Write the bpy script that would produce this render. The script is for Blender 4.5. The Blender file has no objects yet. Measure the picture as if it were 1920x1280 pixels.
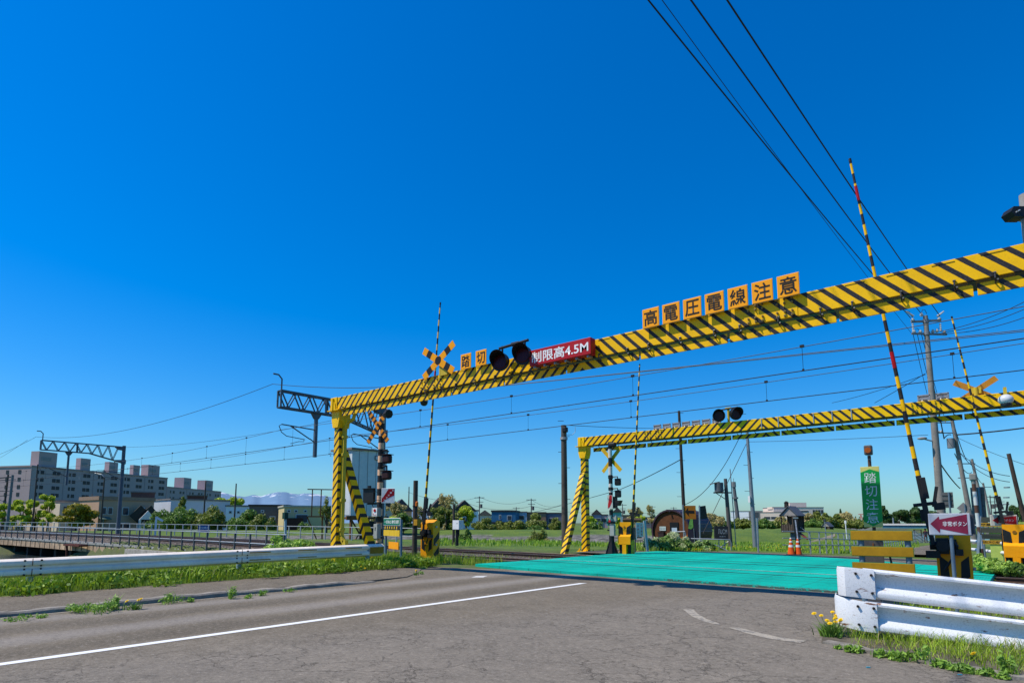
import bpy, bmesh, math, random
import numpy as np
from mathutils import Vector, Matrix, Euler
random.seed(7); np.random.seed(7)
S = bpy.context.scene
COL = S.collection
PI = math.pi
R = math.radians

# ---------------------------------------------------------------- camera geometry (turns image pixels into scene positions)
F, CX, CY, HZ, EYE = 1130., 960., 849., 980., 1.36
PITCH = math.atan((HZ - CY) / F)
FH = math.hypot(F, HZ - CY)
YAW = R(39.663)
FX, FY, RX, RY = -math.sin(YAW), math.cos(YAW), math.cos(YAW), math.sin(YAW)

def ray(px, py):
    u = (px - CX) / F; v = (CY - py) / F
    fw = math.cos(PITCH) - v * math.sin(PITCH); up = math.sin(PITCH) + v * math.cos(PITCH)
    return fw, u, up

def at_depth(px, py, d):
    fw, u, up = ray(px, py); t = d / fw
    return Vector((d * FX + u * t * RX, d * FY + u * t * RY, EYE + up * t))

def on_ground(px, py, z=0.0):
    fw, u, up = ray(px, py); t = (z - EYE) / up
    return Vector((t * (fw * FX + u * RX), t * (fw * FY + u * RY), z))

def at_y(px, py, Y):
    fw, u, up = ray(px, py); dy = fw * FY + u * RY; t = Y / dy
    return Vector((t * (fw * FX + u * RX), Y, EYE + up * t))

def spot(px, d, z=0.0):
    p = at_depth(px, HZ, d); return Vector((p.x, p.y, z))

def facing(p):
    """yaw that turns a front (-Y side) towards where the viewer stands"""
    return math.atan2(-p.x, p.y)

def smooth(a, b, x):
    t = min(1, max(0, (x - a) / (b - a))); return t * t * (3 - 2 * t)

# ---------------------------------------------------------------- materials
MATS = {}
def new_mat(name):
    m = bpy.data.materials.new(name); m.use_nodes = True
    nt = m.node_tree; nt.nodes.clear()
    out = nt.nodes.new('ShaderNodeOutputMaterial'); b = nt.nodes.new('ShaderNodeBsdfPrincipled')
    nt.links.new(b.outputs[0], out.inputs[0])
    return m, nt, b

def nd(nt, typ, **kw):
    n = nt.nodes.new(typ)
    for k, v in kw.items(): setattr(n, k, v)
    return n

def val(nt, op, a, b=None, c=None):
    n = nt.nodes.new('ShaderNodeMath'); n.operation = op
    for i, x in enumerate((a, b, c)):
        if x is None: continue
        if isinstance(x, (int, float)): n.inputs[i].default_value = x
        else: nt.links.new(x, n.inputs[i])
    return n.outputs[0]

def mixc(nt, fac, a, b, mode='MIX'):
    n = nt.nodes.new('ShaderNodeMix'); n.data_type = 'RGBA'; n.blend_type = mode
    for sock, x in ((n.inputs[0], fac), (n.inputs[6], a), (n.inputs[7], b)):
        if isinstance(x, (int, float)): sock.default_value = x
        elif isinstance(x, tuple): sock.default_value = (x[0], x[1], x[2], 1)
        else: nt.links.new(x, sock)
    return n.outputs[2]

def coord(nt, which='Object'):
    n = nt.nodes.new('ShaderNodeTexCoord'); return n.outputs[which]

def noise(nt, vec, scale, detail=4, rough=.55, out='Fac'):
    n = nt.nodes.new('ShaderNodeTexNoise'); n.inputs['Scale'].default_value = scale
    n.inputs['Detail'].default_value = detail; n.inputs['Roughness'].default_value = rough
    nt.links.new(vec, n.inputs['Vector']); return n.outputs[out]

def ramp(nt, fac, stops):
    n = nt.nodes.new('ShaderNodeValToRGB'); e = n.color_ramp.elements
    while len(e) > 1: e.remove(e[-1])
    for i, (p, c) in enumerate(stops):
        x = e[0] if i == 0 else e.new(p)
        x.position = p; x.color = (c[0], c[1], c[2], 1) if isinstance(c, tuple) else (c, c, c, 1)
    nt.links.new(fac, n.inputs[0]); return n.outputs[0]

def bump(nt, b, h, strength=.3, dist=.02):
    n = nt.nodes.new('ShaderNodeBump'); n.inputs['Strength'].default_value = strength; n.inputs['Distance'].default_value = dist
    nt.links.new(h, n.inputs['Height']); nt.links.new(n.outputs[0], b.inputs['Normal'])

def pm(name, col, rough=.6, metal=0., var=.18, scale=3., rust=None, rust_amt=.62, bmp=0., coords='Object'):
    """painted / plain surface with uneven tone, optional stains"""
    if name in MATS: return MATS[name]
    if any(k in name for k in ('siding', 'brick', 'tan_s', 'light_tan', 'yellow_beige', 'institution')): col = tuple(x * 1.55 for x in col)
    m, nt, b = new_mat(name)
    b.inputs['Specular IOR Level'].default_value = .22 if metal == 0 else .5
    v = coord(nt, coords)
    n1 = noise(nt, v, scale, 6)
    f = ramp(nt, n1, [(.3, 0.), (.7, 1.)])
    c = mixc(nt, f, tuple(x * (1 - var) for x in col), tuple(min(1, x * (1 + var * .6)) for x in col))
    n2 = noise(nt, v, scale * 9, 3)
    c = mixc(nt, val(nt, 'MULTIPLY', ramp(nt, n2, [(.42, 0.), (.75, 1.)]), var * 1.2), c, tuple(x * .45 for x in col))
    if rust:
        n3 = noise(nt, v, scale * 1.7, 8, .7)
        c = mixc(nt, ramp(nt, n3, [(rust_amt, 0.), (rust_amt + .05, 1.)]), c, rust)
    nt.links.new(c, b.inputs['Base Color'])
    b.inputs['Roughness'].default_value = rough; b.inputs['Metallic'].default_value = metal
    if bmp: bump(nt, b, n2, bmp, .01)
    MATS[name] = m; return m

YEL = (.98, .545, .0008); BLK = (.022, .020, .020); ORG = (.85, .34, .005)
def stripe_mat(name, kind, period, duty, c1=YEL, c2=BLK, off=0., rough=.45):
    m, nt, b = new_mat(name)
    v = coord(nt); sp = nd(nt, 'ShaderNodeSeparateXYZ'); nt.links.new(v, sp.inputs[0])
    x, y, z = sp.outputs
    if kind == 'chevron': u = val(nt, 'ADD', val(nt, 'ABSOLUTE', x), z)
    elif kind == 'z-x': u = val(nt, 'SUBTRACT', z, x)
    elif kind == 'z+x': u = val(nt, 'ADD', z, x)
    else: u = z
    n0 = noise(nt, v, 14, 3)
    u = val(nt, 'ADD', u, val(nt, 'MULTIPLY', val(nt, 'SUBTRACT', n0, .5), .012))
    fr = val(nt, 'FRACT', val(nt, 'ADD', val(nt, 'DIVIDE', u, period), 100 + off))
    k = val(nt, 'LESS_THAN', fr, duty)
    n1 = noise(nt, v, 2.2, 6); n2 = noise(nt, v, 30, 4)
    cy = mixc(nt, ramp(nt, n1, [(.3, 0.), (.72, 1.)]), c1, tuple(q * .80 for q in c1))
    cy = mixc(nt, val(nt, 'MULTIPLY', ramp(nt, n2, [(.55, 0.), (.75, 1.)]), .30), cy, (.16, .10, .03))
    ck = mixc(nt, ramp(nt, n2, [(.4, 0.), (.8, 1.)]), c2, (c2[0] + .03, c2[1] + .027, c2[2] + .025))
    nt.links.new(mixc(nt, k, cy, ck), b.inputs['Base Color'])
    b.inputs['Roughness'].default_value = rough; b.inputs['Specular IOR Level'].default_value = .18
    MATS[name] = m; return m

# ---------------------------------------------------------------- mesh building
class MB:
    def __init__(s): s.v = []; s.f = []; s.m = []; s.mi = 0
    def add(s, vs, fs):
        o = len(s.v); s.v += [tuple(p) for p in vs]; s.f += [tuple(o + i for i in f) for f in fs]; s.m += [s.mi] * len(fs); return s
    def box(s, c, d, rot=None, bev=0.):
        hx, hy, hz = d[0] / 2, d[1] / 2, d[2] / 2
        M = Euler(rot).to_matrix() if rot is not None else Matrix.Identity(3)
        if bev <= 0:
            P = [Vector((sx * hx, sy * hy, sz * hz)) for sx in (-1, 1) for sy in (-1, 1) for sz in (-1, 1)]
            fs = [(0, 1, 3, 2), (4, 6, 7, 5), (0, 4, 5, 1), (2, 3, 7, 6), (0, 2, 6, 4), (1, 5, 7, 3)]
        else:
            bm = bmesh.new(); bmesh.ops.create_cube(bm, size=1)
            for q in bm.verts: q.co = Vector((q.co.x * 2 * hx, q.co.y * 2 * hy, q.co.z * 2 * hz))
            bmesh.ops.bevel(bm, geom=bm.edges[:], offset=min(bev, hx * .9, hy * .9, hz * .9), segments=2, affect='EDGES', profile=.5)
            bm.verts.index_update()
            P = [q.co.copy() for q in bm.verts]; fs = [tuple(q.index for q in f.verts) for f in bm.faces]; bm.free()
        c = Vector(c); return s.add([c + M @ p for p in P], fs)
    def bar(s, a, b, w, h=None, up=(0, 0, 1)):
        a, b = Vector(a), Vector(b); h = h or w; d = (b - a).normalized(); up = Vector(up)
        if abs(d.dot(up)) > .98: up = Vector((0, 1, 0))
        x = d.cross(up).normalized(); y = x.cross(d)
        P = [q + x * (sx * w / 2) + y * (sy * h / 2) for q in (a, b) for sx, sy in ((-1, -1), (1, -1), (1, 1), (-1, 1))]
        return s.add(P, [(3, 2, 1, 0), (4, 5, 6, 7), (0, 1, 5, 4), (1, 2, 6, 5), (2, 3, 7, 6), (3, 0, 4, 7)])
    def cyl(s, a, b, r0, r1=None, n=12, cap=True):
        a, b = Vector(a), Vector(b); r1 = r0 if r1 is None else r1; d = (b - a).normalized()
        t = Vector((0, 0, 1)) if abs(d.z) < .9 else Vector((1, 0, 0))
        x = d.cross(t).normalized(); y = d.cross(x)
        P = []
        for q, r in ((a, r0), (b, r1)):
            for i in range(n): A = 2 * PI * i / n; P.append(q + x * (r * math.cos(A)) + y * (r * math.sin(A)))
        fs = [(i, i + n, (i + 1) % n + n, (i + 1) % n) for i in range(n)]
        if cap: fs += [tuple(range(n)), tuple(range(2 * n - 1, n - 1, -1))]
        return s.add(P, fs)
    def tube(s, pts, r, n=6):
        pts = [Vector(p) for p in pts]; P = []; fs = []
        px = None
        for i, p in enumerate(pts):
            d = (pts[min(i + 1, len(pts) - 1)] - pts[max(i - 1, 0)]).normalized()
            t = Vector((0, 0, 1)) if abs(d.z) < .95 else Vector((1, 0, 0))
            if px is None: x = d.cross(t).normalized()
            else: x = (px - d * px.dot(d)).normalized()
            px = x; y = d.cross(x); rr = r[i] if isinstance(r, (list, tuple)) else r
            for k in range(n): A = 2 * PI * k / n; P.append(p + x * (rr * math.cos(A)) + y * (rr * math.sin(A)))
        for i in range(len(pts) - 1):
            for k in range(n): fs.append((i * n + k, (i + 1) * n + k, (i + 1) * n + (k + 1) % n, i * n + (k + 1) % n))
        L = (len(pts) - 1) * n
        fs += [tuple(range(n)), tuple(range(L + n - 1, L - 1, -1))]
        return s.add(P, fs)
    def sphere(s, c, r, n=12, sq=(1, 1, 1)):
        c = Vector(c); P = []; fs = []; h = n // 2
        for i in range(h + 1):
            A = PI * i / h
            for k in range(n):
                B = 2 * PI * k / n
                P.append(c + Vector((r * sq[0] * math.sin(A) * math.cos(B), r * sq[1] * math.sin(A) * math.sin(B), r * sq[2] * math.cos(A))))
        for i in range(h):
            for k in range(n): fs.append((i * n + k, (i + 1) * n + k, (i + 1) * n + (k + 1) % n, i * n + (k + 1) % n))
        return s.add(P, fs)
    def prism(s, poly, ax, a, b):
        """poly in the plane across axis ax; extruded from a to b along it"""
        def mk(p, t):
            return {'y': (p[0], t, p[1]), 'x': (t, p[0], p[1]), 'z': (p[0], p[1], t)}[ax]
        n = len(poly)
        P = [mk(p, a) for p in poly] + [mk(p, b) for p in poly]
        return s.add(P, [tuple(range(n - 1, -1, -1)), tuple(range(n, 2 * n))] + [(i, (i + 1) % n, (i + 1) % n + n, i + n) for i in range(n)])
    def sweep(s, prof, path, ups=None, closed=False):
        """profile points (out, up) swept along path (horizontal normal)"""
        path = [Vector(p) for p in path]; n = len(prof); P = []; fs = []
        for i, p in enumerate(path):
            d = path[min(i + 1, len(path) - 1)] - path[max(i - 1, 0)]; d.z = 0; d.normalize()
            o = Vector((d.y, -d.x, 0))
            for q in prof: P.append(p + o * q[0] + Vector((0, 0, q[1])))
        m = n if closed else n - 1
        for i in range(len(path) - 1):
            for k in range(m): fs.append((i * n + k, (i + 1) * n + k, (i + 1) * n + (k + 1) % n, i * n + (k + 1) % n))
        if closed: fs += [tuple(range(n)), tuple((len(path) - 1) * n + k for k in range(n - 1, -1, -1))]
        return s.add(P, fs)
    def build(s, name, mats, parent=None, smooth_=False, world=False, kind=None, label=None):
        me = bpy.data.meshes.new(name)
        off = Vector((0, 0, 0))
        if world and parent is not None:
            Mi = Matrix.Translation(parent.location) @ parent.rotation_euler.to_matrix().to_4x4(); Mi = Mi.inverted()
            vs = [tuple(Mi @ Vector(p)) for p in s.v]
        else: vs = s.v
        me.from_pydata(vs, [], s.f)
        if not isinstance(mats, (list, tuple)): mats = [mats]
        for m in mats: me.materials.append(m)
        if len(mats) > 1: me.polygons.foreach_set('material_index', s.m)
        bm = bmesh.new(); bm.from_mesh(me); bmesh.ops.recalc_face_normals(bm, faces=bm.faces[:]); bm.to_mesh(me); bm.free()
        if smooth_:
            me.polygons.foreach_set('use_smooth', [True] * len(me.polygons))
            try: me.set_sharp_from_angle(angle=R(40))
            except Exception: pass
        o = bpy.data.objects.new(name, me); COL.objects.link(o)
        if parent is not None: o.parent = parent
        if kind: o['kind'] = kind
        if label: o['label'] = label
        return o

def thing(name, label, cat, loc=(0, 0, 0), rz=0., group=None):
    o = bpy.data.objects.new(name, None); COL.objects.link(o); o.empty_display_size = .2
    o.location = loc; o.rotation_euler = (0, 0, rz)
    o['label'] = label; o['category'] = cat
    if group: o['group'] = group
    return o

def tag(o, label, cat, group=None):
    o['label'] = label; o['category'] = cat
    if group: o['group'] = group
    return o

def place(o, loc, rot=(0, 0, 0)):
    o.location = loc; o.rotation_euler = rot; return o

def copy_thing(root, label, group=None):
    c = root.copy(); COL.objects.link(c); c['label'] = label
    if group: c['group'] = group
    def rec(a, b):
        for ch in list(a.children):
            d = ch.copy(); COL.objects.link(d); d.parent = b; rec(ch, d)
    rec(root, c); return c

def flat(name, poly, m, kind='structure', z=None, parent=None):
    mb = MB(); mb.add([p if len(p) == 3 else (p[0], p[1], z) for p in poly], [tuple(range(len(poly)))])
    o = mb.build(name, m, parent)
    bm = bmesh.new(); bm.from_mesh(o.data); bmesh.ops.triangulate(bm, faces=bm.faces[:])
    for f in bm.faces:
        if f.normal.z < 0: f.normal_flip()
    bm.to_mesh(o.data); bm.free()
    if kind: o['kind'] = kind
    return o

def lettering(body, w, h, m, parent, loc, bold=.018, rz=0., name='lettering', depth=.002, keep=False, tilt=0.):
    """flat characters facing -Y, fitted to w x h around loc"""
    cu = bpy.data.curves.new('txt', 'FONT'); cu.body = body; cu.size = 1; cu.offset = bold; cu.resolution_u = 3; cu.extrude = 0
    t = bpy.data.objects.new('txt', cu); COL.objects.link(t)
    dg = bpy.context.evaluated_depsgraph_get(); dg.update()
    me = bpy.data.meshes.new_from_object(t.evaluated_get(dg)); bpy.data.objects.remove(t); bpy.data.curves.remove(cu)
    co = np.array([q.co[:] for q in me.vertices]); lo, hi = co.min(0), co.max(0)
    sx = w / max(hi[0] - lo[0], 1e-6); sy = h / max(hi[1] - lo[1], 1e-6)
    if keep: sx = sy = min(sx, sy)
    cxm, cym = (lo[0] + hi[0]) / 2, (lo[1] + hi[1]) / 2
    ct, st = math.cos(tilt), math.sin(tilt)
    for q in me.vertices:
        a, c = (q.co.x - cxm) * sx, (q.co.y - cym) * sy
        q.co = Vector((a * ct - c * st, 0, a * st + c * ct))
    me.materials.clear(); me.materials.append(m); me.name = name
    o = bpy.data.objects.new(name, me); COL.objects.link(o); o.parent = parent
    o.location = loc; o.rotation_euler = (0, 0, rz); return o

def leaf_mesh(name, blobs, n, size, m, parent=None, seed=0, flat_=.0, world=False, aspect=1.5, fill=.55):
    """many small leaf faces spread through ellipsoid clumps: blobs = [(cx,cy,cz,rx,ry,rz,weight)]"""
    rg = np.random.RandomState(seed)
    B = np.array([list(b) + ([1.] if len(b) == 6 else []) for b in blobs], float)
    wt = B[:, 6] * (B[:, 3] * B[:, 4] * B[:, 5]) ** .7; wt /= wt.sum()
    idx = rg.choice(len(B), n, p=wt)
    d = rg.normal(size=(n, 3)); d /= np.linalg.norm(d, axis=1)[:, None]
    rad = fill + (1 - fill) * rg.rand(n) ** .5
    rad *= 1 + .14 * np.sin(d[:, 0] * 7 + idx) * np.cos(d[:, 1] * 6 + 2 * idx)
    c = B[idx, :3] + d * rad[:, None] * B[idx, 3:6]
    nrm = d + rg.normal(size=(n, 3)) * .75 + np.array([0, 0, flat_]); nrm /= np.linalg.norm(nrm, axis=1)[:, None]
    t = np.cross(nrm, rg.normal(size=(n, 3))); t /= np.linalg.norm(t, axis=1)[:, None]; bt = np.cross(nrm, t)
    s = size * (.55 + .9 * rg.rand(n))[:, None]
    P = np.stack([c - t * s * .5 * aspect, c - bt * s * .38, c + t * s * .5 * aspect, c + bt * s * .38], 1).reshape(-1, 3)
    if world and parent is not None: P = P - np.array(parent.location)
    me = bpy.data.meshes.new(name); me.vertices.add(4 * n); me.vertices.foreach_set('co', P.ravel())
    me.loops.add(4 * n); me.loops.foreach_set('vertex_index', np.arange(4 * n, dtype=np.int32))
    me.polygons.add(n); me.polygons.foreach_set('loop_start', np.arange(0, 4 * n, 4, dtype=np.int32))
    me.update(calc_edges=True)
    ca = me.color_attributes.new('tint', 'FLOAT_COLOR', 'CORNER')
    br = np.repeat(rg.rand(n), 4); cl = np.repeat((np.sin(idx * 12.9898) * 43758.5) % 1, 4)
    arr = np.stack([br, cl, br, np.ones(4 * n)], 1); ca.data.foreach_set('color', arr.ravel().astype(np.float32))
    me.materials.append(m)
    o = bpy.data.objects.new(name, me); COL.objects.link(o)
    if parent is not None: o.parent = parent
    return o

def leaf_mat(name, dark, light, hue2=None):
    if name in MATS: return MATS[name]
    m, nt, b = new_mat(name)
    a = nd(nt, 'ShaderNodeVertexColor'); a.layer_name = 'tint'
    sp = nd(nt, 'ShaderNodeSeparateColor'); nt.links.new(a.outputs[0], sp.inputs[0])
    dark, light = tuple(x * 2.4 for x in dark), tuple(x * 2.5 for x in light); hue2 = tuple(x * 2.4 for x in (hue2 or tuple(x * .35 for x in light)))
    c = mixc(nt, sp.outputs[0], dark, light)
    c = mixc(nt, val(nt, 'MULTIPLY', sp.outputs[1], .6), c, hue2 or tuple(x * .6 for x in light))
    nt.links.new(c, b.inputs['Base Color']); b.inputs['Roughness'].default_value = .55
    tr = nd(nt, 'ShaderNodeBsdfTranslucent'); nt.links.new(c, tr.inputs[0])
    mx = nd(nt, 'ShaderNodeMixShader'); mx.inputs[0].default_value = .3
    nt.links.new(b.outputs[0], mx.inputs[1]); nt.links.new(tr.outputs[0], mx.inputs[2])
    nt.links.new(mx.outputs[0], nt.nodes['Material Output'].inputs[0])
    MATS[name] = m; return m

def blades(name, pts, hmin, hmax, width, m, seed=0, lean=.35, kind='stuff', parent=None):
    """grass: each blade a bent strip of two quads; pts = Nx3 array of roots"""
    rg = np.random.RandomState(seed); n = len(pts); pts = np.asarray(pts, float)
    h = hmin + (hmax - hmin) * rg.rand(n) ** 1.3; A = rg.rand(n) * 2 * PI
    dx = np.stack([np.cos(A), np.sin(A), np.zeros(n)], 1); L = rg.rand(n) * PI * 2; ln = np.stack([np.cos(L), np.sin(L), np.zeros(n)], 1) * (lean * h * (.3 + rg.rand(n)))[:, None]
    w = (width * (.6 + .8 * rg.rand(n)))[:, None]; up = np.zeros((n, 3)); up[:, 2] = h
    P = np.stack([pts - dx * w / 2, pts + dx * w / 2, pts + up * .55 + ln * .3 + dx * w * .4, pts + up * .55 + ln * .3 - dx * w * .4, pts + up * (1 - .15 * rg.rand(n))[:, None] + ln], 1)
    me = bpy.data.meshes.new(name); me.vertices.add(5 * n); me.vertices.foreach_set('co', P.ravel())
    b = np.arange(n, dtype=np.int32)[:, None] * 5
    li = np.concatenate([b + np.array([[0, 1, 2, 3]]), b + np.array([[3, 2, 4]])], 1).astype(np.int32)
    me.loops.add(7 * n); me.loops.foreach_set('vertex_index', li.ravel())
    ls = (np.arange(n, dtype=np.int32)[:, None] * 7 + np.array([[0, 4]])).astype(np.int32)
    me.polygons.add(2 * n); me.polygons.foreach_set('loop_start', ls.ravel())
    me.update(calc_edges=True)
    ca = me.color_attributes.new('tint', 'FLOAT_COLOR', 'CORNER')
    br = np.repeat(rg.rand(n), 7); q = np.repeat((np.sin(pts[:, 0] * 2.1) * np.cos(pts[:, 1] * 1.7) + 1) / 2, 7)
    ca.data.foreach_set('color', np.stack([br, q, br, np.ones(7 * n)], 1).ravel().astype(np.float32))
    me.materials.append(m)
    o = bpy.data.objects.new(name, me); COL.objects.link(o)
    if kind: o['kind'] = kind
    if parent is not None: o.parent = parent
    return o
# ================================================================ camera, sky, sun
cam = bpy.data.cameras.new('camera'); co = bpy.data.objects.new('camera', cam); COL.objects.link(co)
co.location = (0, 0, EYE); co.rotation_euler = (PI / 2 + PITCH, 0, YAW)
cam.sensor_width = 36; cam.lens = F / 1920 * 36; cam.shift_y = (CY - 640) / 1920; cam.clip_end = 60000; cam.clip_start = .1
S.camera = co
S.view_settings.view_transform = 'Standard'; S.view_settings.look = 'None'; S.view_settings.exposure = 0; S.view_settings.gamma = 1
S.render.engine = 'CYCLES'
S.cycles.max_bounces = 6; S.cycles.transparent_max_bounces = 8

SUNV = Vector((-.43, -.50, 1.)).normalized()
EL = math.asin(SUNV.z); AZ = math.atan2(SUNV.x, SUNV.y)
W = bpy.data.worlds.new('World'); S.world = W; W.use_nodes = True
nt = W.node_tree; nt.nodes.clear()
sky = nt.nodes.new('ShaderNodeTexSky'); sky.sky_type = 'NISHITA'; sky.sun_disc = False
sky.sun_elevation = EL; sky.sun_rotation = AZ; sky.altitude = 0; sky.air_density = 1.25; sky.dust_density = .55; sky.ozone_density = 4.5
hs = nt.nodes.new('ShaderNodeHueSaturation'); hs.inputs['Saturation'].default_value = 1.22; hs.inputs['Hue'].default_value = .5; hs.inputs['Value'].default_value = .98
bg = nt.nodes.new('ShaderNodeBackground'); bg.inputs['Strength'].default_value = .126
wo = nt.nodes.new('ShaderNodeOutputWorld')
nt.links.new(sky.outputs[0], hs.inputs['Color']); h2 = nt.nodes.new('ShaderNodeHueSaturation'); h2.inputs['Saturation'].default_value = 1.12
nt.links.new(mixc(nt, 1., hs.outputs[0], (.60, .92, 1.26), 'MULTIPLY'), h2.inputs['Color']); nt.links.new(h2.outputs[0], bg.inputs[0]); nt.links.new(bg.outputs[0], wo.inputs[0])
sl = bpy.data.lights.new('sun', 'SUN'); sl.energy = 5.0; sl.angle = R(.53); sl.color = (1, .925, .78)
so = bpy.data.objects.new('sun', sl); COL.objects.link(so); so.rotation_euler = (-SUNV).to_track_quat('-Z', 'Y').to_euler(); so.location = (-20, -10, 40)

def grade(x): return -.006 * x if x < 0 else -.004 * x
def bend(x): return 0 if x > -32 else -((x + 32) ** 2) / 900.

# ================================================================ terrain
RIV = np.array([(-78, -60), (-66, -8), (-61, 15), (-56, 30), (-47, 43), (-35, 52.5), (-24, 61), (-13, 76), (-2, 97)] + [tuple(spot(1660, 200))[:2], tuple(spot(1800, 330))[:2]], float)
def river_dist(x, y):
    best = np.full(x.shape, 1e9); side = np.zeros(x.shape)
    for a, b in zip(RIV[:-1], RIV[1:]):
        d = b - a; L2 = (d ** 2).sum()
        t = np.clip(((x - a[0]) * d[0] + (y - a[1]) * d[1]) / L2, 0, 1)
        qx, qy = x - (a[0] + t * d[0]), y - (a[1] + t * d[1]); D = np.hypot(qx, qy)
        sd = np.sign(d[0] * qy - d[1] * qx); k = D < best
        best = np.where(k, D, best); side = np.where(k, sd, side)
    return best, side       # side +1: far bank
def sst(a, b, x):
    t = np.clip((x - a) / (b - a), 0, 1); return t * t * (3 - 2 * t)
def terrain(x, y):
    x = np.asarray(x, float); y = np.asarray(y, float)
    r = np.hypot(x, y)
    z = np.full(x.shape, -.07)
    g = np.where(x < 0, -.006 * x, -.004 * x)
    z = z + np.clip(g, -.3, .45) * sst(11, 14, y) * (1 - sst(60, 120, r))
    z = z + (-.34) * sst(28, 42, y)                                   # meadow a little lower than the railway
    z = np.where((x < -13.9) & (y < 13), np.maximum(z, .06), z)
    z = z + (-2.1 - z) * (.75 * sst(15.8, 24, -x) + .25 * sst(24, 36, -x)) * (1 - sst(13.2, 14.3, y))
    z = z - .32 * sst(14.5, 15.3, y) * (1 - sst(22.2, 23.2, y)) * (1 - sst(60, 120, r))
    d, s = river_dist(x, y)
    far = s > 0
    bank = np.where(far, np.interp(d, [0, 4.5, 5.2, 11, 18, 24, 34], [-2.2, -1.9, -1.25, -.35, .42, .45, -.25]), np.interp(d, [0, 4.5, 5.5, 9, 16], [-2.2, -1.9, -1.3, -.5, -.4]))
    bank = np.where(far, bank, bank + (np.minimum(bank, -1.7) - bank) * (1 - sst(12.5, 14.2, y)))
    k = np.where(far, 1 - sst(26, 38, d), 1 - sst(8, 16, d)) * (1 - sst(160, 230, r))
    z = z * (1 - k) + bank * k
    z = z + np.where(r > 16, .07 * np.sin(x * .55 + 1) * np.sin(y * .47) * sst(16, 40, r) * sst(27, 33, y + 0 * x), 0)
    z = np.where(r > 150, z * (1 - sst(150, 400, r)) - .5 * sst(150, 400, r), z)
    return z, d, s

def tz(x, y): return float(terrain(np.array([x]), np.array([y]))[0][0])

def make_ground():
    angs = np.concatenate([np.linspace(-62, 62, 330), np.linspace(66, 294, 58)]) * PI / 180
    rad = np.concatenate([[.0], np.geomspace(1.2, 120, 170), np.geomspace(126, 9000, 46)])
    A, Rr = np.meshgrid(angs, rad)
    az = YAW - A                                # angle from +Y, turning with the view
    X = -np.sin(az) * Rr; Y = np.cos(az) * Rr
    Z, d, s = terrain(X, Y)
    na, nr = len(angs), len(rad)
    me = bpy.data.meshes.new('ground')
    P = np.stack([X, Y, Z], -1).reshape(-1, 3)
    fs = []
    for i in range(nr - 1):
        for k in range(na):
            k2 = (k + 1) % na; fs.append((i * na + k, i * na + k2, (i + 1) * na + k2, (i + 1) * na + k))
    me.from_pydata(P.tolist(), [], fs)
    far = s > 0
    stone = np.where(far & (d > 5) & (d < 12.5), 1., 0.) * (X < -30) * (Y > 25)
    soil = np.where(d < 5.6, 1., 0.)
    soil = np.maximum(soil, np.where((Y > 13) & (Y < 24) & (X > -60), .55, 0))
    soil = np.maximum(soil, np.where((Y < 14.2) & (X < -22) & (X > -110), .9, 0))
    soil = np.maximum(soil, .6 * sst(300, 700, np.hypot(X, Y)))
    dry = np.clip(.5 + .5 * np.sin(X * .09 + 2) * np.cos(Y * .07), 0, 1)
    ca = me.color_attributes.new('zone', 'FLOAT_COLOR', 'POINT')
    ca.data.foreach_set('color', np.stack([soil, stone, dry, np.ones_like(dry)], -1).reshape(-1).astype(np.float32))
    m, nt, b = new_mat('ground')
    v = coord(nt); at = nd(nt, 'ShaderNodeVertexColor'); at.layer_name = 'zone'
    sp = nd(nt, 'ShaderNodeSeparateColor'); nt.links.new(at.outputs[0], sp.inputs[0])
    n1 = noise(nt, v, .35, 6); n2 = noise(nt, v, 5., 5); n3 = noise(nt, v, 26, 3)
    g = mixc(nt, ramp(nt, n1, [(.32, 0.), (.68, 1.)]), (.060, .120, .003), (.135, .190, .006))
    g = mixc(nt, ramp(nt, n2, [(.4, 0.), (.75, .8)]), g, (.022, .06, .006))
    g = mixc(nt, ramp(nt, n3, [(.55, 0.), (.8, .35)]), g, (.17, .24, .03))
    g = mixc(nt, val(nt, 'MULTIPLY', sp.outputs[2], ramp(nt, noise(nt, v, .9, 5), [(.55, 0.), (.8, .45)])), g, (.17, .145, .065))
    so_ = mixc(nt, n2, (.042, .033, .022), (.10, .08, .055))
    vo = nd(nt, 'ShaderNodeTexVoronoi'); vo.inputs['Scale'].default_value = 1.3; nt.links.new(v, vo.inputs['Vector'])
    st = mixc(nt, val(nt, 'MULTIPLY', vo.outputs['Distance'], 1.1), (.26, .235, .21), (.05, .045, .04))
    st = mixc(nt, ramp(nt, n2, [(.52, 0.), (.62, .8)]), st, (.06, .075, .02))
    c = mixc(nt, val(nt, 'MULTIPLY', sp.outputs[0], ramp(nt, n2, [(.3, 1.), (.6, .5)])), g, so_)
    c = mixc(nt, sp.outputs[1], c, st)
    nt.links.new(c, b.inputs['Base Color']); b.inputs['Roughness'].default_value = .95
    bump(nt, b, n2, .6, .12)
    me.materials.append(m)
    o = bpy.data.objects.new('ground', me); COL.objects.link(o); o['kind'] = 'structure'
    me.polygons.foreach_set('use_smooth', [True] * len(me.polygons))
make_ground()

# river water
m, nt, b = new_mat('river_water'); b.inputs['Base Color'].default_value = (.03, .045, .05, 1); b.inputs['Roughness'].default_value = .12
bump(nt, b, noise(nt, coord(nt), 2.5, 4), .25, .05)
mb = MB()
for i in range(len(RIV) - 2):
    a, c = RIV[i], RIV[i + 1]; d = (c - a) / np.hypot(*(c - a)); n_ = np.array([-d[1], d[0]]) * 6
    mb.add([(*(a - n_), -1.32), (*(a + n_), -1.32), (*(c + d * 2 + n_), -1.32), (*(c + d * 2 - n_), -1.32)], [(0, 3, 2, 1)])
for i, p in enumerate(mb.v): mb.v[i] = (p[0], p[1], p[2] + .004 * (i // 4))
mb.build('river', m, kind='structure')

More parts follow.
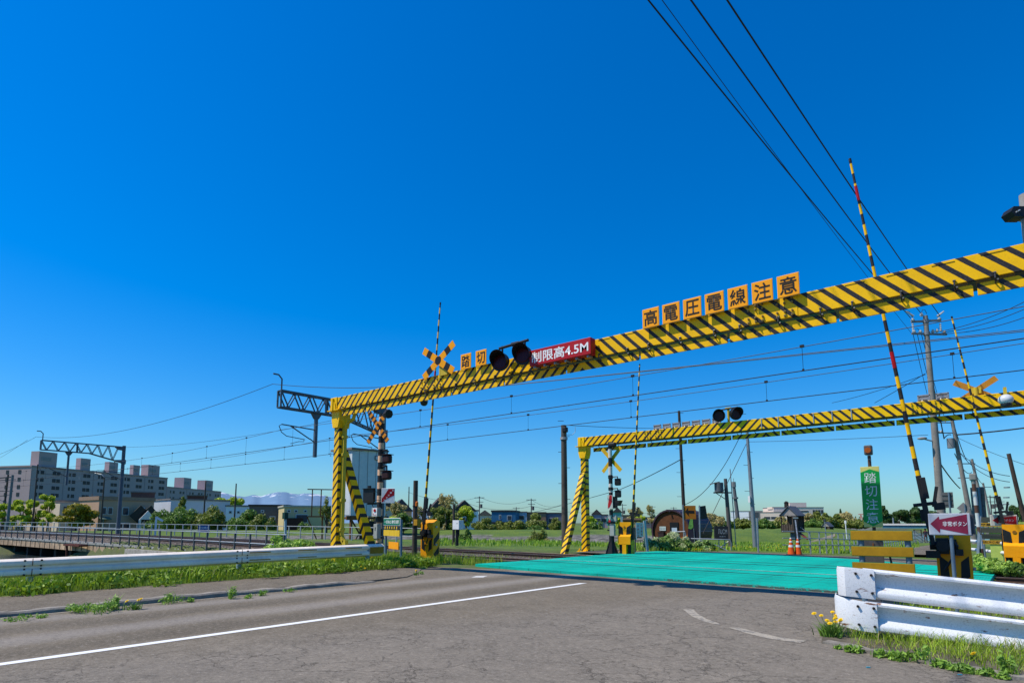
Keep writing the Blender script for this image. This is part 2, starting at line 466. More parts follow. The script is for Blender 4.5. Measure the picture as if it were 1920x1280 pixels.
# ================================================================ asphalt
def asphalt_mat(name, base=.15, cracks=True, lanes=True, tint=(1.20, 1., .74)):
    m, nt, b = new_mat(name)
    v = coord(nt); sp = nd(nt, 'ShaderNodeSeparateXYZ'); nt.links.new(v, sp.inputs[0])
    big = noise(nt, v, .45, 6, .62); med = noise(nt, v, 3.2, 6, .7); grain = noise(nt, v, 17, 5, .85); fine = noise(nt, v, 55, 3, .85)
    k = val(nt, 'ADD', val(nt, 'MULTIPLY', big, .5), val(nt, 'MULTIPLY', med, .5))
    c = ramp(nt, k, [(.34, tuple(base * .70 * t for t in tint)), (.52, tuple(base * 1. * t for t in tint)), (.68, tuple(base * 1.36 * t for t in tint))])
    x = val(nt, 'ADD', sp.outputs[0], val(nt, 'MULTIPLY', val(nt, 'SUBTRACT', noise(nt, v, .35, 3), .5), .5))
    if lanes:   # tyre-polished and dark bands that run along the road
        w = val(nt, 'SINE', val(nt, 'MULTIPLY', val(nt, 'ADD', x, 11.25), 2 * PI / 1.75))
        inside = val(nt, 'MULTIPLY', val(nt, 'GREATER_THAN', x, -11.2), val(nt, 'LESS_THAN', x, -7.9))
        f = val(nt, 'MULTIPLY', val(nt, 'MULTIPLY', w, inside), .6)
        c = mixc(nt, val(nt, 'MAXIMUM', f, 0), c, tuple(base * 1.7 * t for t in (1.12, 1, .88)))
        c = mixc(nt, val(nt, 'MAXIMUM', val(nt, 'MULTIPLY', f, -.8), 0), c, tuple(base * .5 * t for t in tint))
    if cracks:  # older coarse surfacing on the open side of the road
        old = ramp(nt, val(nt, 'ADD', val(nt, 'ADD', sp.outputs[0], val(nt, 'MULTIPLY', sp.outputs[1], -.38)), val(nt, 'MULTIPLY', big, 1.6)), [(0., 0.), (1., 1.)])
        q = val(nt, 'ADD', val(nt, 'ADD', x, val(nt, 'MULTIPLY', sp.outputs[1], -.30)), val(nt, 'MULTIPLY', med, .8))
        old = ramp(nt, val(nt, 'MULTIPLY', val(nt, 'ADD', q, 8.2), .25), [(0., 0.), (.35, 1.)])
        c = mixc(nt, val(nt, 'MULTIPLY', old, .55), c, mixc(nt, med, tuple(base * .85 * t for t in (1.12, 1., .86)), tuple(base * 1.7 * t for t in (1.14, 1., .84))))
    amt = .58
    c = mixc(nt, val(nt, 'MULTIPLY', ramp(nt, grain, [(.54, 0.), (.66, 1.)]), amt), c, (.40, .35, .29))
    c = mixc(nt, val(nt, 'MULTIPLY', ramp(nt, grain, [(.34, 1.), (.46, 0.)]), amt), c, (.030, .027, .025))
    c = mixc(nt, val(nt, 'MULTIPLY', ramp(nt, fine, [(.56, 0.), (.70, 1.)]), .55), c, (.36, .32, .27))
    c = mixc(nt, val(nt, 'MULTIPLY', ramp(nt, fine, [(.32, 1.), (.44, 0.)]), .5), c, (.03, .028, .026))
    h = val(nt, 'ADD', grain, fine)
    if cracks:
        wv = nd(nt, 'ShaderNodeVectorMath'); wv.operation = 'ADD'; nt.links.new(v, wv.inputs[0])
        sc = nd(nt, 'ShaderNodeVectorMath'); sc.operation = 'SCALE'; sc.inputs['Scale'].default_value = .5
        nt.links.new(noise(nt, v, 2.6, 6, .65, 'Color'), sc.inputs[0]); nt.links.new(sc.outputs[0], wv.inputs[1])
        cr = None
        for scl, wid, lo in ((.75, .0055, .46), (2.8, .017, .46), (6., .026, .50)):
            vo = nd(nt, 'ShaderNodeTexVoronoi'); vo.feature = 'DISTANCE_TO_EDGE'; vo.inputs['Scale'].default_value = scl; nt.links.new(wv.outputs[0], vo.inputs['Vector'])
            area = ramp(nt, noise(nt, v, .4 + scl * .1, 4), [(lo, 0.), (lo + .08, 1.)])
            t_ = val(nt, 'MULTIPLY', val(nt, 'MULTIPLY', ramp(nt, vo.outputs['Distance'], [(wid * .4, 1.), (wid, 0.)]), area), old)
            cr = t_ if cr is None else val(nt, 'MAXIMUM', cr, t_)
        c = mixc(nt, val(nt, 'MULTIPLY', cr, .62), c, (.034, .028, .023))
        h = val(nt, 'SUBTRACT', h, val(nt, 'MULTIPLY', cr, 1.5))
    nt.links.new(c, b.inputs['Base Color']); b.inputs['Roughness'].default_value = .95; b.inputs['Specular IOR Level'].default_value = .12
    bump(nt, b, h, .5, .014)
    MATS[name] = m; return m
ASP = asphalt_mat('asphalt')
WALK = asphalt_mat('walkway_asphalt', .14, False, False)
E_KR = [on_ground(1543, 1206), on_ground(1640, 1226), on_ground(1760, 1250), on_ground(1925, 1277)]
far_k = [Vector((2.2, 6.55, 0)), Vector((6, 6.9, 0)), Vector((14, 7.6, 0))]
near_edge = 13.42
flat('road', [(-11.42, -40), (60, -40), (60, 9), (14, 8.0)] + [(p.x, p.y + .05) for p in reversed(E_KR + far_k[:2])] + [(-1.1, 8.4), (-1.1, 9.6), (-1.1, near_edge), (-14.6, near_edge + .5), (-15.0, 12.9), (-13.9, 10.6), (-12.2, 8.6), (-11.42, 8.0)], ASP, z=0.)
GA = lambda x, y, o=0.: (x, y, grade(x) + o)
flat('road_beyond_crossing', [GA(-15.2, 22.6, -.012), GA(-12.8, 22.6, -.012), GA(-8, 24.8, -.012), GA(-.6, 22.4, -.012), GA(7, 22.4, -.012), GA(9, 27.6, -.03), GA(-1.8, 27.9, -.03), GA(-9.5, 28.6, -.02), GA(-15.2, 27.4, -.02)], asphalt_mat('far_asphalt', .12, False, False))
pth = [on_ground(1655, 1040, -.1), on_ground(1735, 1012, -.3), on_ground(1768, 1001, -.4), on_ground(1772, 997, -.4), on_ground(1800, 1003, -.4), on_ground(1790, 1018, -.3), on_ground(1800, 1046, -.1)]
LANE = flat('lane', [(p.x, p.y, tz(p.x, p.y) + .12) for p in pth], MATS['far_asphalt'])
# walkway and kerb on the far side of the carriageway
sw = [(-14.05, -40, .075), (-11.60, -40, .065), (-11.60, 7.6, .065), (-11.62, 8.9, .04), (-11.9, 10.2, .02), (-12.8, 11.4, .015), (-13.6, 12.2, .02), (-14.05, 12.2, .05)]
mb = MB(); mb.add(sw + [(x, y, -.1) for x, y, z in sw], [tuple(range(8))] + [(i, (i + 1) % 8, (i + 1) % 8 + 8, i + 8) for i in range(8)])
sw_ = mb.build('sidewalk', WALK, kind='structure'); bm = bmesh.new(); bm.from_mesh(sw_.data); bmesh.ops.triangulate(bm, faces=bm.faces[:]); bm.to_mesh(sw_.data); bm.free()
CONC = pm('kerb_concrete', (.30, .265, .22), .95, var=.35, scale=5, bmp=.5)
mb = MB()
ys = np.linspace(-40, 8.9, 200)
pr = [(0, -.06), (.01, .05), (.035, .075), (.17, .078), (.17, -.06)]
mb.sweep(pr, [(-11.46 + .012 * math.sin(y * 3.1) , y, .014 * math.sin(y * 1.7) + .01 * math.sin(y * 7.3) - max(0, y - 7.6) * .05) for y in ys][::-1], closed=True)
mb.build('kerb', CONC, kind='structure')
mb = MB()
path = [Vector((p.x, p.y, -.01)) for p in E_KR + far_k]
sub = []
for a, c in zip(path[:-1], path[1:]):
    for i in range(6): sub.append(a.lerp(c, i / 6) + Vector((0, .03 * random.uniform(-1, 1), .012 * random.uniform(-1, 1))))
mb.sweep([(0, -.05), (0, .045), (-.13, .05), (-.13, -.05)], sub, closed=True)
mb.build('kerb', pm('worn_kerb_concrete', (.25, .225, .19), .95, var=.4, scale=6, bmp=.5), kind='structure')

# painted markings
def paint_mat(name, col, wear=.5, sc=6.):
    m, nt, b = new_mat(name); v = coord(nt)
    n1 = noise(nt, v, sc, 6, .7); n2 = noise(nt, v, 60, 2, .7)
    k = val(nt, 'ADD', val(nt, 'MULTIPLY', n1, .65), val(nt, 'MULTIPLY', n2, .35))
    c = mixc(nt, ramp(nt, k, [(wear, 0.), (wear + .06, 1.)]), col, (.13, .12, .11))
    c = mixc(nt, val(nt, 'MULTIPLY', n2, .35), c, tuple(x * .6 for x in col))
    nt.links.new(c, b.inputs['Base Color']); b.inputs['Roughness'].default_value = .8
    return m
WHITE = paint_mat('road_paint', (.80, .79, .77), .60)
FADED = paint_mat('worn_paint', (.40, .345, .265), .50, 7.)
flat('centre_line', [(-7.74, -40), (-7.60, -40), (-7.60, 11.85), (-7.74, 11.75)], WHITE, z=.004)
dd = [on_ground(*p) for p in ((883, 1082), (893, 1079.5), (914, 1079.2), (906, 1082))]
flat('road_marking', [(p.x, p.y) for p in dd], paint_mat('chipped_paint', (.66, .64, .60), .54), z=.004)
flat('road_edge_line', [(-11.34, -40), (-11.29, -40), (-11.29, 6.2), (-11.34, 6.2)], FADED, z=.004)
cv = [on_ground(*p) for p in ((1281, 1142), (1297, 1155), (1322, 1166), (1352, 1172))]; cw = [on_ground(*p) for p in ((1347, 1168), (1325, 1160), (1308, 1150), (1300, 1142))]
flat('road_marking', [(p.x, p.y) for p in cv + cw], FADED, z=.004)
cv = [on_ground(*p) for p in ((1366, 1176), (1400, 1187), (1440, 1197), (1500, 1205))]; cw = [on_ground(*p) for p in ((1512, 1201), (1460, 1194), (1420, 1185), (1385, 1176))]
flat('road_marking', [(p.x, p.y) for p in cv + cw], FADED, z=.004)

# soil verge around the guard rail on the near side
SOIL = pm('verge_soil', (.135, .115, .085), .98, var=.5, scale=3, bmp=.6)
flat('verge', [(p.x - (.12 if i == 0 else 0), p.y + .02) for i, p in enumerate([E_KR[0] + Vector((.1, .0, 0))] + E_KR[1:] + far_k)] + [(60, 8.4), (60, 13.2), (-1.1, 13.2), (-1.70, 11.5), (-1.80, 9.6), (-1.90, 8.2), (-1.84, 7.9)], SOIL, z=.009)
flat('verge', [(-14.05, -40, .07), (-14.05, 12.0, .05), (-14.6, 13.2, .03), (-20, 14.4, .05), (-20, -40, .03)], pm('grassy_soil', (.05, .075, .02), .98, var=.5, scale=4, bmp=.5))

# ================================================================ level crossing deck
m, nt, b = new_mat('turquoise_deck'); v = coord(nt); sp = nd(nt, 'ShaderNodeSeparateXYZ'); nt.links.new(v, sp.inputs[0])
n1 = noise(nt, v, .8, 6, .6); n2 = noise(nt, v, 9, 5, .7); n3 = noise(nt, v, 40, 3)
c = mixc(nt, n1, (.001, .40, .29), (.002, .50, .37)); c = mixc(nt, ramp(nt, n2, [(.45, 0.), (.8, .6)]), c, (.006, .20, .175))
edge = val(nt, 'MULTIPLY', val(nt, 'GREATER_THAN', sp.outputs[0], -6.5), ramp(nt, val(nt, 'SUBTRACT', sp.outputs[1], 13.3), [(.0, .26), (.7, 0.)]))
w = val(nt, 'GREATER_THAN', val(nt, 'ADD', val(nt, 'ADD', val(nt, 'MULTIPLY', n2, .6), val(nt, 'MULTIPLY', n3, .4)), edge), .70)
wx = nd(nt, 'ShaderNodeMapping'); wx.inputs['Scale'].default_value = (.5, 3.2, 1); nt.links.new(v, wx.inputs[0])
w2 = val(nt, 'GREATER_THAN', noise(nt, wx.outputs[0], 1.3, 6, .68), .67)
ty = val(nt, 'POWER', val(nt, 'ABSOLUTE', val(nt, 'SINE', val(nt, 'MULTIPLY', val(nt, 'ADD', sp.outputs[0], val(nt, 'MULTIPLY', n1, .8)), PI / 1.75))), 3.)
c = mixc(nt, val(nt, 'MULTIPLY', val(nt, 'MULTIPLY', ty, n2), .55), c, (.004, .15, .13))
pn = val(nt, 'FRACT', val(nt, 'DIVIDE', sp.outputs[0], 1.2)); c = mixc(nt, val(nt, 'MULTIPLY', val(nt, 'LESS_THAN', pn, .02), .6), c, (.02, .06, .055))
c = mixc(nt, val(nt, 'MULTIPLY', val(nt, 'MAXIMUM', w, w2), .9), c, (.075, .068, .06))
br = nd(nt, 'ShaderNodeTexChecker'); br.inputs['Scale'].default_value = 26; mp = nd(nt, 'ShaderNodeMapping'); mp.inputs['Rotation'].default_value = (0, 0, R(45)); nt.links.new(v, mp.inputs[0]); nt.links.new(mp.outputs[0], br.inputs['Vector'])
tred = val(nt, 'MULTIPLY', br.outputs['Fac'], ramp(nt, noise(nt, v, .25, 2), [(.42, 0.), (.5, 1.)]))
c = mixc(nt, val(nt, 'MULTIPLY', tred, .4), c, (.004, .22, .18))
nt.links.new(c, b.inputs['Base Color']); b.inputs['Roughness'].default_value = .75; b.inputs['Specular IOR Level'].default_value = .12
bump(nt, b, val(nt, 'ADD', n2, val(nt, 'MULTIPLY', tred, .5)), .4, .012)
GREEN = m
RAILS = [16.32, 17.39, 19.87, 20.94]
dk = [(-13.1, 14.0), (-9.5, 13.62), (-6.6, 13.46), (-4.2, 13.38), (-2.4, 13.3), (-1.2, 13.3), (-.6, 14.5), (-.5, 22.2), (-1.9, 23.4), (-4.7, 25.5), (-8, 26.1), (-12.7, 25.7), (-13.0, 21.5), (-12.9, 17.6)]
mb = MB(); n = len(dk)
mb.add([GA(x, y, .014) for x, y in dk] + [(x, y, -.08) for x, y in dk], [tuple(range(n))] + [(i, (i + 1) % n, (i + 1) % n + n, i + n) for i in range(n)])
mb.build('crossing_deck', GREEN, kind='structure')
GROOVE = pm('groove', (.035, .032, .03), .9)
for y in RAILS:
    flat('flangeway_slot', [GA(-13.05, y - .05, .0185), GA(-.5, y - .05, .0185), GA(-.5, y + .05, .0185), GA(-13.05, y + .05, .0185)], GROOVE)
for y, x0, x1, wd in ((15.05, -13, -.6, .018), (15.75, -13, -.6, .02), (18.45, -13, -.6, .022), (19.1, -13, -.6, .02), (22.1, -13, -.6, .02), (23.6, -12.9, -2, .016), (14.35, -13, -.8, .012)):
    flat('deck_joint', [GA(x0, y, .0185), GA(x1, y, .0185), GA(x1, y + wd, .0185), GA(x0, y + wd, .0185)], GROOVE)

# ================================================================ railway
BAL = None
m, nt, b = new_mat('ballast'); v = coord(nt)
vo = nd(nt, 'ShaderNodeTexVoronoi'); vo.inputs['Scale'].default_value = 14; nt.links.new(v, vo.inputs['Vector'])
sx = nd(nt, 'ShaderNodeSeparateColor'); nt.links.new(vo.outputs['Color'], sx.inputs[0])
c = ramp(nt, sx.outputs[0], [(0., (.06, .042, .03)), (.5, (.20, .145, .105)), (.8, (.32, .24, .18)), (1., (.42, .34, .27))])
c = mixc(nt, ramp(nt, noise(nt, v, .7, 4), [(.35, 0.), (.7, .45)]), c, (.10, .066, .044))
c = mixc(nt, val(nt, 'GREATER_THAN', vo.outputs['Distance'], .52), c, (.012, .01, .009))
nt.links.new(c, b.inputs['Base Color']); b.inputs['Roughness'].default_value = .95
bump(nt, b, val(nt, 'SUBTRACT', 1., vo.outputs['Distance']), 1., .06)
BAL = m
def tpath(y, x0, x1, z=0., n=60):
    return [Vector((x, y + bend(x), grade(x) + z)) for x in np.linspace(x0, x1, n)]
for x0, x1 in ((-150, -13.1), (-.45, 70)):
    mb = MB(); mb.sweep([(4.0, -.45), (3.0, -.16), (2.85, -.11), (-2.85, -.11), (-3.0, -.16), (-4.0, -.45)], tpath(18.63, x0, x1, 0, 80)[::-1])
    for i, p in enumerate(mb.v): mb.v[i] = (p[0], p[1], p[2] + random.uniform(-.03, .03))
    mb.build('track_bed', BAL, kind='structure')
RUST = pm('rail_rust', (.095, .052, .032), .75, .3, var=.4, scale=4); POL = pm('rail_head', (.16, .12, .10), .4, .8)
for y, d in zip(RAILS, ('rusty rail bordering the verge side of the two tracks', 'second rusty rail from the verge, inner rail of the first track', 'inner rail of the farther track across the ballast', 'outermost rusty rail by the river side of the tracks')):
    t = thing('railway_rail', d, 'rail', (-40, y, grade(-40)), group='rails of the two tracks')
    for x0, x1 in ((-150, -13.05), (-.48, 70)):
        mb = MB(); mb.sweep([(-.06, -.14), (.06, -.14), (.06, -.125), (.012, -.115), (.012, -.045), (.034, -.04), (.034, -.008), (-.034, -.008), (-.034, -.04), (-.012, -.045), (-.012, -.115), (-.06, -.125)], tpath(y, x0, x1), closed=True)
        mb.build('rail', RUST, t, world=True)
        mb = MB(); mb.sweep([(-.032, -.0075), (.032, -.0075), (.028, 0), (-.028, 0)], tpath(y, x0, x1), closed=True); mb.build('rail_head', POL, t, world=True)
    mb = MB(); mb.sweep([(-.022, .0), (.022, .0)], [(-13.0, y, grade(-13) + .0225), (-6, y, grade(-6) + .0225), (-.55, y, grade(-.55) + .0225)]); mb.build('rail_head', pm('rail_sky_glare', (.75, .78, .76), .5) if abs(y - 17.39) < .1 else POL, t, world=True)  # one head is coloured pale to paint its sky reflection

ft = [(1372, 1018), (1420, 1014.5), (1470, 1010.5), (1520, 1007), (1566, 1004)]; fb = [(1566, 1005), (1520, 1008.6), (1470, 1013), (1420, 1017), (1372, 1021)]
fpts = [on_ground(x, y, -.38) for x, y in ft + fb]
flat('footpath', [(p.x, p.y, tz(p.x, p.y) + .06) for p in fpts], pm('footpath_earth', (.26, .22, .15), .95, var=.3))
# ================================================================ shared object materials
YELLOW = pm('yellow_paint', YEL, .45, var=.14, scale=2.5, rust=(.10, .06, .02), rust_amt=.70)
YEL_OLD = pm('aged_yellow_paint', (.56, .40, .03), .5, var=.2)
BLACK = pm('black_paint', (.018, .018, .019), .45, var=.25)
ORANGE = pm('orange_paint', (.95, .36, .003), .42, var=.14, scale=2.2, rust=(.11, .05, .015), rust_amt=.70)
SIGN_ORANGE = pm('reflective_orange', (.98, .36, .0005), .5, var=.08)
STEEL = pm('galvanised_steel', (.33, .35, .37), .45, .55, var=.25, scale=4)
BLUEGREY = pm('blue_grey_paint', (.13, .19, .24), .5, var=.18, rust=(.13, .07, .04), rust_amt=.72)
PALEBLUE = pm('pale_blue_post', (.27, .38, .42), .5, var=.15, rust=(.16, .09, .05), rust_amt=.70)
DARKST = pm('dark_steel', (.05, .055, .065), .5, .3, var=.3)
CONCR = pm('pole_concrete', (.26, .235, .21), .9, var=.25, scale=2, bmp=.2)
DKCONC = pm('dark_pole', (.075, .06, .05), .85, var=.3, scale=2)
RED = pm('red_panel', (.40, .008, .014), .45, var=.12)
WHITEP = pm('white_paint', (.72, .72, .72), .5, var=.10, rust=(.22, .09, .04), rust_amt=.72)
LETW = pm('white_letters', (.80, .80, .80), .6, var=.06)
LETB = pm('black_letters', (.012, .010, .010), .6, var=.1)
RUSTY = pm('rusty_steel', (.20, .085, .035), .9, var=.5, scale=5)
GREYP = pm('grey_box_paint', (.35, .36, .33), .6, var=.15, rust=(.15, .1, .05), rust_amt=.7)
LENS = pm('dark_red_lens', (.055, .006, .005), .25, var=.3)
GAN = stripe_mat('gantry_stripes', 'chevron', .283, .36)
GCOL = stripe_mat('column_stripes', 'z-x', .285, .36)
GCOL2 = stripe_mat('brace_stripes', 'z-x', .31, .40)
BOLT = pm('bolt_steel', (.30, .20, .05), .5, .3)

USHADE = stripe_mat('underside_shade_stripes', 'chevron', .283, .36, (.20, .085, .004), (.012, .011, .011))  # darkened stripe colours paint the shade under the beam
def gantry(name, label, X0, Y0, zf, front, strips, braceY, HW=9.72, GAN=GAN, bz=0.):
    """striped height-limit portal; front = side (+1/-1 in y) on which the warning strips and lettering stand"""
    t = thing(name, label, 'gantry', (X0, Y0, zf), group='height limit gantries over the crossing')
    mb = MB(); mb.box((0, .28, 5.275), (HW * 2 - .14, .56, .41), bev=.008); mb.build('beam', GAN, t)
    mb = MB(); mb.box((0, .28, 5.066), (HW * 2 - 1.2, .53, .006)); mb.build('underside_shade', USHADE, t)  # thin added plate carrying the painted underside shade
    mb = MB()
    for sx in np.arange(-HW + .42, HW - .3, .62): mb.box((sx, -.0045, 5.435), (.3, .005, .006))
    mb.build('beam_seam', BLACK, t)
    for i, (a, c) in enumerate(strips):
        w = MB(); y = .075 if front < 0 else .50
        w.box(((a + c) / 2 - X0, y, 4.935 if front < 0 else 4.90), (c - a, .035, .185), bev=.004)
        s = w.build('warning_strip', GAN, t)
        for q in (.12, .5, .88):
            h = MB(); hx = a + (c - a) * q - X0; hy = -.02 if front < 0 else .46
            h.tube([(hx, hy + .02, 5.11), (hx, hy - .03, 5.09), (hx, hy - .035, 5.03), (hx, hy + .03, 4.985), (hx, hy + .075, 4.97)], .011, 6)
            h.cyl((hx - .02, hy, 5.12), (hx + .02, hy, 5.12), .016, n=8); h.cyl((hx + .03, hy - .035, 5.0), (hx + .03, hy + .03, 4.98), .014, n=8)
            h.build('hook', DARKST, s)
    for sx in (-1, 1):
        cx = sx * HW
        mb = MB(); mb.box((cx, .28, 2.25), (.28, .30, 4.9), bev=.01); mb.build('column', GCOL, t)
        mb = MB(); y1 = braceY - Y0
        mb.bar((cx, .28 + (.1 if y1 > 0 else -.1), 3.75), (cx, y1, -.25), .26, .24, up=(1, 0, 0)); mb.build('brace', GCOL2, t)
        mb = MB()
        mb.box((cx, .28, 5.275), (.36, .62, .44), bev=.01)
        mb.prism([(-.22 + cx, 5.05), (cx + .22, 5.05), (cx + .21, 4.75), (cx + .14, 4.50), (cx - .14, 4.50), (cx - .21, 4.75)], 'y', .06, .50)
        mb.box((cx, .28, 5.065), (.62, .68, .03))
        for dy in (-.05, .61): mb.prism([(cx - .16, 5.08), (cx + .16, 5.08), (cx + .10, 5.30), (cx, 5.42), (cx - .10, 5.30)], 'y', dy - .012, dy + .012)
        mb.bar((cx - sx * .0, .28, 5.06), (cx, .28, 5.46), .05, .74)
        mb.build('corner_bracket', YELLOW, t)
        mb = MB(); mb.box((cx, .28, .03 + bz), (.62, .62, .05))
        for a in (-1, 1):
            for b_ in (-1, 1): mb.cyl((cx + a * .25, .28 + b_ * .25, .05 + bz), (cx + a * .25, .28 + b_ * .25, .12 + bz), .025, n=6)
        mb.prism([(cx - .3, .055), (cx - .2, .055), (cx - .2, .3)], 'y', .05, .08); mb.prism([(cx + .3, .055), (cx + .2, .055), (cx + .2, .3)], 'y', .05, .08)
        mb.build('base_plate', YELLOW, t)
    return t

G1 = gantry('height_limit_gantry', 'black and yellow striped portal carrying the seven orange character plates and red sign', -7.4, 11.4, 0, -1,
            [(-17.0 + .25, -15.52)] + [(-15.49 + 1.91 * k + .025, -13.58 + 1.91 * k - .025) for k in range(9)], 13.35, 9.72, GAN, -.14)
G1.location = (-6.62, 10.2, .14); G1.scale = (.895, .895, .895)  # gantry and its fittings scaled about the camera, results baked as plain numbers
# splice plates with bolt heads on its face
for bx in (-12.42, -3.22):
    mb = MB(); mb.box((bx + 7.4, -.006, 5.275), (.95, .008, .38)); sp_ = mb.build('splice_plate', GAN, G1)
    mb = MB()
    for i in range(7):
        if i == 3: continue
        for j in (0, 1, 3, 4):
            x, z = bx + 7.4 - .39 + i * .13, 5.12 + j * .078
            mb.cyl((x, -.008, z), (x, -.035, z), .022, n=6); mb.cyl((x, -.035, z), (x, -.06, z), .011, n=6)
    mb.build('bolt', BOLT, sp_)
# cable duct on the road side of the column
mb = MB(); cx = -9.72
mb.tube([(cx + .85, .2, 5.05), (cx + .85, .2, 4.83), (cx + .8, .2, 4.72), (cx + .5, .25, 4.66), (cx + .35, .28, 4.6), (cx + .21, .30, 4.42)], .06, 8)
mb.bar((cx + .20, .30, 4.5), (cx + .20, .30, .92), .115, .12); mb.bar((cx + .20, .30, .93), (cx + .36, .30, .74), .12, .12); mb.box((cx + .42, .30, .74), (.16, .12, .14))
for z in (4.2, 3.6, 2.1, 1.15): mb.box((cx + .18, .30, z), (.18, .19, .10), bev=.01)
mb.build('cable_duct', YEL_OLD, G1)

GAN2 = stripe_mat('far_gantry_stripes', 'chevron', .325, .36)
strips2 = [(-15.25, -12.5)] + [(-12.45 + 1.9 * k + .025, -10.55 + 1.9 * k - .025) for k in range(7)]
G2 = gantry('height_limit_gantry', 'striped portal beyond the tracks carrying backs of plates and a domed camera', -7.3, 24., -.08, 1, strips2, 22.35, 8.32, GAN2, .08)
for bx in (-11.9, -2.0):
    mb = MB()
    for i in range(7):
        if i == 3: continue
        for j in (0, 1, 3, 4):
            x, z = bx + 7.3 - .39 + i * .13, 5.12 + j * .078
            mb.cyl((x, 0, z), (x, -.05, z), .016, n=6)
    mb.build('bolt', DARKST, G2)
mb = MB()
for i in range(6): mb.box((i * .62, -.012, 5.275), (.035, .02, .38))
mb.build('panel_frame', STEEL, G2)

# ---------------------------------------------------------------- character plates standing on the near beam
def plate(ch, x, label, w=.332, h=.364, z=5.19):
    t = thing('character_plate', label, 'sign plate', (x, 10.105, z), group='orange character plates on the near gantry')
    mb = MB(); mb.box((0, 0, 0), (w, .012, h), bev=.005)
    mb.build('panel', SIGN_ORANGE, t)
    mb = MB(); mb.box((0, .005, 0), (w + .008, .008, h + .008)); mb.build('rim', pm('plate_rim', (.75, .55, .25), .5), t)
    lettering(ch, w * .80, h * .80, LETB, t, (0, -.0085, 0), .016, name='lettering')
    for q in (-.11, .11):
        mb = MB(); mb.box((q, .028, -.05), (.03, .03, .25)); mb.build('bracket', STEEL, t)
    return t
ordn = ['at the end next to the red sign', 'second from the red sign, reading', 'third from the red sign, reading', 'middle one of seven, reading', 'fifth from the red sign, reading', 'sixth from the red sign, reading', 'farthest of seven from the red sign, reading']
for i, ch in enumerate('高電圧電線注意'):
    plate(ch, -4.99 + .406 * i, 'orange plate with black character %s, %s' % (ch, ('one next to the red sign' if i == 0 else ['', 'second', 'third', 'fourth', 'fifth', 'sixth', 'seventh'][i] + ' from the red sign')))
plate('踏', -9.81, 'small orange plate reading 踏 beside the striped cross on the beam')
plate('切', -9.32, 'small orange plate reading 切 beside the twin black lamps')

t = thing('height_limit_sign', 'long red box sign with white lettering 制限高4.5M on the striped beam', 'sign', (-7.0, 10.05, 4.863)); t.scale = (.895, .895, .895)
mb = MB(); mb.box((0, 0, 0), (1.72, .20, .38), bev=.006); mb.build('sign_box', RED, t)
lettering('制限高4.5M', 1.60, .27, LETW, t, (0, -.104, 0), .014)
mb = MB()
for q in np.linspace(-.75, .75, 6): mb.cyl((q, 0, .19), (q, 0, .225), .012, n=6); mb.box((q, .03, -.21), (.06, .16, .03)); mb.cyl((q, -.06, -.2), (q, -.06, -.25), .014, n=6)
mb.build('fixing', STEEL, t)

CRS = None
def cross_mat(name, c1, c2):
    m, nt, b = new_mat(name); v = coord(nt); sp = nd(nt, 'ShaderNodeSeparateXYZ'); nt.links.new(v, sp.inputs[0])
    r = val(nt, 'SQRT', val(nt, 'ADD', val(nt, 'MULTIPLY', sp.outputs[0], sp.outputs[0]), val(nt, 'MULTIPLY', sp.outputs[2], sp.outputs[2])))
    k = val(nt, 'MAXIMUM', val(nt, 'LESS_THAN', r, .125), val(nt, 'MULTIPLY', val(nt, 'GREATER_THAN', r, .33), val(nt, 'LESS_THAN', r, .53)))
    n = noise(nt, v, 6, 5)
    nt.links.new(mixc(nt, k, mixc(nt, n, c1, tuple(x * .75 for x in c1)), c2), b.inputs['Base Color']); b.inputs['Roughness'].default_value = .5; b.inputs['Specular IOR Level'].default_value = .15
    return m
CRS = cross_mat('crossbuck_bands', (.96, .37, .002), (.02, .018, .018))
def crossbuck_mesh(parent, loc, L=.72, w=.2, ang=33, m=None, y=0., back=False):
    for k, s in enumerate((1, -1)):
        mb = MB(); mb.box((0, .014 * k, 0), (2 * L, .012, w), rot=(0, R(ang) * s, 0))
        o = mb.build('cross_arm', m or CRS, parent); o.location = loc
t = thing('crossbuck', 'orange and black diagonal cross standing on the striped beam', 'crossing sign', (-10.775, 10.11, 5.378)); t.scale = (.895, .895, .895)
crossbuck_mesh(t, (0, 0, 0))
mb = MB(); mb.cyl((.02, .1, -.5), (.02, .1, .12), .06, n=12); mb.cyl((.06, .02, 0), (.06, .1, 0), .05); mb.box((.16, .12, -.32), (.3, .14, .22)); mb.build('post', YEL_OLD, t)

def lamp(mbs, c, yaw, tilt=0., r=.255):
    """big round railway warning lamp: backing disc, hood, lens; faces -Y turned by yaw"""
    Mz = Matrix.Rotation(yaw, 3, 'Z') @ Matrix.Rotation(tilt, 3, 'X'); c = Vector(c)
    body, hood, lens = mbs
    T = lambda p: c + Mz @ Vector(p)
    body.cyl(T((0, .14, 0)), T((0, .02, 0)), r * .55, r * .95, n=24); body.cyl(T((0, .02, 0)), T((0, -.01, 0)), r, r, n=28)
    n = 22; P = []; fs = []
    for i in range(n + 1):
        A = R(-25) + R(230) * i / n
        Lh = .34 * (.25 + .75 * math.sin(max(0, min(PI, PI * i / n))) ** .6)
        for rr, yy in ((r * .93, -.01), (r * .90, -Lh), (r * .87, -Lh), (r * .89, -.01)):
            P.append(T((rr * math.cos(A), yy, rr * math.sin(A))))
    for i in range(n):
        for k in range(3): fs.append((i * 4 + k, i * 4 + k + 1, (i + 1) * 4 + k + 1, (i + 1) * 4 + k))
    hood.add(P, fs)
    lens.cyl(T((0, -.012, 0)), T((0, -.035, 0)), r * .80, r * .72, n=24)
